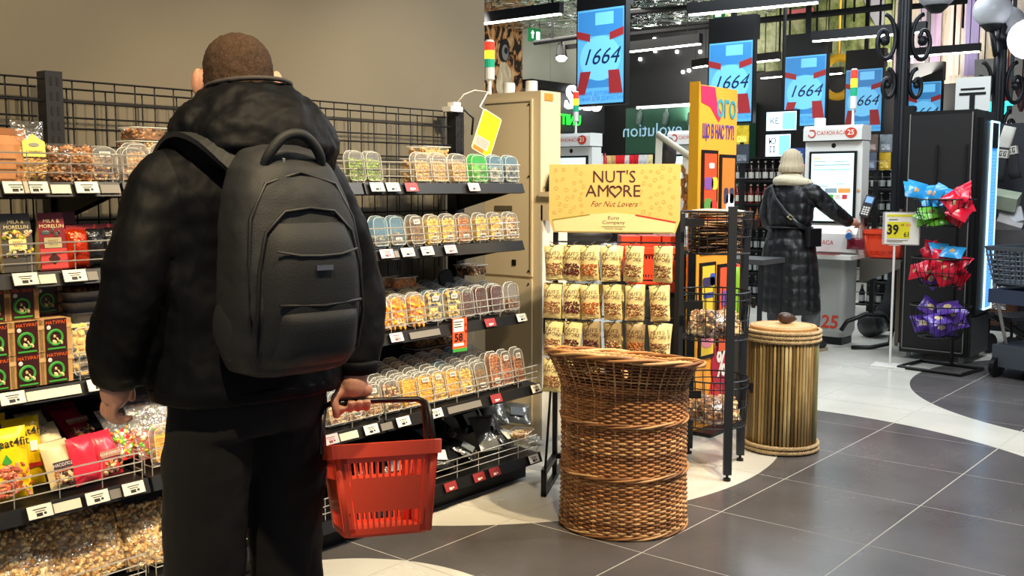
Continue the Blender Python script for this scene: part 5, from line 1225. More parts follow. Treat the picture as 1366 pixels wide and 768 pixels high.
# ================================================================ TILL AREA
KWH = mat('kiosk_white', (222, 222, 216), .35)
KGR = mat('kiosk_silver', (172, 174, 170), .4, .2)
SCR = mat('till_screen', (196, 226, 226), .3, emit=.95)
REDK = mat('logo_red', (206, 62, 40), .5)
def kiosk(name, label, P, num, full=True):
    # local frame: faces -x, left edge at +y
    t = thing(name, label, 'till', P)
    b = MB(); b.box(.0, .16, -.26, .26, .80, 1.79); b.build('column', KWH, t)
    b = MB(); b.prism([(-.045, 1.80), (.17, 1.80), (.17, 1.93), (-.02, 1.93), (-.045, 1.90)], -.265, .265, 'y'); hd = b.build('header', KWH, t)
    K = T((-.047, 0, 0)) @ FW
    text('САМОКАСА', .046, REDK, hd, K @ T((-.005, 0, 1.862)), ext=.003)
    b = MB(); b.M = T((-.046, -.17, 1.862)) @ R('Y', -90); b.prism([(.045 * math.cos(a), .052 * math.sin(a)) for a in [2 * PI * k / 18 for k in range(18)]], 0, .004); b.build('number_disc', REDK, hd)
    if num: text(num, .062, PAPER, hd, K @ T((.17, -.005, 1.862)), ext=.003, bold=.02)
    b = MB(); b.M = T((-.047, .185, 1.862)); b.tube([(0, .032 * math.cos(a), .032 * math.sin(a)) for a in [PI * .3 + 2 * PI * .8 * k / 14 for k in range(15)]], .006, 5); b.build('ring_logo', REDK, hd)
    b = MB(); b.ball((-.0, 0, 1.755), .022, 10, 6, (.3, 1, 1)); b.build('camera_lens', BLACK, t)
    b = MB(); b.box(-.016, 0, -.215, .215, 1.07, 1.705); sf_ = b.build('screen_frame', BLACK, t)
    b = MB(); b.box(-.020, -.016, -.192, .192, 1.09, 1.685); s_ = b.build('screen', SCR, sf_)
    prt = [(-.13, .02, 1.655, .03, .006, (60, 90, 90)), (.10, .06, 1.63, .10, .005, (90, 110, 110)), (-.1, .0, 1.62, .07, .005, (90, 110, 110))]
    if full:
        for z, hh, c_, y0, y1 in ((1.645, .008, (214, 170, 60), .10, .17), (1.615, .005, (96, 120, 124), .06, .17), (1.615, .005, (96, 120, 124), -.15, -.02), (1.585, .006, (80, 110, 110), -.16, .17), (1.545, .010, (150, 200, 196), -.17, .18), (1.545, .009, (214, 130, 60), -.03, .01),
                              (1.36, .02 * 2, (200, 220, 222), .07, .17), (1.36, .02 * 2, (120, 140, 150), -.05, .06), (1.36, .02 * 2, (216, 140, 70), -.17, -.06), (1.40, .006, (90, 110, 110), .03, .17), (1.42, .005, (90, 110, 110), -.12, -.04)):
            b = MB(); b.box(-.022, -.020, y0, y1, z - hh / 2, z + hh / 2); b.build('screen_print', mat('sp_%d_%d_%d' % c_, c_, .4, emit=.6), sf_)
        for k, c_ in enumerate(((214, 60, 50), (214, 60, 50), (70, 160, 60), (200, 190, 180), (190, 60, 60))):
            b = MB(); b.box(-.022, -.020, .15 - k * .062 - .045, .15 - k * .062, 1.285, 1.325); b.build('picture_button', mat('pb_%d_%d' % (k, c_[0]), c_, .4, emit=.4), sf_)
        b = MB(); b.box(-.022, -.020, -.06, .0, 1.16, 1.20); b.build('blue_button', mat('sp_blue', (50, 160, 210), .4, emit=.5), sf_)
    for y in (.235, -.235):
        b = MB(); b.ball((-.001, y, 1.36), .017, 10, 5, (.2, 1, 1)); b.build('payment_badge', mat('badge_orange', (206, 160, 120), .5), t)
    b = MB(); b.prism([(-.05, .82), (.16, .82), (.16, 1.06), (.0, 1.06), (-.05, .98)], -.25, .25, 'y'); lw_ = b.build('scale_housing', KWH, t)
    text('САМОКАСА', .05, REDK, lw_, T((-.052, .10, .90)) @ FW, ext=.003)
    b = MB(); b.box(-.22, .16, -.27, .27, .765, .80); b.build('scanner_deck', KWH, t)
    b = MB(); b.box(-.20, -.05, -.12, .12, .801, .806); b.build('scanner_glass', mat('scan_glass', (190, 90, 90), .1), t)
    b = MB(); b.rings([[(p[0] + .03, p[1], z) for p in rr(.30 + 2 * o_, .38 + 2 * o_, .05, 4)] for z, o_ in ((.07, -.02), (.12, 0), (.765, 0))]); bs = b.build('pedestal', KGR, t)
    if num: text(num, .16, REDK, bs, T((-.122, -.06, .20)) @ FW, ext=.005, bold=.02, shear=.1)
    b = MB(); b.box(-.08, .15, -.16, .16, 0, .075); b.build('plinth', BLACK, t)
    return t
k25 = kiosk('self_checkout_till', 'white self-service till numbered 25 with a tall lit screen, in front of the woman', (8.74, 3.555, 0), '25')
b = MB(); b.box(.0, .36, -.62, -.28, .755, .772); b.build('side_tray', mat('steel', (150, 146, 138), .3, .9), k25)
b = MB(); b.prism([(-.62, .765), (-.27, .765), (-.27, .56), (-.30, .56), (-.62, .70)], -.004, .0, 'x'); b.build('tray_bracket', mat('steel', (1, 1, 1)), k25)
beacon((8.84, 3.43, 1.93), 1.5, 'tall signal beacon on the till in front of the woman')
b = MB(); b.lathe([(.05, 0), (.05, .07), (.045, .075)], 18); b.build('white_sensor_cap', WHITE, None, loc=(8.82, 3.72, 1.93), label='short white cylinder on the header of the till numbered 25', cat='sensor')
p = at_d(762, 200, 10.3); k21 = kiosk('self_checkout_till', 'white self-service till numbered 21 behind the header board', (p.x, p.y, 0), '21', True)
beacon((p.x + .05, p.y - .02, 1.93), 1.3, 'signal beacon overlapping the nearest blue screen, behind the header board')
p = at_d(925, 200, 9.7); kiosk('self_checkout_till', 'white self-service till partly hidden by the orange board', (p.x, p.y, 0), '', False)
# payment terminal
t = thing('payment_terminal', 'grey card payment terminal on an arm beside the tall lit screen', 'payment terminal', M=T((8.76, 3.24, 1.22)) @ FW @ R('Y', 12) @ R('X', -18))
b = MB(); b.prism(rr(.085, .20, .015), -.02, .02, 'y'); b.build('body', DARKM, t)
b = MB(); b.box(-.032, .032, -.024, -.02, .03, .085); b.build('screen', mat('term_screen', (110, 150, 210), .3, emit=.6), t)
b = MB()
for r_ in range(4):
    for c_ in range(3): b.box(-.03 + c_ * .022, -.014 + c_ * .022, -.025, -.02, -.02 - r_ * .02, -.007 - r_ * .02)
b.build('keys', PAPER, t, kind='stuff')
b = MB(); b.tube([(0, .02, -.05), (0, .08, -.12), (.0, .12, -.14)], .014, 6); b.build('arm', DARKM, t)

# shopping basket builder (origin at rim centre, long axis y)
def shop_basket(name, label, M, m_, w0=.25, l0=.40, h=.22, handle=True, slots=True):
    t = thing(name, label, 'basket', M=M)
    f = lambda w_, l_, z, r=.035: [(p[0], p[1], z) for p in rr(w_, l_, r, 4)]
    w1, l1 = w0 * .76, l0 * .80
    def wl(z): k = -z / h; return w0 - .018 + (w1 - w0 + .018) * k, l0 - .018 + (l1 - l0 + .018) * k
    b = MB()
    # rim lip
    b.rings([f(w0 - .02, l0 - .02, -.030), f(w0, l0, -.034), f(w0 + .004, l0 + .004, -.002), f(w0, l0, 0), f(w0 - .02, l0 - .02, 0), f(w0 - .022, l0 - .022, -.030)], closed=True); b.build('rim', m_, t)
    b = MB(); wb, lb = wl(-h); b.rings([f(wb, lb, -h), f(wb, lb, -h + .006)]); b.rings([f(wb * .97, lb * .97, -h - .006), f(wb * .99, lb * .99, -h)]); b.build('bottom', m_, t)
    # four walls with slot rows: built from strips
    for side in range(4):
        b = MB(); ax = side % 2; sg = -1 if side in (0, 3) else 1
        n = 13 if ax == 0 else 20
        def P(s, z, out=0):
            w_, l_ = wl(z); cr = .0
            if ax == 0: return (s * (w_ / 2 - .02), sg * (l_ / 2 + out), z)
            return (sg * (w_ / 2 + out), s * (l_ / 2 - .02), z)
        def quad(s0, s1, za, zb, th=.003):
            vs = [P(s0, za), P(s1, za), P(s1, zb), P(s0, zb), P(s0, za, -th), P(s1, za, -th), P(s1, zb, -th), P(s0, zb, -th)]
            b.add(vs, [(0, 1, 2, 3), (7, 6, 5, 4), (0, 4, 5, 1), (1, 5, 6, 2), (2, 6, 7, 3), (3, 7, 4, 0)])
        quad(-1.12, 1.12, -h, -h + .014); quad(-1.12, 1.12, -.046, -.028)
        zt0, zt1, zb0, zb1 = -.046, -.082, -h + .014, -h + .052
        for k in range(n + 1):
            s_ = -1 + 2 * k / n
            for za, zb in ((zt1, zt0), (zb0, zb1)): quad(s_ - .36 / n, s_ + .36 / n, za, zb)
        quad(-1.12, -.90, -h, -.03); quad(.90, 1.12, -h, -.03)
        quad(-.88, .88, zb1, zt1)
        b.build('side_wall', m_, t)
    for sx in (-1, 1):
        for sy in (-1, 1):
            b = MB(); b.smooth = True; pts = []
            for z in (-.03, -h): w_, l_ = wl(z); pts.append((sx * (w_ / 2 - .011), sy * (l_ / 2 - .011), z))
            b.tube(pts, .013, 8); b.build('corner', m_, t)
    if handle:
        hm = mat('handle_black', (26, 22, 20), .3)
        for s_ in (-1, 1):
            b = MB(); b.smooth = True; y0 = s_ * .055; hw = w0 / 2 + .004
            b.tube([(-hw, y0, -.02), (-hw * .97, y0 * .8, .07), (-hw * .93, y0 * .3 + s_ * .002, .098), (-hw * .8, s_ * .008, .108), (0, s_ * .008, .110), (hw * .8, s_ * .008, .108), (hw * .93, y0 * .3 + s_ * .002, .098), (hw * .97, y0 * .8, .07), (hw, y0, -.02)], .0075, 7)
            b.build('handle', hm, t)
    return t
REDB = mat('basket_red', (242, 80, 48), .38, coat=.1)
ORB = mat('basket_orange', (236, 74, 40), .4)
shop_basket('shopping_basket', 'bright orange-red shopping basket standing on the till\'s steel side tray', T((8.92, 3.11, 1.02)), ORB, .30, .36, .235, handle=False)
shop_basket('shopping_basket', 'second red shopping basket half hidden behind the price sign', T((9.2, 2.98, .98)), mat('basket_crimson', (176, 30, 30), .4), .26, .30, .2, handle=False)
t = thing('snack_roll', 'colourful striped snack roll and dark packet held out toward the orange basket', 'food packet', M=T((8.66, 3.36, .985)) @ R('Z', 20) @ R('Y', 78))
for k, c_ in enumerate(((40, 120, 200), (230, 230, 230), (200, 60, 120), (230, 200, 60), (40, 120, 200))):
    b = MB(); b.lathe([(.028, -.09 + .036 * k), (.028, -.054 + .036 * k)], 12); b.build('wrapper_band', mat('wr_%d_%d' % (k, c_[0]), c_, .35), t)
b = MB(); pillow(.16, .10, .04, b=b); b.build('dark_red_packet', mat('packet_maroon', (110, 20, 40), .3), None, M=T((8.66, 3.30, .85)) @ FW, label='dark red packet lying on the scanner deck under the snack roll', cat='food packet')

# price sign on a stand
p = on_z(1187, 488); t = thing('price_sign_stand', 'white sign stand with a yellow price card reading 39 and 61', 'sign', p, -90 + 8)
b = MB(); b.box(-.13, .13, -.10, .10, 0, .008); b.build('base', WHITE, t)
b = MB(); b.tube([(0, 0, .008), (0, 0, .955)], .009, 8); b.build('pole', WHITE, t)
b = MB(); b.prism(rr(.275, .255, .012, 3, .045, 1.075), -.004, .004, 'y'); b.box(-.04, .04, -.01, .01, .94, .96); ho = b.build('acrylic_holder', clear('acrylic', refl=.1, milk=.35, mcol=(220, 226, 230)), t)
b = MB(); b.box(-.075, .175, -.007, -.004, .955, 1.195); cd = b.build('card', PAPER, t)
YC = mat('price_yellow', (226, 214, 40), .5)
b = MB(); b.box(-.06, .16, -.0085, -.007, 1.165, 1.182); b.build('top_strip', YC, cd)
b = MB(); b.box(-.055, .11, -.0085, -.007, 1.0, 1.125); b.build('price_field', YC, cd)
b = MB(); b.box(-.045, .02, -.009, -.007, 1.140, 1.146); b.box(-.055, .10, -.009, -.007, .982, .986); b.box(-.055, .06, -.009, -.007, .970, .974); b.build('small_print', mat('grey_ink', (1, 1, 1)), cd)
text('39', .105, INK, cd, T((-.015, -.009, 1.062)), ext=.01, bold=.03, sx=.85)
text('99', .026, INK, cd, T((.055, -.009, 1.10)), ext=.01); text('61', .055, INK, cd, T((.088, -.009, 1.028)), ext=.01, bold=.02, sx=.8)
text('511', .026, mat('pink_ink', (1, 1, 1)), cd, T((.10, -.009, 1.10)), ext=.01, bold=.02)

# black drinks fridge
FB = mat('fridge_black', (12, 12, 13), .4)
t = thing('drinks_fridge', 'tall black upright fridge with a glowing blue door edge', 'fridge', (8.35, 2.27, 0))
b = MB(); b.box(0, .56, 0, .52, .05, 1.99); b.build('body', FB, t)
b = MB(); b.box(-.012, 0, .03, .49, .10, 1.96); bp_ = b.build('back_panel', mat('fridge_panel', (20, 19, 20), .5), t)
b = MB(); b.box(-.016, -.010, .02, .028, .08, 1.97); b.box(-.016, -.010, .492, .50, .08, 1.97); b.box(-.016, -.010, .02, .50, .08, .088); b.build('trim_edge', mat('trim_grey', (140, 140, 140), .4, .5), t)
b = MB(); b.box(-.03, -.012, .05, .065, 1.30, 1.72); b.box(-.03, -.012, .27, .285, 1.30, 1.72); b.build('cable_duct', FB, bp_)
b = MB(); b.box(.10, .52, -.03, 0, .38, 1.93); d_ = b.build('door', FB, t)
b = MB(); b.box(.30, .50, -.036, -.03, .42, 1.90); b.build('glass', mat('cool_glow', (50, 130, 215), .2, emit=.8), d_)
FRW = mat('white_glow', (190, 232, 250), .4, emit=1.3)
for a_ in ((.29, .31, .41, 1.91), (.495, .51, .41, 1.91), (.29, .51, .405, .42), (.29, .51, 1.9, 1.915)):
    b = MB(); b.box(a_[0], a_[1], -.042, -.030, a_[2], a_[3]); b.build('light_frame', FRW, d_)
b = MB()
for k in range(46): b.box(.31, .49, -.039, -.036, .46 + k * .027, .463 + k * .027)
for k in range(8): b.box(.325 + k * .022, .328 + k * .022, -.039, -.036, .43, 1.68)
b.build('shelf_grid', mat('grid_blue', (110, 176, 236), .4, emit=.6), d_, kind='stuff')
b = MB(); b.box(.3, .5, -.040, -.036, 1.70, 1.90); b.build('dark_header', FB, d_)
b = MB(); b.box(.04, .54, -.02, 0, .05, .36); b.build('lower_panel', mat('fridge_panel2', (36, 38, 40), .5), t)
for x, y in ((.05, .05), (.5, .05), (.05, .46), (.5, .46)):
    b = MB(); b.lathe([(.02, 0), (.02, .05)], 8, (x, y, 0)); b.build('foot', mat('foot_grey', (150, 150, 150), .5), t)
# T sign on the fridge
t = thing('t_sign', 'pale grey sign plate with black bars standing on the fridge', 'sign', M=T((8.62, 2.38, 1.99)) @ FW)
b = MB(); b.box(-.13, .13, -.008, .008, 0, .27); pl_ = b.build('plate', mat('plate_grey', (190, 192, 188), .5), t)
for a_ in ((-.09, .09, .17, .185), (-.10, .10, .13, .15), (-.02, .02, .02, .13)):
    b = MB(); b.box(a_[0], a_[1], -.012, -.008, a_[2], a_[3]); b.build('black_bar', BLACK, pl_)

# snack basket stand
sc_ = Vector((8.02, 2.35, 0))
t = thing('snack_stand', 'black wire stand with three round baskets of small snack bags before the fridge', 'display stand', sc_, -8)
b = MB(); b.tube([(-.22, -.24, .012), (.17, -.24, .012), (.17, .24, .012), (-.22, .24, .012)], .014, 6, closed=True); b.build('base_loop', BLACK, t)
b = MB(); b.tube([(.16, 0, .012), (.17, 0, 1.36)], .014, 8); b.build('pole', BLACK, t)
SB = [(1.30, 1.10), (.86, .65), (.50, .26)]
for k, (zr, zb) in enumerate(SB):
    b = MB(); r0, r1 = .215, .15
    for z, r, th in ((zr, r0, .006), ((zr + zb) / 2, .195, .003), (zb, r1, .004)): b.tube([(-.07 + r * math.cos(a), r * math.sin(a), z) for a in [2 * PI * q / 28 for q in range(28)]], th, 5, closed=True)
    for q in range(28):
        a = 2 * PI * q / 28; b.tube([(-.07 + r_ * math.cos(a), r_ * math.sin(a), z) for r_, z in ((r0, zr), (.197, (zr + zb) / 2), (r1, zb), (.02, zb))], .0028, 4)
    b.build('wire_basket', BLACK, t)
def sbag(c1, c2):
    t_ = thing('snack_bag', 'x', 'snack bag', M=T((0, 0, -5)))
    b = MB(); pillow(.16, .14, .055, b=b, nx=6, nz=6, noise=.012, seed=int(c1[0])); b.build('bag', mat('sb_%d_%d' % (c1[0], c1[1]), c1, .25, bump=.3, bs=30), t_)
    b = MB(); b.ball((.0, -.020, .06), .036, 8, 4, (1.0, .3, .8)); b.build('printed_biscuit', mat('sbp_%d' % c2[0], c2, .4, var=.3, vs=30), t_)
    return t_
SBP = {'blue': sbag((40, 140, 200), (190, 150, 100)), 'red': sbag((206, 24, 52), (196, 170, 110)), 'green': sbag((110, 190, 60), (140, 100, 60)), 'purple': sbag((96, 64, 168), (224, 206, 160))}
used = set()
lay = [('blue', 9, 0), ('red', 6, 0), ('green', 4, 0), ('blue', 2, 1), ('red', 13, 1), ('purple', 1, 1), ('purple', 12, 2)]
rs = random.Random(11)
for col, n_, lv in lay:
    zr, zb = SB[lv]
    for k in range(n_):
        if lv == 0:
            if col == 'blue': lx, ly, z = -.07 + rs.uniform(-.13, .05), .08 + rs.uniform(-.12, .10), zr - .03 + .022 * (k % 4)
            elif col == 'red': lx, ly, z = -.07 + rs.uniform(-.14, .1), -.12 + rs.uniform(-.05, .04), zb + .05 + .035 * k
            else: lx, ly, z = -.16 + rs.uniform(-.02, .03), .06 + rs.uniform(-.06, .08), zb + .02 + .02 * k
        elif lv == 1:
            lx, ly = -.07 + rs.uniform(-.13, .1), rs.uniform(-.14, .14); z = (zb + .03 + .017 * k) if col == 'red' else (zr + .03 if col == 'blue' else zb)
            if col == 'purple': z = zb + .01
        else: lx, ly, z = -.07 + rs.uniform(-.11, .08), rs.uniform(-.13, .13), zb + .02 + .017 * k
        v = R('Z', -8) @ Vector((lx, ly, 0))
        M_ = T((sc_.x + v.x, sc_.y + v.y, z)) @ FW @ R('Z', rs.uniform(-50, 50)) @ R('X', rs.uniform(-70, -15)) @ R('Y', rs.uniform(-40, 40)) @ T((0, 0, -.03))
        lab = '%s snack bag, %s counted up from the bottom of the %s wire basket' % (col, nth(k), ('top', 'middle', 'lowest')[lv])
        o = SBP[col]
        if col not in used: used.add(col); o.matrix_world = M_; o['label'] = lab; o['group'] = 'snack bags in the round baskets'
        else: dup(o, M_, lab, 'snack bags in the round baskets')

# beverage racks behind the tills
RX = 10.9
RKM = mat('rack_black', (16, 17, 18), .45, .3)
def bev_rack(u0, u1, label, ztop, n_sh, rows_col, seed, vbase=248):
    a, c = on_x(u0, vbase, RX), on_x(u1, vbase, RX); W_ = a.y - c.y
    t = thing('beverage_rack', label, 'rack', (RX, c.y, 0)); rs = random.Random(seed)
    b = MB(); b.box(.33, .35, 0, W_, 0, ztop); b.build('back', RKM, t)
    for k in range(n_sh + 1):
        z = .12 + (ztop - .12) * k / n_sh
        b = MB(); b.box(0, .34, 0, W_, z - .02, z); b.build('shelf', RKM, t)
    b = MB()
    for y in [W_ * k / max(1, int(W_ / .17)) for k in range(int(W_ / .17) + 1)]: b.tube([(-.01, y, 0), (-.01, y, ztop + .0)], .005, 4)
    for k in range(n_sh * 2): z = .12 + (ztop - .12) * k / (n_sh * 2); b.tube([(-.01, 0, z), (-.01, W_, z)], .004, 4)
    b.build('front_grid', RKM, t)
    for k in range(n_sh):
        z = .12 + (ztop - .12) * k / n_sh; hh = (ztop - .12) / n_sh - .03; n = int(W_ / .085)
        cc = rows_col[k % len(rows_col)]
        for j in range(n):
            key = (cc, round(hh, 2))
            if key not in BOT:
                o = thing('bottle', 'x', 'bottle', M=T((0, 0, -5)))
                b = MB(); b.smooth = True; b.lathe([(.03, 0), (.032, .02), (.032, hh * .55), (.013, hh * .75), (.012, hh * .9)], 10); b.build('glass', mat('bt_%d_%d_%d' % cc[0], cc[0], .15), o)
                b = MB(); b.lathe([(.0335, hh * .12), (.0335, hh * .42)], 10); b.build('label', mat('bl_%d_%d' % cc[1][:2], cc[1], .5), o)
                b = MB(); b.lathe([(.014, hh * .88), (.014, hh * .95)], 8); b.build('cap', mat('bc_%d' % cc[1][1], cc[1], .4), o)
                BOT[key] = [o, False]
            o, us = BOT[key]; M_ = T((RX + .06, c.y + .05 + j * (W_ - .1) / max(1, n - 1), z))
            gl_ = 'bottles on shelf %s of the rack %s' % (nth(k), 'left' if seed == 1 else 'right')
            lab = '%s bottle, %s from left on rack shelf %s %s the woman' % (cc[2], nth(n - 1 - j) if n < 15 else 'one', nth(k), 'left of' if seed == 1 else 'right of')
            if not us: o.matrix_world = M_; o['label'] = lab; o['group'] = gl_; BOT[key][1] = True
            else: dup(o, M_, lab, gl_)
    return t
BOT = {}
dk = ((40, 20, 18), (190, 186, 176), 'dark white-labelled'); rd = ((120, 30, 26), (206, 200, 180), 'red-brown'); am = ((150, 90, 40), (120, 40, 40), 'amber'); bk = ((18, 20, 20), (150, 154, 150), 'black')
bev_rack(975, 1072, 'black wire bottle rack behind the woman', 1.73, 6, [bk, bk, bk, am, rd, dk], 1)
bev_rack(1146, 1203, 'black wire bottle rack right of the tall lit screen', 1.62, 6, [bk, bk, bk, dk, bk, bk], 2)
# magazines and leaflets
def leaflets(us, v, D, cols, label, w_=.15, h=.2):
    for i, (u, c_) in enumerate(zip(us, cols)):
        p = at_d(u, v, D); t = thing('magazine', label % nth(i), 'magazine', M=T(p) @ FW)
        b = MB(); b.box(-w_ / 2, w_ / 2, -.006, .006, -h / 2, h / 2); cv = b.build('cover', mat('mag_%d_%d' % c_[:2], c_, .35, var=.4, vs=18), t)
        b = MB(); b.box(-w_ / 2 * .7, w_ / 2 * .7, -.010, -.006, -h * .38, -.01)
        b.build('cover_panel', mat('mag_panel_%d' % c_[0], tuple(min(255, x + 60) for x in c_), .4, var=.5, vs=60), cv)
leaflets((1163, 1182), 191, 9.3, ((90, 74, 66), (120, 128, 134)), 'magazine in the upper row beside the till screen, %s from left', .115, .16)
leaflets((1161, 1180), 215, 9.3, ((70, 80, 96), (196, 160, 40)), 'magazine in the lower row beside the till screen, %s from left', .115, .16)
leaflets((990,), 180, 9.6, ((206, 176, 40),), 'yellow patterned magazine right of the orange board, %s one on top', .14, .18)
leaflets((990,), 205, 9.6, ((60, 66, 74),), 'dark magazine right of the orange board, %s one underneath', .14, .18)
for D, u0, u1, lb in ((9.33, 1153, 1192, 'clear magazine holder right of the till screen'), (9.63, 980, 1003, 'clear magazine holder right of the orange board')):
    a, c = at_d(u0, 200, D), at_d(u1, 200, D); t = thing('magazine_holder', lb, 'holder', (a.x + .02, (a.y + c.y) / 2, 0)); hw = (a.y - c.y) / 2
    for z in (1.57 if D < 9.5 else 1.60, 1.75):
        b = MB(); b.box(-.03, .02, -hw, hw, z - .13, z - .12); b.build('shelf_lip', CLEAR, t)
    b = MB(); b.box(.0, .03, -.02, .02, 0, 1.85); b.build('post', RKM, t)
# lit menu screens
MEN = mat('menu_light', (214, 240, 255), .4, emit=1.3)
for u0, u1, v0, v1, s_, lb in ((1023, 1062, 150, 173, 'КЕ', 'upper small lit menu screen behind the woman'), (1022, 1054, 180, 208, 'Ю\nІІ', 'lower small lit menu screen behind the woman')):
    a, c = on_x(u0, v0, 11.4), on_x(u1, v1, 11.4); t = thing('menu_screen', lb, 'screen', ((a + c) / 2), -90); W_, H_ = a.y - c.y, a.z - c.z
    b = MB(); b.box(-W_ / 2 - .02, W_ / 2 + .02, 0, .05, -H_ / 2 - .02, H_ / 2 + .02); b.tube([(0, .03, H_ / 2), (0, .03, 6.2 - (a.z + c.z) / 2)] if v0 < 160 else [(0, .03, -H_ / 2), (0, .03, H_ / 2 + .09)], .02, 5); b.build('housing', BLACK, t)
    b = MB(); b.box(-W_ / 2, W_ / 2, -.005, 0, -H_ / 2, H_ / 2); b.build('lit_face', MEN, t)
    b = MB(); b.box(W_ * .05, W_ / 2 - .01, -.008, -.005, -H_ / 2 + .01, H_ / 2 - .01); b.build('blue_area', mat('menu_blue', (120, 196, 240), .4, emit=1.0), t)
    text(s_, .10, INK, t, T((-W_ * .22, -.01, 0)), ext=.01)
p = at_d(1064, 211, 9.9); t = thing('blue_notice', 'small blue notice card behind the pale knitted hat', 'sign', M=T(p) @ FW)
b = MB(); b.box(-.09, .07, -.004, .004, -.11, .10); cv = b.build('card', mat('notice_blue', (36, 70, 140), .5), t)
for k in range(3):
    b = MB(); b.ball((-.04 + .035 * k, -.005, -.03), .013, 8, 4, (1, .2, 1.6)); b.build('red_shape', REDK, cv)
b = MB(); b.box(-.07, .05, -.006, -.004, .03, .045); b.box(-.07, .03, -.006, -.004, .055, .066); b.build('white_words', PAPER, cv)
b = MB(); b.tube([(0, 0, -.10), (0, .02, -1.68)], .008, 5); b.build('post', BLACK, t)
# snack rack far left
a, c = on_x(804, 200, 11.8), on_x(873, 200, 11.8); W_ = a.y - c.y
t = thing('sweets_rack', 'low rack of hanging sweets beyond the header board', 'rack', (11.8, c.y, 0))
for z in (1.60, 1.42):
    b = MB(); b.box(0, .3, 0, W_, z, z + .02); b.box(-.01, 0, 0, W_, z - .03, z + .03); b.build('shelf', mat('rack_grey', (130, 136, 134), .4), t)
b = MB(); b.box(.3, .33, 0, W_, 0, 1.85); b.box(0, .3, 0, W_, 0, 1.36); b.build('body', RKM, t)
cols = [(206, 176, 120), (206, 176, 120), (190, 150, 90), (206, 30, 40), (206, 30, 40), (200, 200, 200), (206, 30, 40), (190, 20, 30), (200, 202, 206), (200, 202, 206), (220, 206, 150)]
nc = {(206, 176, 120): 'tan', (190, 150, 90): 'brown', (206, 30, 40): 'red', (200, 200, 200): 'white', (190, 20, 30): 'deep red', (200, 202, 206): 'silver', (220, 206, 150): 'cream'}
for j, c_ in enumerate(cols):
    b = MB(); pillow(.085, .17, .03, b=b, nx=4, nz=5)
    b.build('sweets_bag', mat('sw_%d_%d' % c_[:2], c_, .35, var=.3, vs=20), None, M=T((11.76, a.y - .06 - j * (W_ - .1) / 10, 1.65)) @ FW, label='%s sweets bag, %s from the left in the upper row of the low rack' % (nc[c_], nth(j)), cat='sweets bag', group='sweets bags on the low rack')
for j in range(9):
    b = MB(); b.box(-.05, .05, -.02, .02, 0, .11); b.build('sweets_box', mat('swb_%d' % (j % 3), ((190, 220, 200), (150, 170, 160), (120, 200, 150))[j % 3], .4), None, M=T((11.80, a.y - .08 - j * (W_ - .14) / 8, 1.44)) @ FW, label='small pale box, %s from the left in the lower row of the low rack' % nth(j), cat='sweets box', group='small boxes on the low rack')
for j in range(5):
    p = at_d(790 + j * 4.2, 213 - (j % 2) * 2, 10.9); b = MB(); b.smooth = True; b.lathe([(.025, 0), (.025, .13), (.01, .17), (.01, .19)], 8)
    b.build('small_bottle', mat('sbt_%d' % (j % 2), ((200, 50, 50), (226, 226, 220))[j % 2], .3), None, loc=(p.x, p.y, 1.56), label='%s small bottle, %s of the row beside the till numbered 21' % (('red', 'white')[j % 2], nth(j)), cat='bottle', group='small bottles beside till 21')
p = at_d(798, 213, 10.9); b = MB(); b.box(-.16, .16, -.2, .2, 1.53, 1.555); b.box(-.02, .02, -.02, .02, 0, 1.53); b.build('pedestal_table', WHITE, None, loc=(p.x, p.y, 0), label='narrow white pedestal table carrying the red and white bottles', cat='table')
# white folding trolley bag
t = thing('trolley_bag', 'white canvas trolley bag with a dark oval panel, behind the header board', 'trolley', at_d(893, 200, 7.2))
q = lambda u, v, D=7.2: at_d(u, v, D) - at_d(893, 200, 7.2)
b = MB(); b.smooth = True; b.tube([q(876, 178), q(898, 193), q(921, 209)], .022, 10); b.build('top_tube', mat('tube_cream', (206, 208, 190), .5), t)
CAN = mat('canvas_white', (196, 200, 190), .8, bump=.1, bs=80)
b = MB(); b.rings([[q(875, 181), q(884, 186), q(884, 186, 7.25), q(875, 181, 7.25)], [q(871, 300), q(880, 300), q(880, 300, 7.25), q(871, 300, 7.25)]]); b.build('left_strap', CAN, t)
b = MB(); b.rings([[q(911, 203), q(921, 209), q(921, 209, 7.25), q(911, 203, 7.25)], [q(905, 300), q(916, 300), q(916, 300, 7.25), q(905, 300, 7.25)]]); b.build('right_strap', CAN, t)
b = MB(); b.smooth = True; c0 = q(893, 206, 7.3); b.ball(c0, .085, 12, 8, (.9, .5, 1.5)); b.build('dark_oval', mat('oval_dark', (54, 48, 44), .5), t)
b = MB(); c0 = q(893, 300, 7.35); b.cbox((c0.x, c0.y, c0.z), (.22, .14, .34)); b.tube([(c0.x, c0.y, c0.z - .17), (c0.x, c0.y, -t.location.z)], .03, 6); b.build('bag_body', CAN, t)
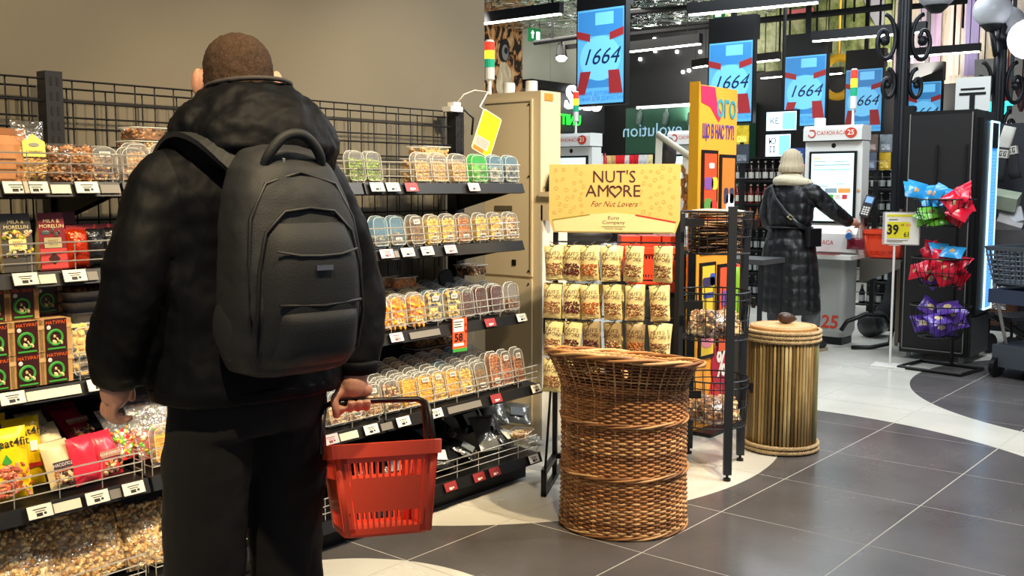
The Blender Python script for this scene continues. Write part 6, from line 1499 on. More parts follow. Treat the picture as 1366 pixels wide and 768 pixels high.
# things seen low behind the pouch stand
t = thing('low_display_table', 'low table behind the pouch stand with dark bag and orange trays', 'table', at_d(820, 400, 6.1)); t.location.z = 0
b = MB(); b.M = R('Z', math.degrees(YAW) - 90); b.box(-.35, .42, -.2, .25, 1.02, 1.05); b.build('table_top', WHITE, t)
b = MB(); b.M = R('Z', math.degrees(YAW) - 90)
for x in (-.32, .38):
    for y in (-.17, .22): b.box(x - .015, x + .015, y - .015, y + .015, 0, 1.02)
b.build('leg_frame', BLACK, t)
P6 = at_d(820, 400, 6.1)
def low(x, y, z): v = R('Z', math.degrees(YAW) - 90) @ Vector((x, y, 0)); return T((P6.x + v.x, P6.y + v.y, z)) @ R('Z', math.degrees(YAW) - 90)
b = MB(); b.smooth = True; b.ball((0, 0, .05), .16, 14, 8, (1.15, .6, .42)); b.build('dark_bag', mat('bag_black', (20, 20, 22), .5, bump=.3, bs=20), None, M=low(-.2, 0, 1.055), label='black rounded bag on the low table behind the pouch stand', cat='bag')
for i, x in enumerate((.08, .20, .32)):
    b = MB(); b.box(-.055, .055, -.12, .12, 0, .055); b.build('orange_tray', ORB, None, M=low(x, 0, 1.051), label='orange tray, %s from the left on the low table behind the pouch stand' % nth(i), cat='tray', group='orange trays on the low table')
for i, (u, v, D, lb) in enumerate(((862, 352, 5.7, 'orange-red slotted basket showing in the gap between the pouches'), (915, 366, 6.4, 'orange slotted basket left of the orange poster board'), (966, 372, 6.9, 'orange basket showing right of the orange poster board'))):
    p = at_d(u, v, D)
    for k in range(1):
        shop_basket('shopping_basket', lb, T((p.x, p.y, p.z + .10)) @ R('Z', math.degrees(YAW) - 90), ORB, .30 if i < 2 else .2, .30, .20, handle=False)
    b = MB(); b.box(-.12, .12, -.12, .12, 0, p.z - .135); b.build('storage_plinth', mat('plinth_dark', (40, 42, 40), .7), None, M=T((p.x, p.y, 0)) @ R('Z', math.degrees(YAW) - 90), label='dark plinth under the %s' % lb.split(' showing')[0].replace('left of', 'beside'), cat='plinth')
t = pouch('green_bag', .19, .40, .09, mat('bag_lime', (130, 180, 40), .4, bump=.2, bs=14), 'lime green bag standing behind the right posts of the basket rack', T((at_d(968, 400, 6.3).x, at_d(968, 400, 6.3).y, .50)) @ R('Z', -50), 'bag', seed=300)
b = MB(); b.box(-.13, .13, -.1, .1, 0, .5); b.build('storage_plinth', mat('plinth_dark', (1, 1, 1)), None, M=T((at_d(968, 400, 6.35).x, at_d(968, 400, 6.35).y, 0)) @ R('Z', -50), label='dark plinth under the lime green bag', cat='plinth')

# digital screens above the tills
SBLUE = mat('screen_blue', (84, 158, 208), .3, emit=.66); SBLUE2 = mat('screen_pale_blue', (104, 180, 226), .3, emit=.72); SRED = mat('screen_red', (150, 42, 44), .4, emit=.35); SDK = mat('screen_ink', (20, 44, 84), .4, emit=.1)
SMID = mat('screen_mid_blue', (54, 124, 184), .3, emit=.55)
scr = [(771, 832, 13, 137, 0), (946, 1003, 57, 162, 32), (1047, 1101, 75, 167, 53), (1128, 1176, 93, 175, 72), (1211, 1254, 110, 190, 94), (1263, 1306, 122, 196, 106)]
for i, (u0, u1, v0, v1, vh) in enumerate(scr):
    uc = (u0 + u1) / 2; D = (.94 * FPX / (v1 - v0)) 
    p0 = at_d(uc, (v0 + v1) / 2, D); p1 = at_d(uc, v0, D); hh = .94
    # width from pixel span for a plane facing -x
    e0, e1 = on_x(u0, (v0 + v1) / 2, p0.x), on_x(u1, (v0 + v1) / 2, p0.x); W_ = abs(e0.y - e1.y)
    t = thing('digital_screen', 'hanging portrait screen reading 1664 on blue, %s' % ['nearest and largest, at the left', 'second from the left', 'third, directly left of the beacon', 'fourth, behind the yellow beacon', 'fifth, between lamp post and fridge', 'last one, behind the sign plate on the fridge'][i], 'screen', ((e0 + e1) / 2), -90, 'blue hanging screens')
    b = MB(); b.box(-W_ / 2 - .02, W_ / 2 + .02, .0, .08, -hh / 2 - .02, hh / 2 + .02); b.build('bezel', BLACK, t)
    b = MB(); b.box(-W_ / 2 - .02, W_ / 2 + .02, .0, .14, hh / 2 + .02, hh / 2 + .30); b.box(-.03, .03, .04, .08, hh / 2 + .3, 6.2 - p0.z); b.build('mount_box', BLACK, t)
    b = MB(); b.box(-W_ / 2, W_ / 2, -.006, 0, -hh / 2, hh / 2); fc = b.build('lit_face', SBLUE, t)
    b = MB(); b.box(-W_ / 2 + .01, W_ / 2 - .01, -.008, -.006, hh * .22, hh / 2 - .02); b.box(-W_ / 2 + .12, W_ / 2 - .06, -.008, -.006, -hh * .33, -hh * .24); b.build('blue_buildings', SMID, fc, kind='stuff')
    b = MB(); b.box(-.06, .16, -.010, -.008, hh * .33, hh * .46); b.build('pale_window', SBLUE2, fc)
    b = MB(); b.M = T((0, -.009, -.02)) @ R('X', 90); b.prism([(W_ * .44 * math.cos(a), W_ * .40 * math.sin(a)) for a in [2 * PI * k / 28 for k in range(28)]], 0, .003); b.build('pale_disc', SBLUE2, fc)
    for sx in (-1, 1):
        for sz, z0 in ((1, .21), (-1, -.26)):
            b = MB(); b.M = T((sx * W_ * .36, -.014, z0)); w2, h2 = W_ * .145, .062 if sz > 0 else .115
            b.prism([(-w2, -h2 * .6 - sx * sz * h2 * .35), (w2, -h2 * .6 + sx * sz * h2 * .35), (w2, h2 * .6 + sx * sz * h2 * .35), (-w2, h2 * .6 - sx * sz * h2 * .35)] if sz > 0 else [(-w2 - sx * .03 * -1 * 0, -h2 - sx * .0), (w2 * .6 + sx * .03, -h2), (w2 * .8 - sx * .03, h2), (-w2 * .8 - sx * .03, h2)], -.002, .002, 'y')
            b.build('red_panel', SRED, fc)
    text('1664', .225, SDK, fc, T((0, -.014, -.01)), ext=.004, shear=.35, sx=W_ / .56, res=3)
    text('КОЖНЕ ДОТОРКАННЯ\nТІЛЬКИ ДЛЯ ДОРОСЛИХ', .052, SMID, fc, T((0, -.012, -hh * .42)), ext=.01, sx=W_ / .62)

# lamp posts
IRON = mat('cast_iron', (24, 27, 31), .4, .4)
GLB = mat('milk_glass', (176, 178, 182), .3, emit=.04)
def lamp_post(P, zt, globes, scr_z, label):
    t = thing('street_lamp', label, 'lamp post', P)
    b = MB(); b.smooth = True; b.lathe([(.16, 0), (.16, .2), (.10, .3), (.062, .5), (.055, zt - .3), (.05, zt)], 14); b.build('column', IRON, t)
    for k in range(6):
        b = MB(); a = k * PI / 3; b.tube([(.058 * math.cos(a), .058 * math.sin(a), .5), (.054 * math.cos(a), .054 * math.sin(a), zt - .1)], .012, 5); b.build('flute', IRON, t)
    for sx in (-1, 1):
        for z0, rr_ in ((scr_z, .20), (scr_z - .42, .13)):
            b = MB(); b.smooth = True; pts = []
            for k in range(26):
                a = PI * .5 + k * .30; r = rr_ * (1 - k / 34); pts.append((sx * (.06 + rr_ * .62 + r * .62 * math.cos(a)), 0, z0 + r * 1.25 * math.sin(a)))
            b.M = R('Z', math.degrees(YAW) - 90); b.tube(pts, .022, 6); b.build('scroll', IRON, t)
            b = MB(); b.M = R('Z', math.degrees(YAW) - 90); b.smooth = True; b.ball((sx * (.06 + rr_ * .6), 0, z0), rr_ * .25, 8, 5); b.build('boss', IRON, t)
    b = MB(); b.smooth = True; b.lathe([(.05, zt), (.075, zt + .03), (.04, zt + .08), (.06, zt + .14), (.03, zt + .2), (.004, zt + .28)], 12); b.build('finial', IRON, t)
    for gx, gy, gz, gr in globes:
        v = R('Z', math.degrees(YAW) - 90) @ Vector((gx, gy, 0))
        b = MB(); b.smooth = True; b.tube([(0, 0, zt - .1), (v.x * .5, v.y * .5, zt - .16), (v.x, v.y, gz - gr * 1.05)], .025, 6); b.lathe([(.05, gz - gr * 1.15), (.11, gz - gr * .85), (.12, gz - gr * .8)], 12, (v.x, v.y, 0)); b.build('arm', IRON, t)
        b = MB(); b.smooth = True; b.ball((v.x, v.y, gz), gr, 20, 12, (1, 1, .95)); b.build('glass_globe', GLB, t)
    return t
p1 = at_d(1198, 250, 9.8); lamp_post((p1.x, p1.y, 0), 3.5, [(.30, 0, 3.26, .19), (-.35, .1, 3.5, .19)], 2.78, 'black ornate cast iron lamp post left of the fridge')
p2 = at_d(1326, 250, 10.8); lamp_post((p2.x, p2.y, 0), 2.92, [(-.16, -.12, 3.22, .19), (.14, .16, 3.14, .17)], 2.45, 'black ornate lamp post with milky globes above the fridge')
b = MB(); b.smooth = True; b.ball((0, 0, 0), .20, 16, 10); b.tube([(0, 0, .22), (0, 0, 6.2 - 2.9)], .015, 5); p = at_d(1372, 52, 10.2); b.build('globe_lamp', mat('globe_lit', (245, 245, 255), .3, emit=1.6), None, loc=p, label='glowing white globe at the right edge of the picture', cat='lamp')

# neon and shop pieces on the far right
p = on_x(1346, 152, 13.5); t = thing('neon_sign', 'turquoise glowing letter sign over a white oval, far right', 'sign', p, -90)
text('IT', .32, mat('neon_teal', (40, 230, 220), .4, emit=2.2), t, T((-.1, -.02, .02)), ext=.05, bold=.04)
b = MB(); b.M = T((-.02, -.03, -.20)) @ R('X', 90); b.prism([(.20 * math.cos(a), .10 * math.sin(a)) for a in [2 * PI * k / 20 for k in range(20)]], 0, .02); b.build('white_oval', mat('oval_white', (240, 220, 220), .4, emit=.8), t)
text('Fresh', .10, REDK, t, T((-.02, -.06, -.20)), ext=.01, shear=.3)
b = MB(); b.box(-.5, .9, .0, .06, -.55, -.35); b.box(-.02, .02, .02, .05, .0, 6.2 - p.z); b.build('dark_fascia', BLACK, t)
for i, u in enumerate((1343, 1363)):
    p = on_x(u, 128, 14.5); b = MB(); b.smooth = True; b.tube([(0, 0, 3.6), (0, 0, .22)], .01, 5); b.lathe([(.02, .24), (.07, .16), (.08, .05), (.03, -.05), (.05, -.12), (.02, -.2)], 10)
    b.build('hanging_lantern', mat('lantern_red' if i == 0 else 'lantern_dark', (150, 24, 22) if i == 0 else (60, 22, 20), .4), None, loc=p, label='%s hanging lantern above the turquoise neon sign' % ('bright red' if i == 0 else 'dark red'), cat='lantern')
for u, v0, v1, D, c_ in ((1340, 105, 200, 13.8, (46, 46, 50)),):
    pass
p = on_x(1350, 130, 15.4); b = MB(); b.box(-.04, .04, -1.4, .5, -.6, .55); b.build('pale_back_panel', mat('pale_panel', (170, 166, 160), .6), None, loc=p, label='pale wall panel behind the hanging lanterns', cat='panel')
# knitted scarves / socks and boxes at the right edge
GK = (188, 186, 176)
def at7(u, v, D=7.9): return at_d(u, v, D)
SK = mat('knit_black', (38, 38, 42), .9, bump=.3, bs=90); SKW = mat('knit_cream', GK, .9, bump=.3, bs=90)
for i, (u, v, rz_) in enumerate(((1334, 218, 8), (1350, 214, -10), (1341, 190, 14))):
    t = thing('knitted_sock', ('black and cream knitted sock with greek key band, lower left one', 'black and cream knitted sock with greek key band, right one', 'plain cream knitted sock above the two patterned socks')[i], 'sock', M=T(at7(u, v, 8.7)) @ FW @ R('Y', rz_), group='knitted socks hanging at the right edge')
    b = MB(); b.smooth = True; f = lambda w_, z, dx=0: [(p[0] + dx, p[1], z) for p in rr(w_, .05, .02, 2)]
    b.rings([f(.10, .14), f(.105, .03), f(.10, -.09), f(.09, -.16, .01)]); b.build('knit', SKW if i == 2 else SK, t)
    if i < 2:
        b = MB(); b.box(-.054, .054, -.03, .03, .05, .12); bd = b.build('cream_band', SKW, t)
        b = MB()
        for k in range(3):
            x = -.048 + k * .034; b.box(x, x + .024, -.032, -.03, .100, .107); b.box(x, x + .006, -.032, -.03, .064, .107); b.box(x, x + .02, -.032, -.03, .064, .071); b.box(x + .014, x + .02, -.032, -.03, .064, .09)
        b.build('greek_key', SK, bd)
p = at7(1342, 300, 8.9); t = thing('accessory_rack', 'dark rack of hanging socks and boxes right of the fridge', 'rack', (p.x, p.y, 0))
b = MB(); b.M = FW; b.box(-.16, .9, .10, .16, .1, 1.95); b.build('back', mat('rack_navy', (24, 27, 36), .6), t)
b = MB(); b.M = FW; b.tube([(-.12, .1, 1.78), (-.12, -.05, 1.78)], .006, 5); b.tube([(.02, .1, 1.76), (.02, -.05, 1.76)], .006, 5); b.build('hook', BLACK, t)
for k, (z, c_, nm, sz, rx) in enumerate(((1.28, (150, 160, 140), 'pale green box', (.22, .16, .12), 20), (1.05, (160, 156, 156), 'grey cloth bundle', (.2, .14, .16), 35), (1.12, (170, 172, 176), 'light grey box', (.18, .1, .14), -30), (.95, (70, 66, 66), 'dark crate', (.3, .2, .16), 0))):
    p = at7(1340 + k * 5, 248 + (1.4 - z) * 155, 8.55)
    b = MB(); b.M = R('X', rx) @ R('Y', rx * .6); b.cbox((0, 0, 0), sz); b.build('stock_box', mat('stock_%d' % k, c_, .6, var=.15, vs=8), None, M=T(p) @ FW, label='%s piled on the dark rack right of the fridge' % nm, cat='box')
p = at7(1334, 412, 8.9); b = MB(); b.smooth = True
for k in range(16): b.tube([((.17 + .004 * (k % 2)) * math.cos(a), (.13) * math.sin(a), -.12 + k * .016) for a in [2 * PI * q / 20 for q in range(20)]], .009, 5, closed=True)
b.lathe([(.12, -.13), (.12, .1)], 16); b.build('wicker_crate', mat('wicker_dull', (96, 62, 44), .6, var=.3, vs=20), None, loc=p, label='brown wicker crate low on the trolley right of the fridge', cat='basket')
p = at7(1330, 375, 8.6); b = MB(); pillow(.16, .2, .12, b=b, noise=.03); b.build('clear_bag', FILM, None, M=T(p + Vector((0, 0, -.24))) @ FW, label='crumpled clear plastic bag above the brown wicker crate', cat='bag')
# grey trolley at the right edge
p = at_d(1372, 400, 7.3); t = thing('shopping_trolley', 'grey perforated shopping trolley cut by the right edge', 'trolley', (p.x, p.y, 0), -20)
TRG = mat('trolley_grey', (70, 78, 88), .45)
b = MB(); bx = [(-.2, .87, 'a')]
z0, z1_ = .70, .94
b.rings([[(q_[0], q_[1], z1_) for q_ in rr(.52, .40, .05)], [(q_[0], q_[1], z1_ + .03) for q_ in rr(.54, .42, .05)], [(q_[0], q_[1], z1_ + .03) for q_ in rr(.50, .38, .04)], [(q_[0], q_[1], z1_) for q_ in rr(.50, .38, .04)]], closed=True)
b.rings([[(q_[0], q_[1], z0) for q_ in rr(.42, .30, .05)], [(q_[0], q_[1], z0 + .01) for q_ in rr(.42, .30, .05)]]); b.build('basket_rim', TRG, t)
b = MB()
for k in range(40):
    a0 = rr(.50, .38, .05, 4); a1 = rr(.42, .30, .05, 4); i0 = k % len(a0)
n = 36
def per(w_, l_, s):
    P_ = 2 * (w_ + l_); d = (s % 1) * P_
    if d < w_: return (-w_ / 2 + d, -l_ / 2)
    d -= w_
    if d < l_: return (w_ / 2, -l_ / 2 + d)
    d -= l_
    if d < w_: return (w_ / 2 - d, l_ / 2)
    d -= w_; return (-w_ / 2, l_ / 2 - d)
for k in range(n):
    x0, y0 = per(.50, .38, k / n); x1, y1 = per(.42, .30, k / n); b.tube([(x0, y0, z1_), (x1, y1, z0)], .006, 4)
for q in range(1, 7):
    f_ = q / 7; w_, l_ = .42 + .08 * f_, .30 + .08 * f_; z = z0 + (z1_ - z0) * f_; b.tube([(-w_ / 2, -l_ / 2, z), (w_ / 2, -l_ / 2, z), (w_ / 2, l_ / 2, z), (-w_ / 2, l_ / 2, z)], .006, 4, closed=True)
b.build('basket_mesh', TRG, t, kind='stuff')
for sy in (-1, 1):
    b = MB(); b.tube([(-.18, sy * .15, .70), (-.16, sy * .15, .62), (.05, sy * .16, .12), (.12, sy * .16, .10)], .012, 6); b.build('leg', CHROME, t)
b = MB(); b.box(-.1, .35, -.2, .2, .08, .24); b.build('lower_tray', TRG, t)
b = MB(); b.box(-.22, .2, -.17, .17, .56, .66); b.build('blue_beam', mat('navy_plastic', (40, 52, 76), .5), t)
for x in (-.08, .32):
    for sy in (-1, 1):
        b = MB(); b.M = T((x, sy * .17, .075)) @ R('X', 90); b.lathe([(.03, -.022), (.075, -.018), (.075, .018), (.03, .022)], 16); b.build('wheel', BLACK, t)
# dark hand truck between fridge and trolley
p = at_d(1334, 440, 8.4); t = thing('hand_truck', 'dark flat hand truck with a wheel right of the fridge', 'hand truck', (p.x, p.y, 0), -30)
b = MB(); b.box(-.05, .6, -.16, .16, .30, .33); b.build('deck', DARKM, t)
b = MB(); b.tube([(-.1, 0, .34), (.35, 0, .10)], .03, 5); b.tube([(0, -.12, .3), (0, -.12, .08)], .012, 5); b.tube([(0, .12, .3), (0, .12, .08)], .012, 5); b.build('frame', BLACK, t)
for x, y in ((0, -.12), (0, .12), (.4, -.12), (.4, .12)):
    b = MB(); b.M = T((x, y, .085)) @ R('X', 90); b.lathe([(.03, -.022), (.085, -.018), (.085, .018), (.03, .022)], 16); b.build('wheel', BLACK, t)
# coiled cable by the till foot
p = on_z(1178, 465); b = MB(); b.smooth = True
b.tube([(-.25 + .0, .28, .16), (-.22, .24, .24), (-.12, .12, .30), (0, 0, .28), (.04, -.06, .16), (0, -.05, .05), (-.10, .08, .014), (-.2, .2, .014)], .02, 8)
b.build('black_hose', BLACK, None, loc=(p.x, p.y, 0), label='thick black cable loop on the floor by the numbered till', cat='cable')
b = MB(); b.M = R('Y', 90); b.smooth = True; b.lathe([(.05, -.15), (.11, -.13), (.11, .13), (.05, .15)], 16); p = at_d(1165, 446, 9.5); b.build('metal_canister', mat('canister', (70, 72, 74), .3, .6), None, loc=(p.x, p.y, .112), label='grey metal canister lying behind the black cable loop', cat='canister')
# slim beige post and dark uprights next to the fridge
for u, D, w_, m_, zt, lb in ((1196, 8.9, .025, mat('post_tan', (140, 124, 104), .5), 1.2, 'slim tan post between the price sign and the fridge'), (1203, 9.1, .08, BLACK, 2.1, 'black square column just left of the fridge')):
    p = at_d(u, 440, D); b = MB(); b.box(-w_ / 2, w_ / 2, -w_ / 2, w_ / 2, 0, zt); b.build('square_post', m_, None, loc=(p.x, p.y, 0), label=lb, cat='post')
# packing bench between the basket rack and the woman
p = at_d(993, 420, 8.3); t = thing('packing_bench', 'grey packing bench left of the woman', 'bench', (p.x, p.y, 0))
b = MB(); b.box(-.2, .2, -.25, .18, .78, .82); b.build('top', mat('bench_grey', (70, 70, 70), .5), t)
for x in (-.18, .18):
    for y in (-.22, .15):
        b = MB(); b.box(x - .015, x + .015, y - .015, y + .015, 0, .78); b.build('leg', DARKM, t)
# ================================================================ PEOPLE
def ell(cx, cy, z, rx, ry, n=28, p=2.3):
    out = []
    for k in range(n):
        a = 2 * PI * k / n; c, s = math.cos(a), math.sin(a)
        out.append((cx + rx * math.copysign(abs(c) ** (2 / p), c), cy + ry * math.copysign(abs(s) ** (2 / p), s), z))
    return out
def loft(b, rs, p=2.3):   # rs: (z, cx, cy, rx, ry)
    return b.rings([ell(cx, cy, z, rx, ry, p=p) for z, cx, cy, rx, ry in rs])
def limb(b, pts, rad, n=16, sub=6):
    P, Rr = [], []
    pts = [Vector(q) for q in pts]
    for i in range(len(pts) - 1):
        p0 = pts[max(i - 1, 0)]; p1 = pts[i]; p2 = pts[i + 1]; p3 = pts[min(i + 2, len(pts) - 1)]
        for k in range(sub):
            t = k / sub
            P.append(.5 * ((2 * p1) + (p2 - p0) * t + (2 * p0 - 5 * p1 + 4 * p2 - p3) * t * t + (3 * p1 - p0 - 3 * p2 + p3) * t ** 3)); Rr.append(rad[i] + (rad[i + 1] - rad[i]) * t)
    P.append(pts[-1]); Rr.append(rad[-1]); return b.tube(P, Rr, n)
SKIN = mat('skin', (206, 150, 124), .5, var=.06, vs=20, bump=.08, bs=120)
HAIR = mat('short_brown_hair', (66, 50, 39), .9, var=.3, vs=160, bump=.5, bs=420, stretch=(1, 1, .5), spec=.2)
JK = mat('jacket_navy_black', (8, 9, 13), .62, bump=.6, bs=9, spec=.15, stretch=(1.6, 1.6, .6))
TRS = mat('trousers_black', (6, 6, 8), .95, bump=.2, bs=10)
def head(b, c, yaw, s=1.0):
    M0 = b.M; b.M = (M0 or Matrix.Identity(4)) @ T(c) @ R('Z', yaw) @ R('X', -10) @ Matrix.Scale(s, 4)
    b.ball((0, -.01, .03), .1, 20, 12, (.78, .96, .88)); b.ball((0, .03, -.045), .07, 16, 10, (.86, .85, 1.0))
    b.ball((0, .055, -.085), .035, 12, 8, (1, .8, .8)); limb(b, [(0, .088, .02), (0, .112, -.022), (0, .095, -.032)], [.010, .015, .012], 10, 3)
    b.ball((0, .082, -.062), .018, 10, 6, (1.5, .7, .45)); b.ball((0, .08, .035), .05, 12, 8, (1.2, .45, .3))
    for sx in (-1, 1):
        b.M = (M0 or Matrix.Identity(4)) @ T(c) @ R('Z', yaw) @ R('X', -10) @ Matrix.Scale(s, 4) @ T((sx * .090, -.005, .006)) @ R('Z', -sx * 35); b.ball((0, 0, 0), .034, 12, 8, (.34, .65, 1.0))
    b.M = M0
# ---- man
MO = Vector((1.50, 2.10, 0)); MRZ = -10
man = thing('person', 'man seen from behind in a dark hooded jacket and black trousers, holding a red basket', 'person', MO, MRZ)
b = MB()
head(b, (.015, .045, 1.645), -22, 1.05)
limb(b, [(0, .02, 1.58), (0, -.005, 1.50), (0, -.01, 1.40)], [.062, .062, .07])
loft(b, [(1.45, 0, 0, .12, .08), (1.40, 0, 0, .19, .10), (1.25, 0, 0, .18, .115), (1.05, 0, 0, .155, .10), (.92, 0, 0, .17, .11), (.82, 0, 0, .16, .11)][::-1])
# legs
for sx, x0, x1 in ((-1, -.09, -.12), (1, .09, .095)): limb(b, [(x0, 0, .88), (x1, .01, .50), (x1, -.01, .10), (x1, .03, .045)], [.085, .055, .04, .035])
# left arm, relaxed
limb(b, [(-.17, 0, 1.41), (-.285, -.02, 1.16), (-.283, .10, .95)], [.055, .045, .03])
def seg(b, pts, r0, r1): limb(b, pts, [r0 + (r1 - r0) * k / (len(pts) - 1) for k in range(len(pts))], 10, 3)
HL = Vector((-.283, .105, .948))
limb(b, [HL, HL + Vector((-.006, .006, -.035)), HL + Vector((-.006, .010, -.062))], [.029, .038, .032], 14, 4)
b.ball(HL + Vector((-.004, .016, -.052)), .036, 12, 8, (.62, 1.25, .9))
for k, (dy, ln) in enumerate(((.052, 1.0), (.030, 1.1), (.006, 1.02), (-.016, .84))):
    q = HL + Vector((-.016, dy, -.068))
    seg(b, [q, q + Vector((-.004, .004, -.028 * ln)), q + Vector((.018, .006, -.046 * ln)), q + Vector((.040, .004, -.042 * ln))], .0105, .0085)
q = HL + Vector((.022, .040, -.012)); seg(b, [HL + Vector((.005, .02, -.005)), q, q + Vector((.022, .010, -.034)), q + Vector((.024, .010, -.066))], .0135, .0095)
# right arm, holding the handle
limb(b, [(.17, 0, 1.41), (.315, -.03, 1.14), (.262, -.085, .93)], [.055, .045, .03])
GR = Vector((.241, -.105, .848)); ba = math.radians(-20.4); bx_ = Vector((math.cos(ba), math.sin(ba), 0)); by_ = Vector((-math.sin(ba), math.cos(ba), 0)); bz_ = Vector((0, 0, 1))
limb(b, [(.262, -.085, .925), GR + bz_ * .042 + by_ * .004, GR + bz_ * .026 + by_ * .008], [.029, .034, .030], 14, 4)
for k in range(5): b.ball(GR + bx_ * (-.030 + .0155 * k) + bz_ * .026 + by_ * .006, .019, 10, 7)
for k, s_ in enumerate((-.036, -.013, .009, .031)):
    o = GR + bx_ * s_; ext = (1.0 if k else 1.25)
    pts = [o + by_ * .022 + bz_ * .020, o + by_ * .024 - bz_ * .004, o + by_ * .008 - bz_ * .021 * ext, o - by_ * .014 - bz_ * .016 * ext, o - by_ * .021 + bz_ * .004 * (2 - ext) - bz_ * (.012 if k == 0 else 0)]
    seg(b, pts, .0105, .0088)
o = GR - bx_ * .052; seg(b, [GR - bx_ * .03 + bz_ * .028, o + bz_ * .012 - by_ * .012, o - bz_ * .012 - by_ * .020, o + bx_ * .004 - bz_ * .038 - by_ * .014], .0125, .0092)
me = bake(b, SKIN, voxel=.0042, smooth=2); body = link('body', me, man)
# hair cap
b = MB(); b.smooth = True; b.M = T((.015, .045, 1.645)) @ R('Z', -22) @ R('X', -10) @ Matrix.Scale(1.05, 4)
rs_ = []
for k in range(11):
    t_ = k / 10; z = .125 - .0 if k == 10 else -.062 + t_ * .186
    zz = (z - .03) / .092; r = max(.0004, 1 - min(1, abs(zz)) ** 2.25) ** (1 / 2.25) if zz > 0 else 1 - .16 * (zz * zz)
    fr = .30 + .60 * min(1, max(0, (z + .01) / .09))      # how far forward the hairline reaches
    rs_.append([((.0815 * r) * math.cos(a), -.010 + (.0995 * r) * math.sin(a) * (1 if math.sin(a) < 0 else fr if z < .09 else 1), z) for a in [2 * PI * q / 28 for q in range(28)]])
b.rings(rs_); me = bake(b, HAIR, sub=2, disp=[(.02, .006), (.005, .0035)]); link('hair', me, man)
for sx in (-1, 1):
    b = MB(); b.smooth = True; b.M = T((.015, .045, 1.645)) @ R('Z', -22) @ R('X', -10) @ Matrix.Scale(1.05, 4); b.ball((sx * .032, .082, .008), .012, 10, 6); b.build('eye', PAPER, man)
# jacket
b = MB()
loft(b, [(.892, .0, .0, .236, .165), (.92, .0, .0, .243, .170), (1.02, .0, .0, .232, .16), (1.15, 0, 0, .228, .155), (1.28, 0, -.005, .235, .155), (1.38, 0, -.01, .238, .150), (1.45, 0, -.01, .205, .13), (1.51, 0, -.01, .13, .10), (1.56, 0, 0, .09, .085)])
limb(b, [(-.15, -.01, 1.42), (-.205, -.01, 1.385), (-.285, -.02, 1.17), (-.298, .04, 1.04), (-.284, .10, .945)], [.07, .082, .072, .070, .060])
limb(b, [(.15, -.01, 1.42), (.205, -.01, 1.385), (.298, -.03, 1.16), (.29, -.055, 1.03), (.262, -.083, .925)], [.07, .082, .072, .066, .056])
me = bake(b, JK, voxel=.009, smooth=6, disp=[(.13, .026), (.045, .007)]); jk = link('jacket', me, man)
b = MB(); loft(b, [(.886, 0, 0, .242, .170), (.925, 0, 0, .246, .174)]); me = bake(b, JK, voxel=.009, smooth=2, disp=[(.1, .01)]); link('hem_band', me, jk)
for cx, cy, cz, r in ((-.284, .102, .952, .061), (.262, -.083, .93, .056)):
    b = MB(); b.smooth = True; b.lathe([(r - .014, -.016), (r, -.012), (r + .003, .012), (r - .002, .02)], 20, (cx, cy, cz)); b.build('cuff', JK, jk)
b = MB()
loft(b, [(1.44, .02, -.03, .19, .15), (1.49, .02, -.055, .195, .165), (1.54, .02, -.05, .182, .155), (1.59, .02, -.035, .148, .14), (1.625, .018, -.015, .112, .125), (1.645, .016, -.005, .088, .108)])
b.ball((.02, -.12, 1.50), .12, 14, 9, (1.3, .8, .75)); b.ball((-.10, -.02, 1.52), .09, 12, 8); b.ball((.13, -.02, 1.50), .09, 12, 8)
me = bake(b, JK, voxel=.008, smooth=5, disp=[(.06, .022), (.025, .006)]); hd = link('hood', me, jk)
b = MB(); b.smooth = True; b.tube([(.016 + .098 * math.cos(a), -.008 + .112 * math.sin(a), 1.640 - .012 * math.sin(a)) for a in [2 * PI * k / 28 for k in range(28)]], .006, 8, closed=True); b.build('collar_lining', mat('grey_lining', (58, 54, 54), .8, bump=.3, bs=60), jk)
# trousers
b = MB()
loft(b, [(.80, -.01, 0, .196, .135), (.88, 0, 0, .20, .14), (.97, 0, 0, .195, .135)])
limb(b, [(-.10, 0, .86), (-.115, .0, .70), (-.122, .01, .48), (-.118, -.005, .25), (-.118, .0, .06)], [.105, .108, .098, .088, .082])
limb(b, [(.10, 0, .86), (.098, .0, .70), (.094, .01, .48), (.10, -.005, .25), (.10, .0, .06)], [.105, .106, .095, .088, .082])
me = bake(b, TRS, voxel=.009, smooth=4, disp=[(.12, .02)]); link('trousers', me, man)
for x in (-.118, .10):
    b = MB(); b.rings([[(x + p_[0], .07 + p_[1], z) for p_ in rr(w_, l_, w_ * .45, 5)] for z, w_, l_ in ((0, .10, .29), (.02, .105, .30), (.05, .10, .28), (.085, .085, .20))]); me = bake(b, TRS, sub=2); link('shoe', me, man)

# backpack
PKM = mat('backpack_grey', (31, 33, 36), .65, var=.08, vs=6, bump=.12, bs=250, spec=.4)
PKS = mat('backpack_seam', (22, 22, 24), .5)
pk = thing('backpack', 'dark grey backpack with a small metal plate, worn on the man\'s back', 'backpack', MO, MRZ)
PR_ = [(z_ if z_ > 1.4 else 1.4 - (1.4 - z_) * .905, a_, b_, c_) for z_, a_, b_, c_ in [(.930, .105, .070, -.225), (.945, .135, .092, -.235), (1.0, .156, .112, -.250), (1.10, .160, .122, -.258), (1.20, .157, .120, -.257), (1.30, .148, .112, -.250), (1.38, .136, .100, -.240), (1.44, .115, .084, -.225), (1.48, .082, .062, -.205), (1.495, .04, .035, -.19)]]
PX = -.015
def prof(z):
    for i in range(len(PR_) - 1):
        a, c = PR_[i], PR_[i + 1]
        if a[0] <= z <= c[0]:
            t = (z - a[0]) / (c[0] - a[0]); return tuple(a[k] + (c[k] - a[k]) * t for k in range(4))
    return PR_[0] if z < PR_[0][0] else PR_[-1]
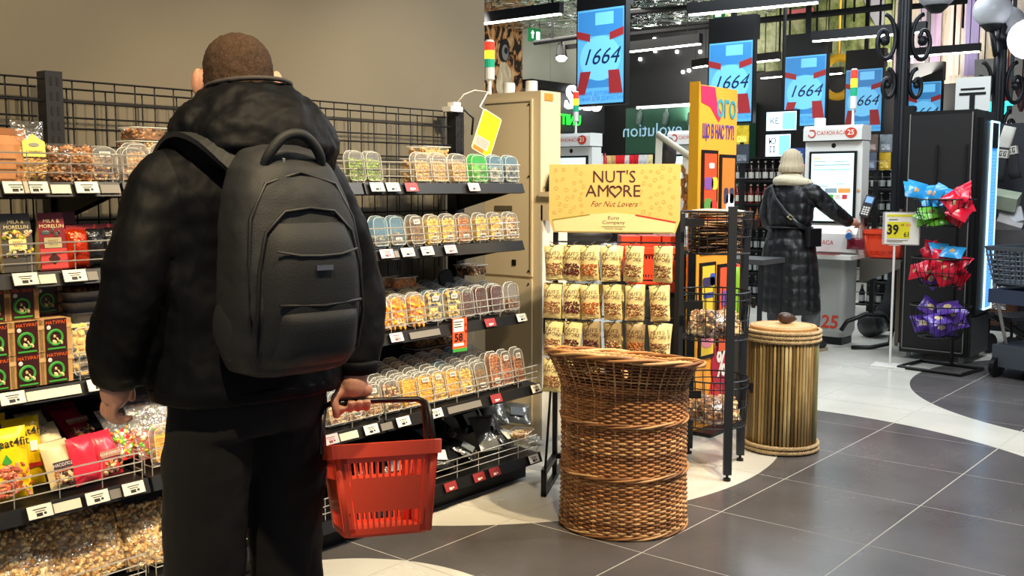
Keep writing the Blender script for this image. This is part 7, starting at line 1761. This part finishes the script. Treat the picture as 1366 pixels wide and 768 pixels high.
def psurf(x, z, off=.002):
    _, rx, ry, cy = prof(z); u = min(.999, abs((x - PX) / rx)); return (x, cy - ry * (1 - u ** 2.9) ** (1 / 2.9) - off, z)
b = MB(); loft(b, [(z, PX, cy, rx, ry) for z, rx, ry, cy in PR_], p=2.9)
me = bake(b, PKM, voxel=.007, smooth=3, disp=[(.09, .010)]); link('main_bag', me, pk)
def patch(name, xs, zs, th, m_, par, inset=None, sm=True, dome=.0):
    b = MB(); b.smooth = sm; nx, nz = len(xs), len(zs); vs = []
    for j, z in enumerate(zs):
        for i, x in enumerate(xs):
            u, v = i / (nx - 1) * 2 - 1, j / (nz - 1) * 2 - 1
            xx = PX + (x - PX) * (inset(v) if inset else 1)
            k = (1 - abs(u) ** 4) * (1 - abs(v) ** 4); p = psurf(xx, z, th * k ** .5 + .001 + dome * k); vs.append(p)
    b.add(vs, [(j * nx + i, j * nx + i + 1, (j + 1) * nx + i + 1, (j + 1) * nx + i) for j in range(nz - 1) for i in range(nx - 1)])
    return b.build(name, m_, par)
L_ = lambda a, c, n: [a + (c - a) * k / (n - 1) for k in range(n)]
fp = patch('front_pocket', L_(PX - .118, PX + .118, 15), L_(1.008, 1.32, 15), .022, PKM, pk, inset=lambda v: 1 - .28 * max(0, v) ** 3 - .05 * max(0, -v) ** 4, dome=.006)
lp_ = patch('lower_pocket', L_(PX - .105, PX + .105, 13), L_(1.0, 1.142, 9), .036, PKM, pk, dome=.014)
def zipline(name, pts, r, m_, par, off): b = MB(); b.smooth = True; b.tube([psurf(x, z, off) for x, z in pts], r, 5); return b.build(name, m_, par)
arc = [(PX - .128, 1.03), (PX - .130, 1.12), (PX - .124, 1.22), (PX - .105, 1.30), (PX - .06, 1.345), (PX, 1.352), (PX + .06, 1.345), (PX + .105, 1.30), (PX + .124, 1.22), (PX + .130, 1.12), (PX + .128, 1.03)]
zipline('pocket_zip', arc, .0042, PKS, pk, .006)
arc2 = [(PX - .138, 1.10), (PX - .136, 1.24), (PX - .125, 1.33), (PX - .085, 1.405), (PX, 1.43), (PX + .085, 1.405), (PX + .125, 1.33), (PX + .136, 1.24), (PX + .138, 1.10)]
zipline('main_zip', arc2, .005, PKS, pk, .001)
zipline('pocket_edge', [(PX - .098, 1.262), (PX - .05, 1.252), (PX, 1.250), (PX + .05, 1.252), (PX + .098, 1.262)], .003, mat('piping', (60, 60, 62), .6), pk, .031)
zipline('lower_zip', [(PX - .10, 1.148), (PX, 1.142), (PX + .10, 1.148)], .004, PKS, pk, .030)
b = MB(); p = psurf(PX + .002, 1.225, .0345); b.M = T(p); b.box(-.020, .020, -.003, .002, -.0055, .0055); b.build('metal_plate', mat('brushed_metal', (150, 150, 152), .3, .9), pk)
p = psurf(PX - .03, 1.46, .01); b = MB(); b.box(-.003, .003, -.002, .002, -.03, 0); b.build('zip_pull', mat('light_pull', (190, 190, 190), .4), pk, M=T(p) @ R('X', 20))
b = MB(); b.smooth = True; limb(b, [(PX - .068, -.265, 1.415), (PX - .066, -.295, 1.465), (PX - .03, -.305, 1.508), (PX + .02, -.303, 1.510), (PX + .062, -.295, 1.465), (PX + .070, -.265, 1.41)], [.012] * 6, 8, 6); b.build('top_handle', PKM, pk)
for s_, pts in (('l', [(-.10, -.19, 1.44), (-.155, -.14, 1.50), (-.175, -.04, 1.515), (-.17, .08, 1.46), (-.165, .145, 1.33), (-.165, .155, 1.20), (-.168, .13, 1.13), (-.165, .07, 1.10)]), ('r', [(.06, -.19, 1.45), (.12, -.14, 1.51), (.15, -.04, 1.515), (.155, .08, 1.46), (.155, .145, 1.33), (.16, .155, 1.15), (.19, .05, 1.02), (.14, -.16, .985)])):
    b = MB(); b.smooth = True; limb(b, pts, [.022] * 8, 8, 5); 
    b2 = MB(); P_ = []; pv = [Vector(q) for q in pts]
    for i in range(len(pv) - 1):
        p0, p1_, p2_, p3 = pv[max(i - 1, 0)], pv[i], pv[i + 1], pv[min(i + 2, len(pv) - 1)]
        for k in range(5):
            t = k / 5; P_.append(.5 * ((2 * p1_) + (p2_ - p0) * t + (2 * p0 - 5 * p1_ + 4 * p2_ - p3) * t * t + (3 * p1_ - p0 - 3 * p2_ + p3) * t ** 3))
    P_.append(pv[-1]); rs2 = []
    for i, q in enumerate(P_):
        tt = (P_[min(i + 1, len(P_) - 1)] - P_[max(i - 1, 0)]).normalized(); side = Vector((1, 0, 0)) - tt * tt.x; side.normalize(); nn = tt.cross(side)
        rs2.append([q + side * a_ + nn * c_ for a_, c_ in ((-.026, -.006), (.026, -.006), (.026, .006), (-.026, .006))])
    b2.smooth = False; b2.rings(rs2); b2.build('shoulder_strap', PKM, pk)
b = MB(); b.smooth = True; b.ball((PX - .135, -.235, 1.085), .062, 14, 10, (.5, 1.15, 1.25)); b.build('side_pocket', PKM, pk)

# red basket in his hand
shop_basket('shopping_basket', 'red plastic shopping basket with black handles hanging from the man\'s right hand', T((1.748, 1.905, .738)) @ R('Z', -36) @ R('X', -15), REDB, .275, .44, .215)

# ---- woman
WO = Vector((8.08, 3.645, 0)); WRZ = -105
wo = thing('person', 'person in a long black quilted coat and cream knitted hat reaching toward the till', 'person', WO, WRZ)
QT = bpy.data.materials.new('quilted_black'); QT.use_nodes = True; nt = QT.node_tree; bs = nt.nodes['Principled BSDF']
bs.inputs['Base Color'].default_value = lin((15, 16, 19)) + (1,); bs.inputs['Roughness'].default_value = .5
tc = nt.nodes.new('ShaderNodeTexCoord'); mp = nt.nodes.new('ShaderNodeMapping'); mp.inputs['Scale'].default_value = (12, 12, 10)
vn = nt.nodes.new('ShaderNodeTexVoronoi'); vn.feature = 'SMOOTH_F1'; vn.inputs['Scale'].default_value = 1; vn.inputs['Randomness'].default_value = .2; vn.inputs['Smoothness'].default_value = .35
bp = nt.nodes.new('ShaderNodeBump'); bp.invert = True; bp.inputs['Strength'].default_value = 1; bp.inputs['Distance'].default_value = .035
nt.links.new(tc.outputs['Object'], mp.inputs[0]); nt.links.new(mp.outputs[0], vn.inputs[0]); nt.links.new(vn.outputs['Distance'], bp.inputs['Height']); nt.links.new(bp.outputs[0], bs.inputs['Normal'])
b = MB(); head(b, (0, .02, 1.555), -5, .95); limb(b, [(0, .0, 1.50), (0, -.01, 1.36)], [.05, .055])
loft(b, [(.85, 0, 0, .15, .11), (1.0, 0, 0, .13, .10), (1.25, 0, 0, .15, .10), (1.38, 0, 0, .15, .08)])
limb(b, [(.15, 0, 1.34), (.26, .20, 1.19), (.25, .46, 1.10)], [.05, .04, .028]); limb(b, [(-.15, 0, 1.34), (-.25, .04, 1.12), (-.10, .22, 1.02)], [.05, .04, .028])
for s_, x0, y0 in ((1, .15, .12), (-1, -.10, -.04)): limb(b, [(s_ * .08, 0, .88), (x0, y0 * .6 + .03, .48), (x0, y0, .08)], [.08, .055, .038])
hx = Vector((.25, .46, 1.10)); limb(b, [hx, hx + Vector((0, .05, -.005)), hx + Vector((0, .085, -.01))], [.026, .034, .030], 12, 4)
for k in range(4):
    q = hx + Vector((-.027 + .018 * k, .085, -.01)); seg(b, [q, q + Vector((0, .032, -.010)), q + Vector((0, .042, -.034)), q + Vector((0, .026, -.048))], .0095, .0075)
q = hx + Vector((-.03, .03, -.01)); seg(b, [q, q + Vector((-.02, .03, -.016)), q + Vector((-.014, .058, -.03))], .011, .0085)
hx = Vector((-.10, .22, 1.02)); limb(b, [hx, hx + Vector((.04, .03, -.01)), hx + Vector((.07, .05, -.015))], [.026, .034, .030], 12, 4)
for k in range(4):
    q = hx + Vector((.072, .05, .014 - .018 * k)); seg(b, [q, q + Vector((.028, .014, 0)), q + Vector((.034, .036, 0))], .0095, .0075)
q = hx + Vector((.03, .02, .02)); seg(b, [q, q + Vector((.03, .0, .02))], .011, .0085)
me = bake(b, SKIN, voxel=.006, smooth=2); link('body', me, wo)
for sx in (-1, 1):
    b = MB(); b.smooth = True; b.M = T((0, .02, 1.555)) @ R('Z', -5) @ R('X', -10) @ Matrix.Scale(.95, 4); b.ball((sx * .032, .082, .008), .012, 10, 6); b.build('eye', PAPER, wo)
b = MB()
loft(b, [(.33, .0, .02, .24, .20), (.36, .0, .02, .265, .22), (.60, 0, .01, .25, .21), (.85, 0, 0, .23, .19), (1.0, 0, 0, .195, .155), (1.06, 0, 0, .175, .14), (1.13, 0, 0, .20, .15), (1.27, 0, 0, .205, .14), (1.36, 0, 0, .195, .125), (1.42, 0, 0, .13, .10), (1.46, 0, 0, .08, .08)])
limb(b, [(.14, 0, 1.35), (.20, .03, 1.34), (.275, .20, 1.20), (.26, .34, 1.14), (.252, .455, 1.10)], [.06, .078, .068, .062, .052])
limb(b, [(-.14, 0, 1.35), (-.20, .01, 1.33), (-.265, .03, 1.12), (-.20, .13, 1.04), (-.11, .21, 1.02)], [.06, .078, .070, .062, .052])
me = bake(b, QT, voxel=.010, smooth=4, disp=[(.06, .012)]); ct = link('coat', me, wo)
b = MB(); b.smooth = True; b.tube([(.190 * math.cos(a), .158 * math.sin(a), 1.055) for a in [2 * PI * k / 28 for k in range(28)]], .016, 8, closed=True, flat=.5); b.build('belt', BLACK, ct)
b = MB(); limb(b, [(.14, .03, 1.425), (.08, -.08, 1.44), (0, -.11, 1.445), (-.08, -.08, 1.44), (-.14, .03, 1.425), (-.10, .11, 1.40), (0, .14, 1.38), (.10, .11, 1.40), (.14, .03, 1.425)], [.040] * 9, 12, 4)
limb(b, [(.09, .0, 1.465), (0, -.07, 1.485), (-.09, 0, 1.465), (0, .08, 1.45), (.09, 0, 1.465)], [.034] * 5, 12, 5)
KN = mat('cream_fleece', (206, 196, 168), .95, bump=.5, bs=120); me = bake(b, KN, voxel=.009, smooth=4); link('fleece_collar', me, ct)
HATM = mat('cream_knit', (176, 162, 134), .95, var=.08, vs=60)
b = MB(); b.smooth = True; n = 72; rs_ = []
for z, r in ((1.515, .100), (1.52, .106), (1.575, .107), (1.578, .101), (1.62, .098), (1.66, .086), (1.69, .062), (1.708, .030), (1.712, .008)):
    r *= .9 + 0 * z
    rs_.append([((r + (.0045 if q % 4 < 2 else -.002) * (r / .1)) * math.cos(2 * PI * q / n) * .96, .0 + (r + (.0035 if q % 4 < 2 else -.0015) * (r / .1)) * math.sin(2 * PI * q / n) * 1.08, z) for q in range(n)])
b.rings(rs_); b.build('knitted_hat', HATM, wo)
b = MB(); b.smooth = True; b.rings([[((r + (.0035 if q % 4 < 2 else -.001)) * math.cos(2 * PI * q / n) * .96, (r + (.0035 if q % 4 < 2 else -.001)) * math.sin(2 * PI * q / n) * 1.08, z) for q in range(n)] for z, r in ((1.512, .096), (1.52, .101), (1.560, .101), (1.568, .096))]); b.build('hat_brim', HATM, wo)
b = MB(); GP = mat('grey_trousers', (92, 94, 98), .8, bump=.2, bs=12)
for s_, x0, y0 in ((1, .15, .12), (-1, -.10, -.04)): limb(b, [(s_ * .09, 0, .80), (x0, y0 * .6 + .02, .48), (x0, y0, .14)], [.095, .085, .072])
me = bake(b, GP, voxel=.010, smooth=3, disp=[(.07, .02)]); link('trousers', me, wo)
SPK = mat('speckled_boot', (30, 30, 32), .7, var=.9, vs=90)
for x0, y0 in ((.15, .12), (-.10, -.04)):
    b = MB(); b.rings([[(x0 + p_[0], y0 + yo + p_[1], z) for p_ in rr(w_, l_, w_ * .48, 5)] for z, w_, l_, yo in ((.022, .10, .27, .06), (.06, .105, .27, .06), (.10, .095, .18, .03), (.16, .088, .12, .0))]); me = bake(b, SPK, sub=2); bo = link('boot', me, wo)
    b = MB(); b.rings([[(x0 + p_[0], y0 + .06 + p_[1], z) for p_ in rr(.108, .285, .05, 5)] for z in (0, .024)]); b.build('sole', mat('sole_tan', (150, 132, 108), .7), bo)
    b = MB(); b.tube([(x0 + .046 * math.cos(a), y0 + .056 * math.sin(a), .150) for a in [2 * PI * k / 16 for k in range(16)]], .026, 8, closed=True); me = bake(b, KN, disp=[(.02, .02)], sub=1); link('fleece_trim', me, bo)
# cross-body bag
t = thing('crossbody_bag', 'small black crossbody bag with a pale buckle on the quilted coat', 'bag', WO, WRZ)
b = MB(); b.smooth = True; rs2 = []
pts = [(-.13, .02, 1.42), (-.11, -.10, 1.39), (-.03, -.155, 1.29), (.08, -.158, 1.18), (.16, -.125, 1.10), (.21, -.03, 1.03)]
for i, q in enumerate(pts):
    q = Vector(q); tt = (Vector(pts[min(i + 1, 5)]) - Vector(pts[max(i - 1, 0)])).normalized(); nn = Vector((q.x, q.y, 0)).normalized(); side = tt.cross(nn)
    rs2.append([q + side * a_ + nn * c_ for a_, c_ in ((-.018, 0), (.018, 0), (.018, .008), (-.018, .008))])
b.rings(rs2); b.build('strap', mat('strap_black', (34, 34, 36), .4), t)
b = MB(); b.rings([[(.225 + x_, .02 + y_, z) for x_, y_ in rr(.06, .17, .02)] for z in (.90, .91, 1.04, 1.05)]); b.build('pouch', BLACK, t)
b = MB(); b.M = T((.128, -.155, 1.145)) @ R('Z', 42) @ R('Y', 40); b.tube([(-.018, 0, -.014), (.018, 0, -.014), (.018, 0, .014), (-.018, 0, .014)], .005, 5, closed=True); b.build('buckle', mat('buckle_gold', (206, 192, 150), .3, .7), t)
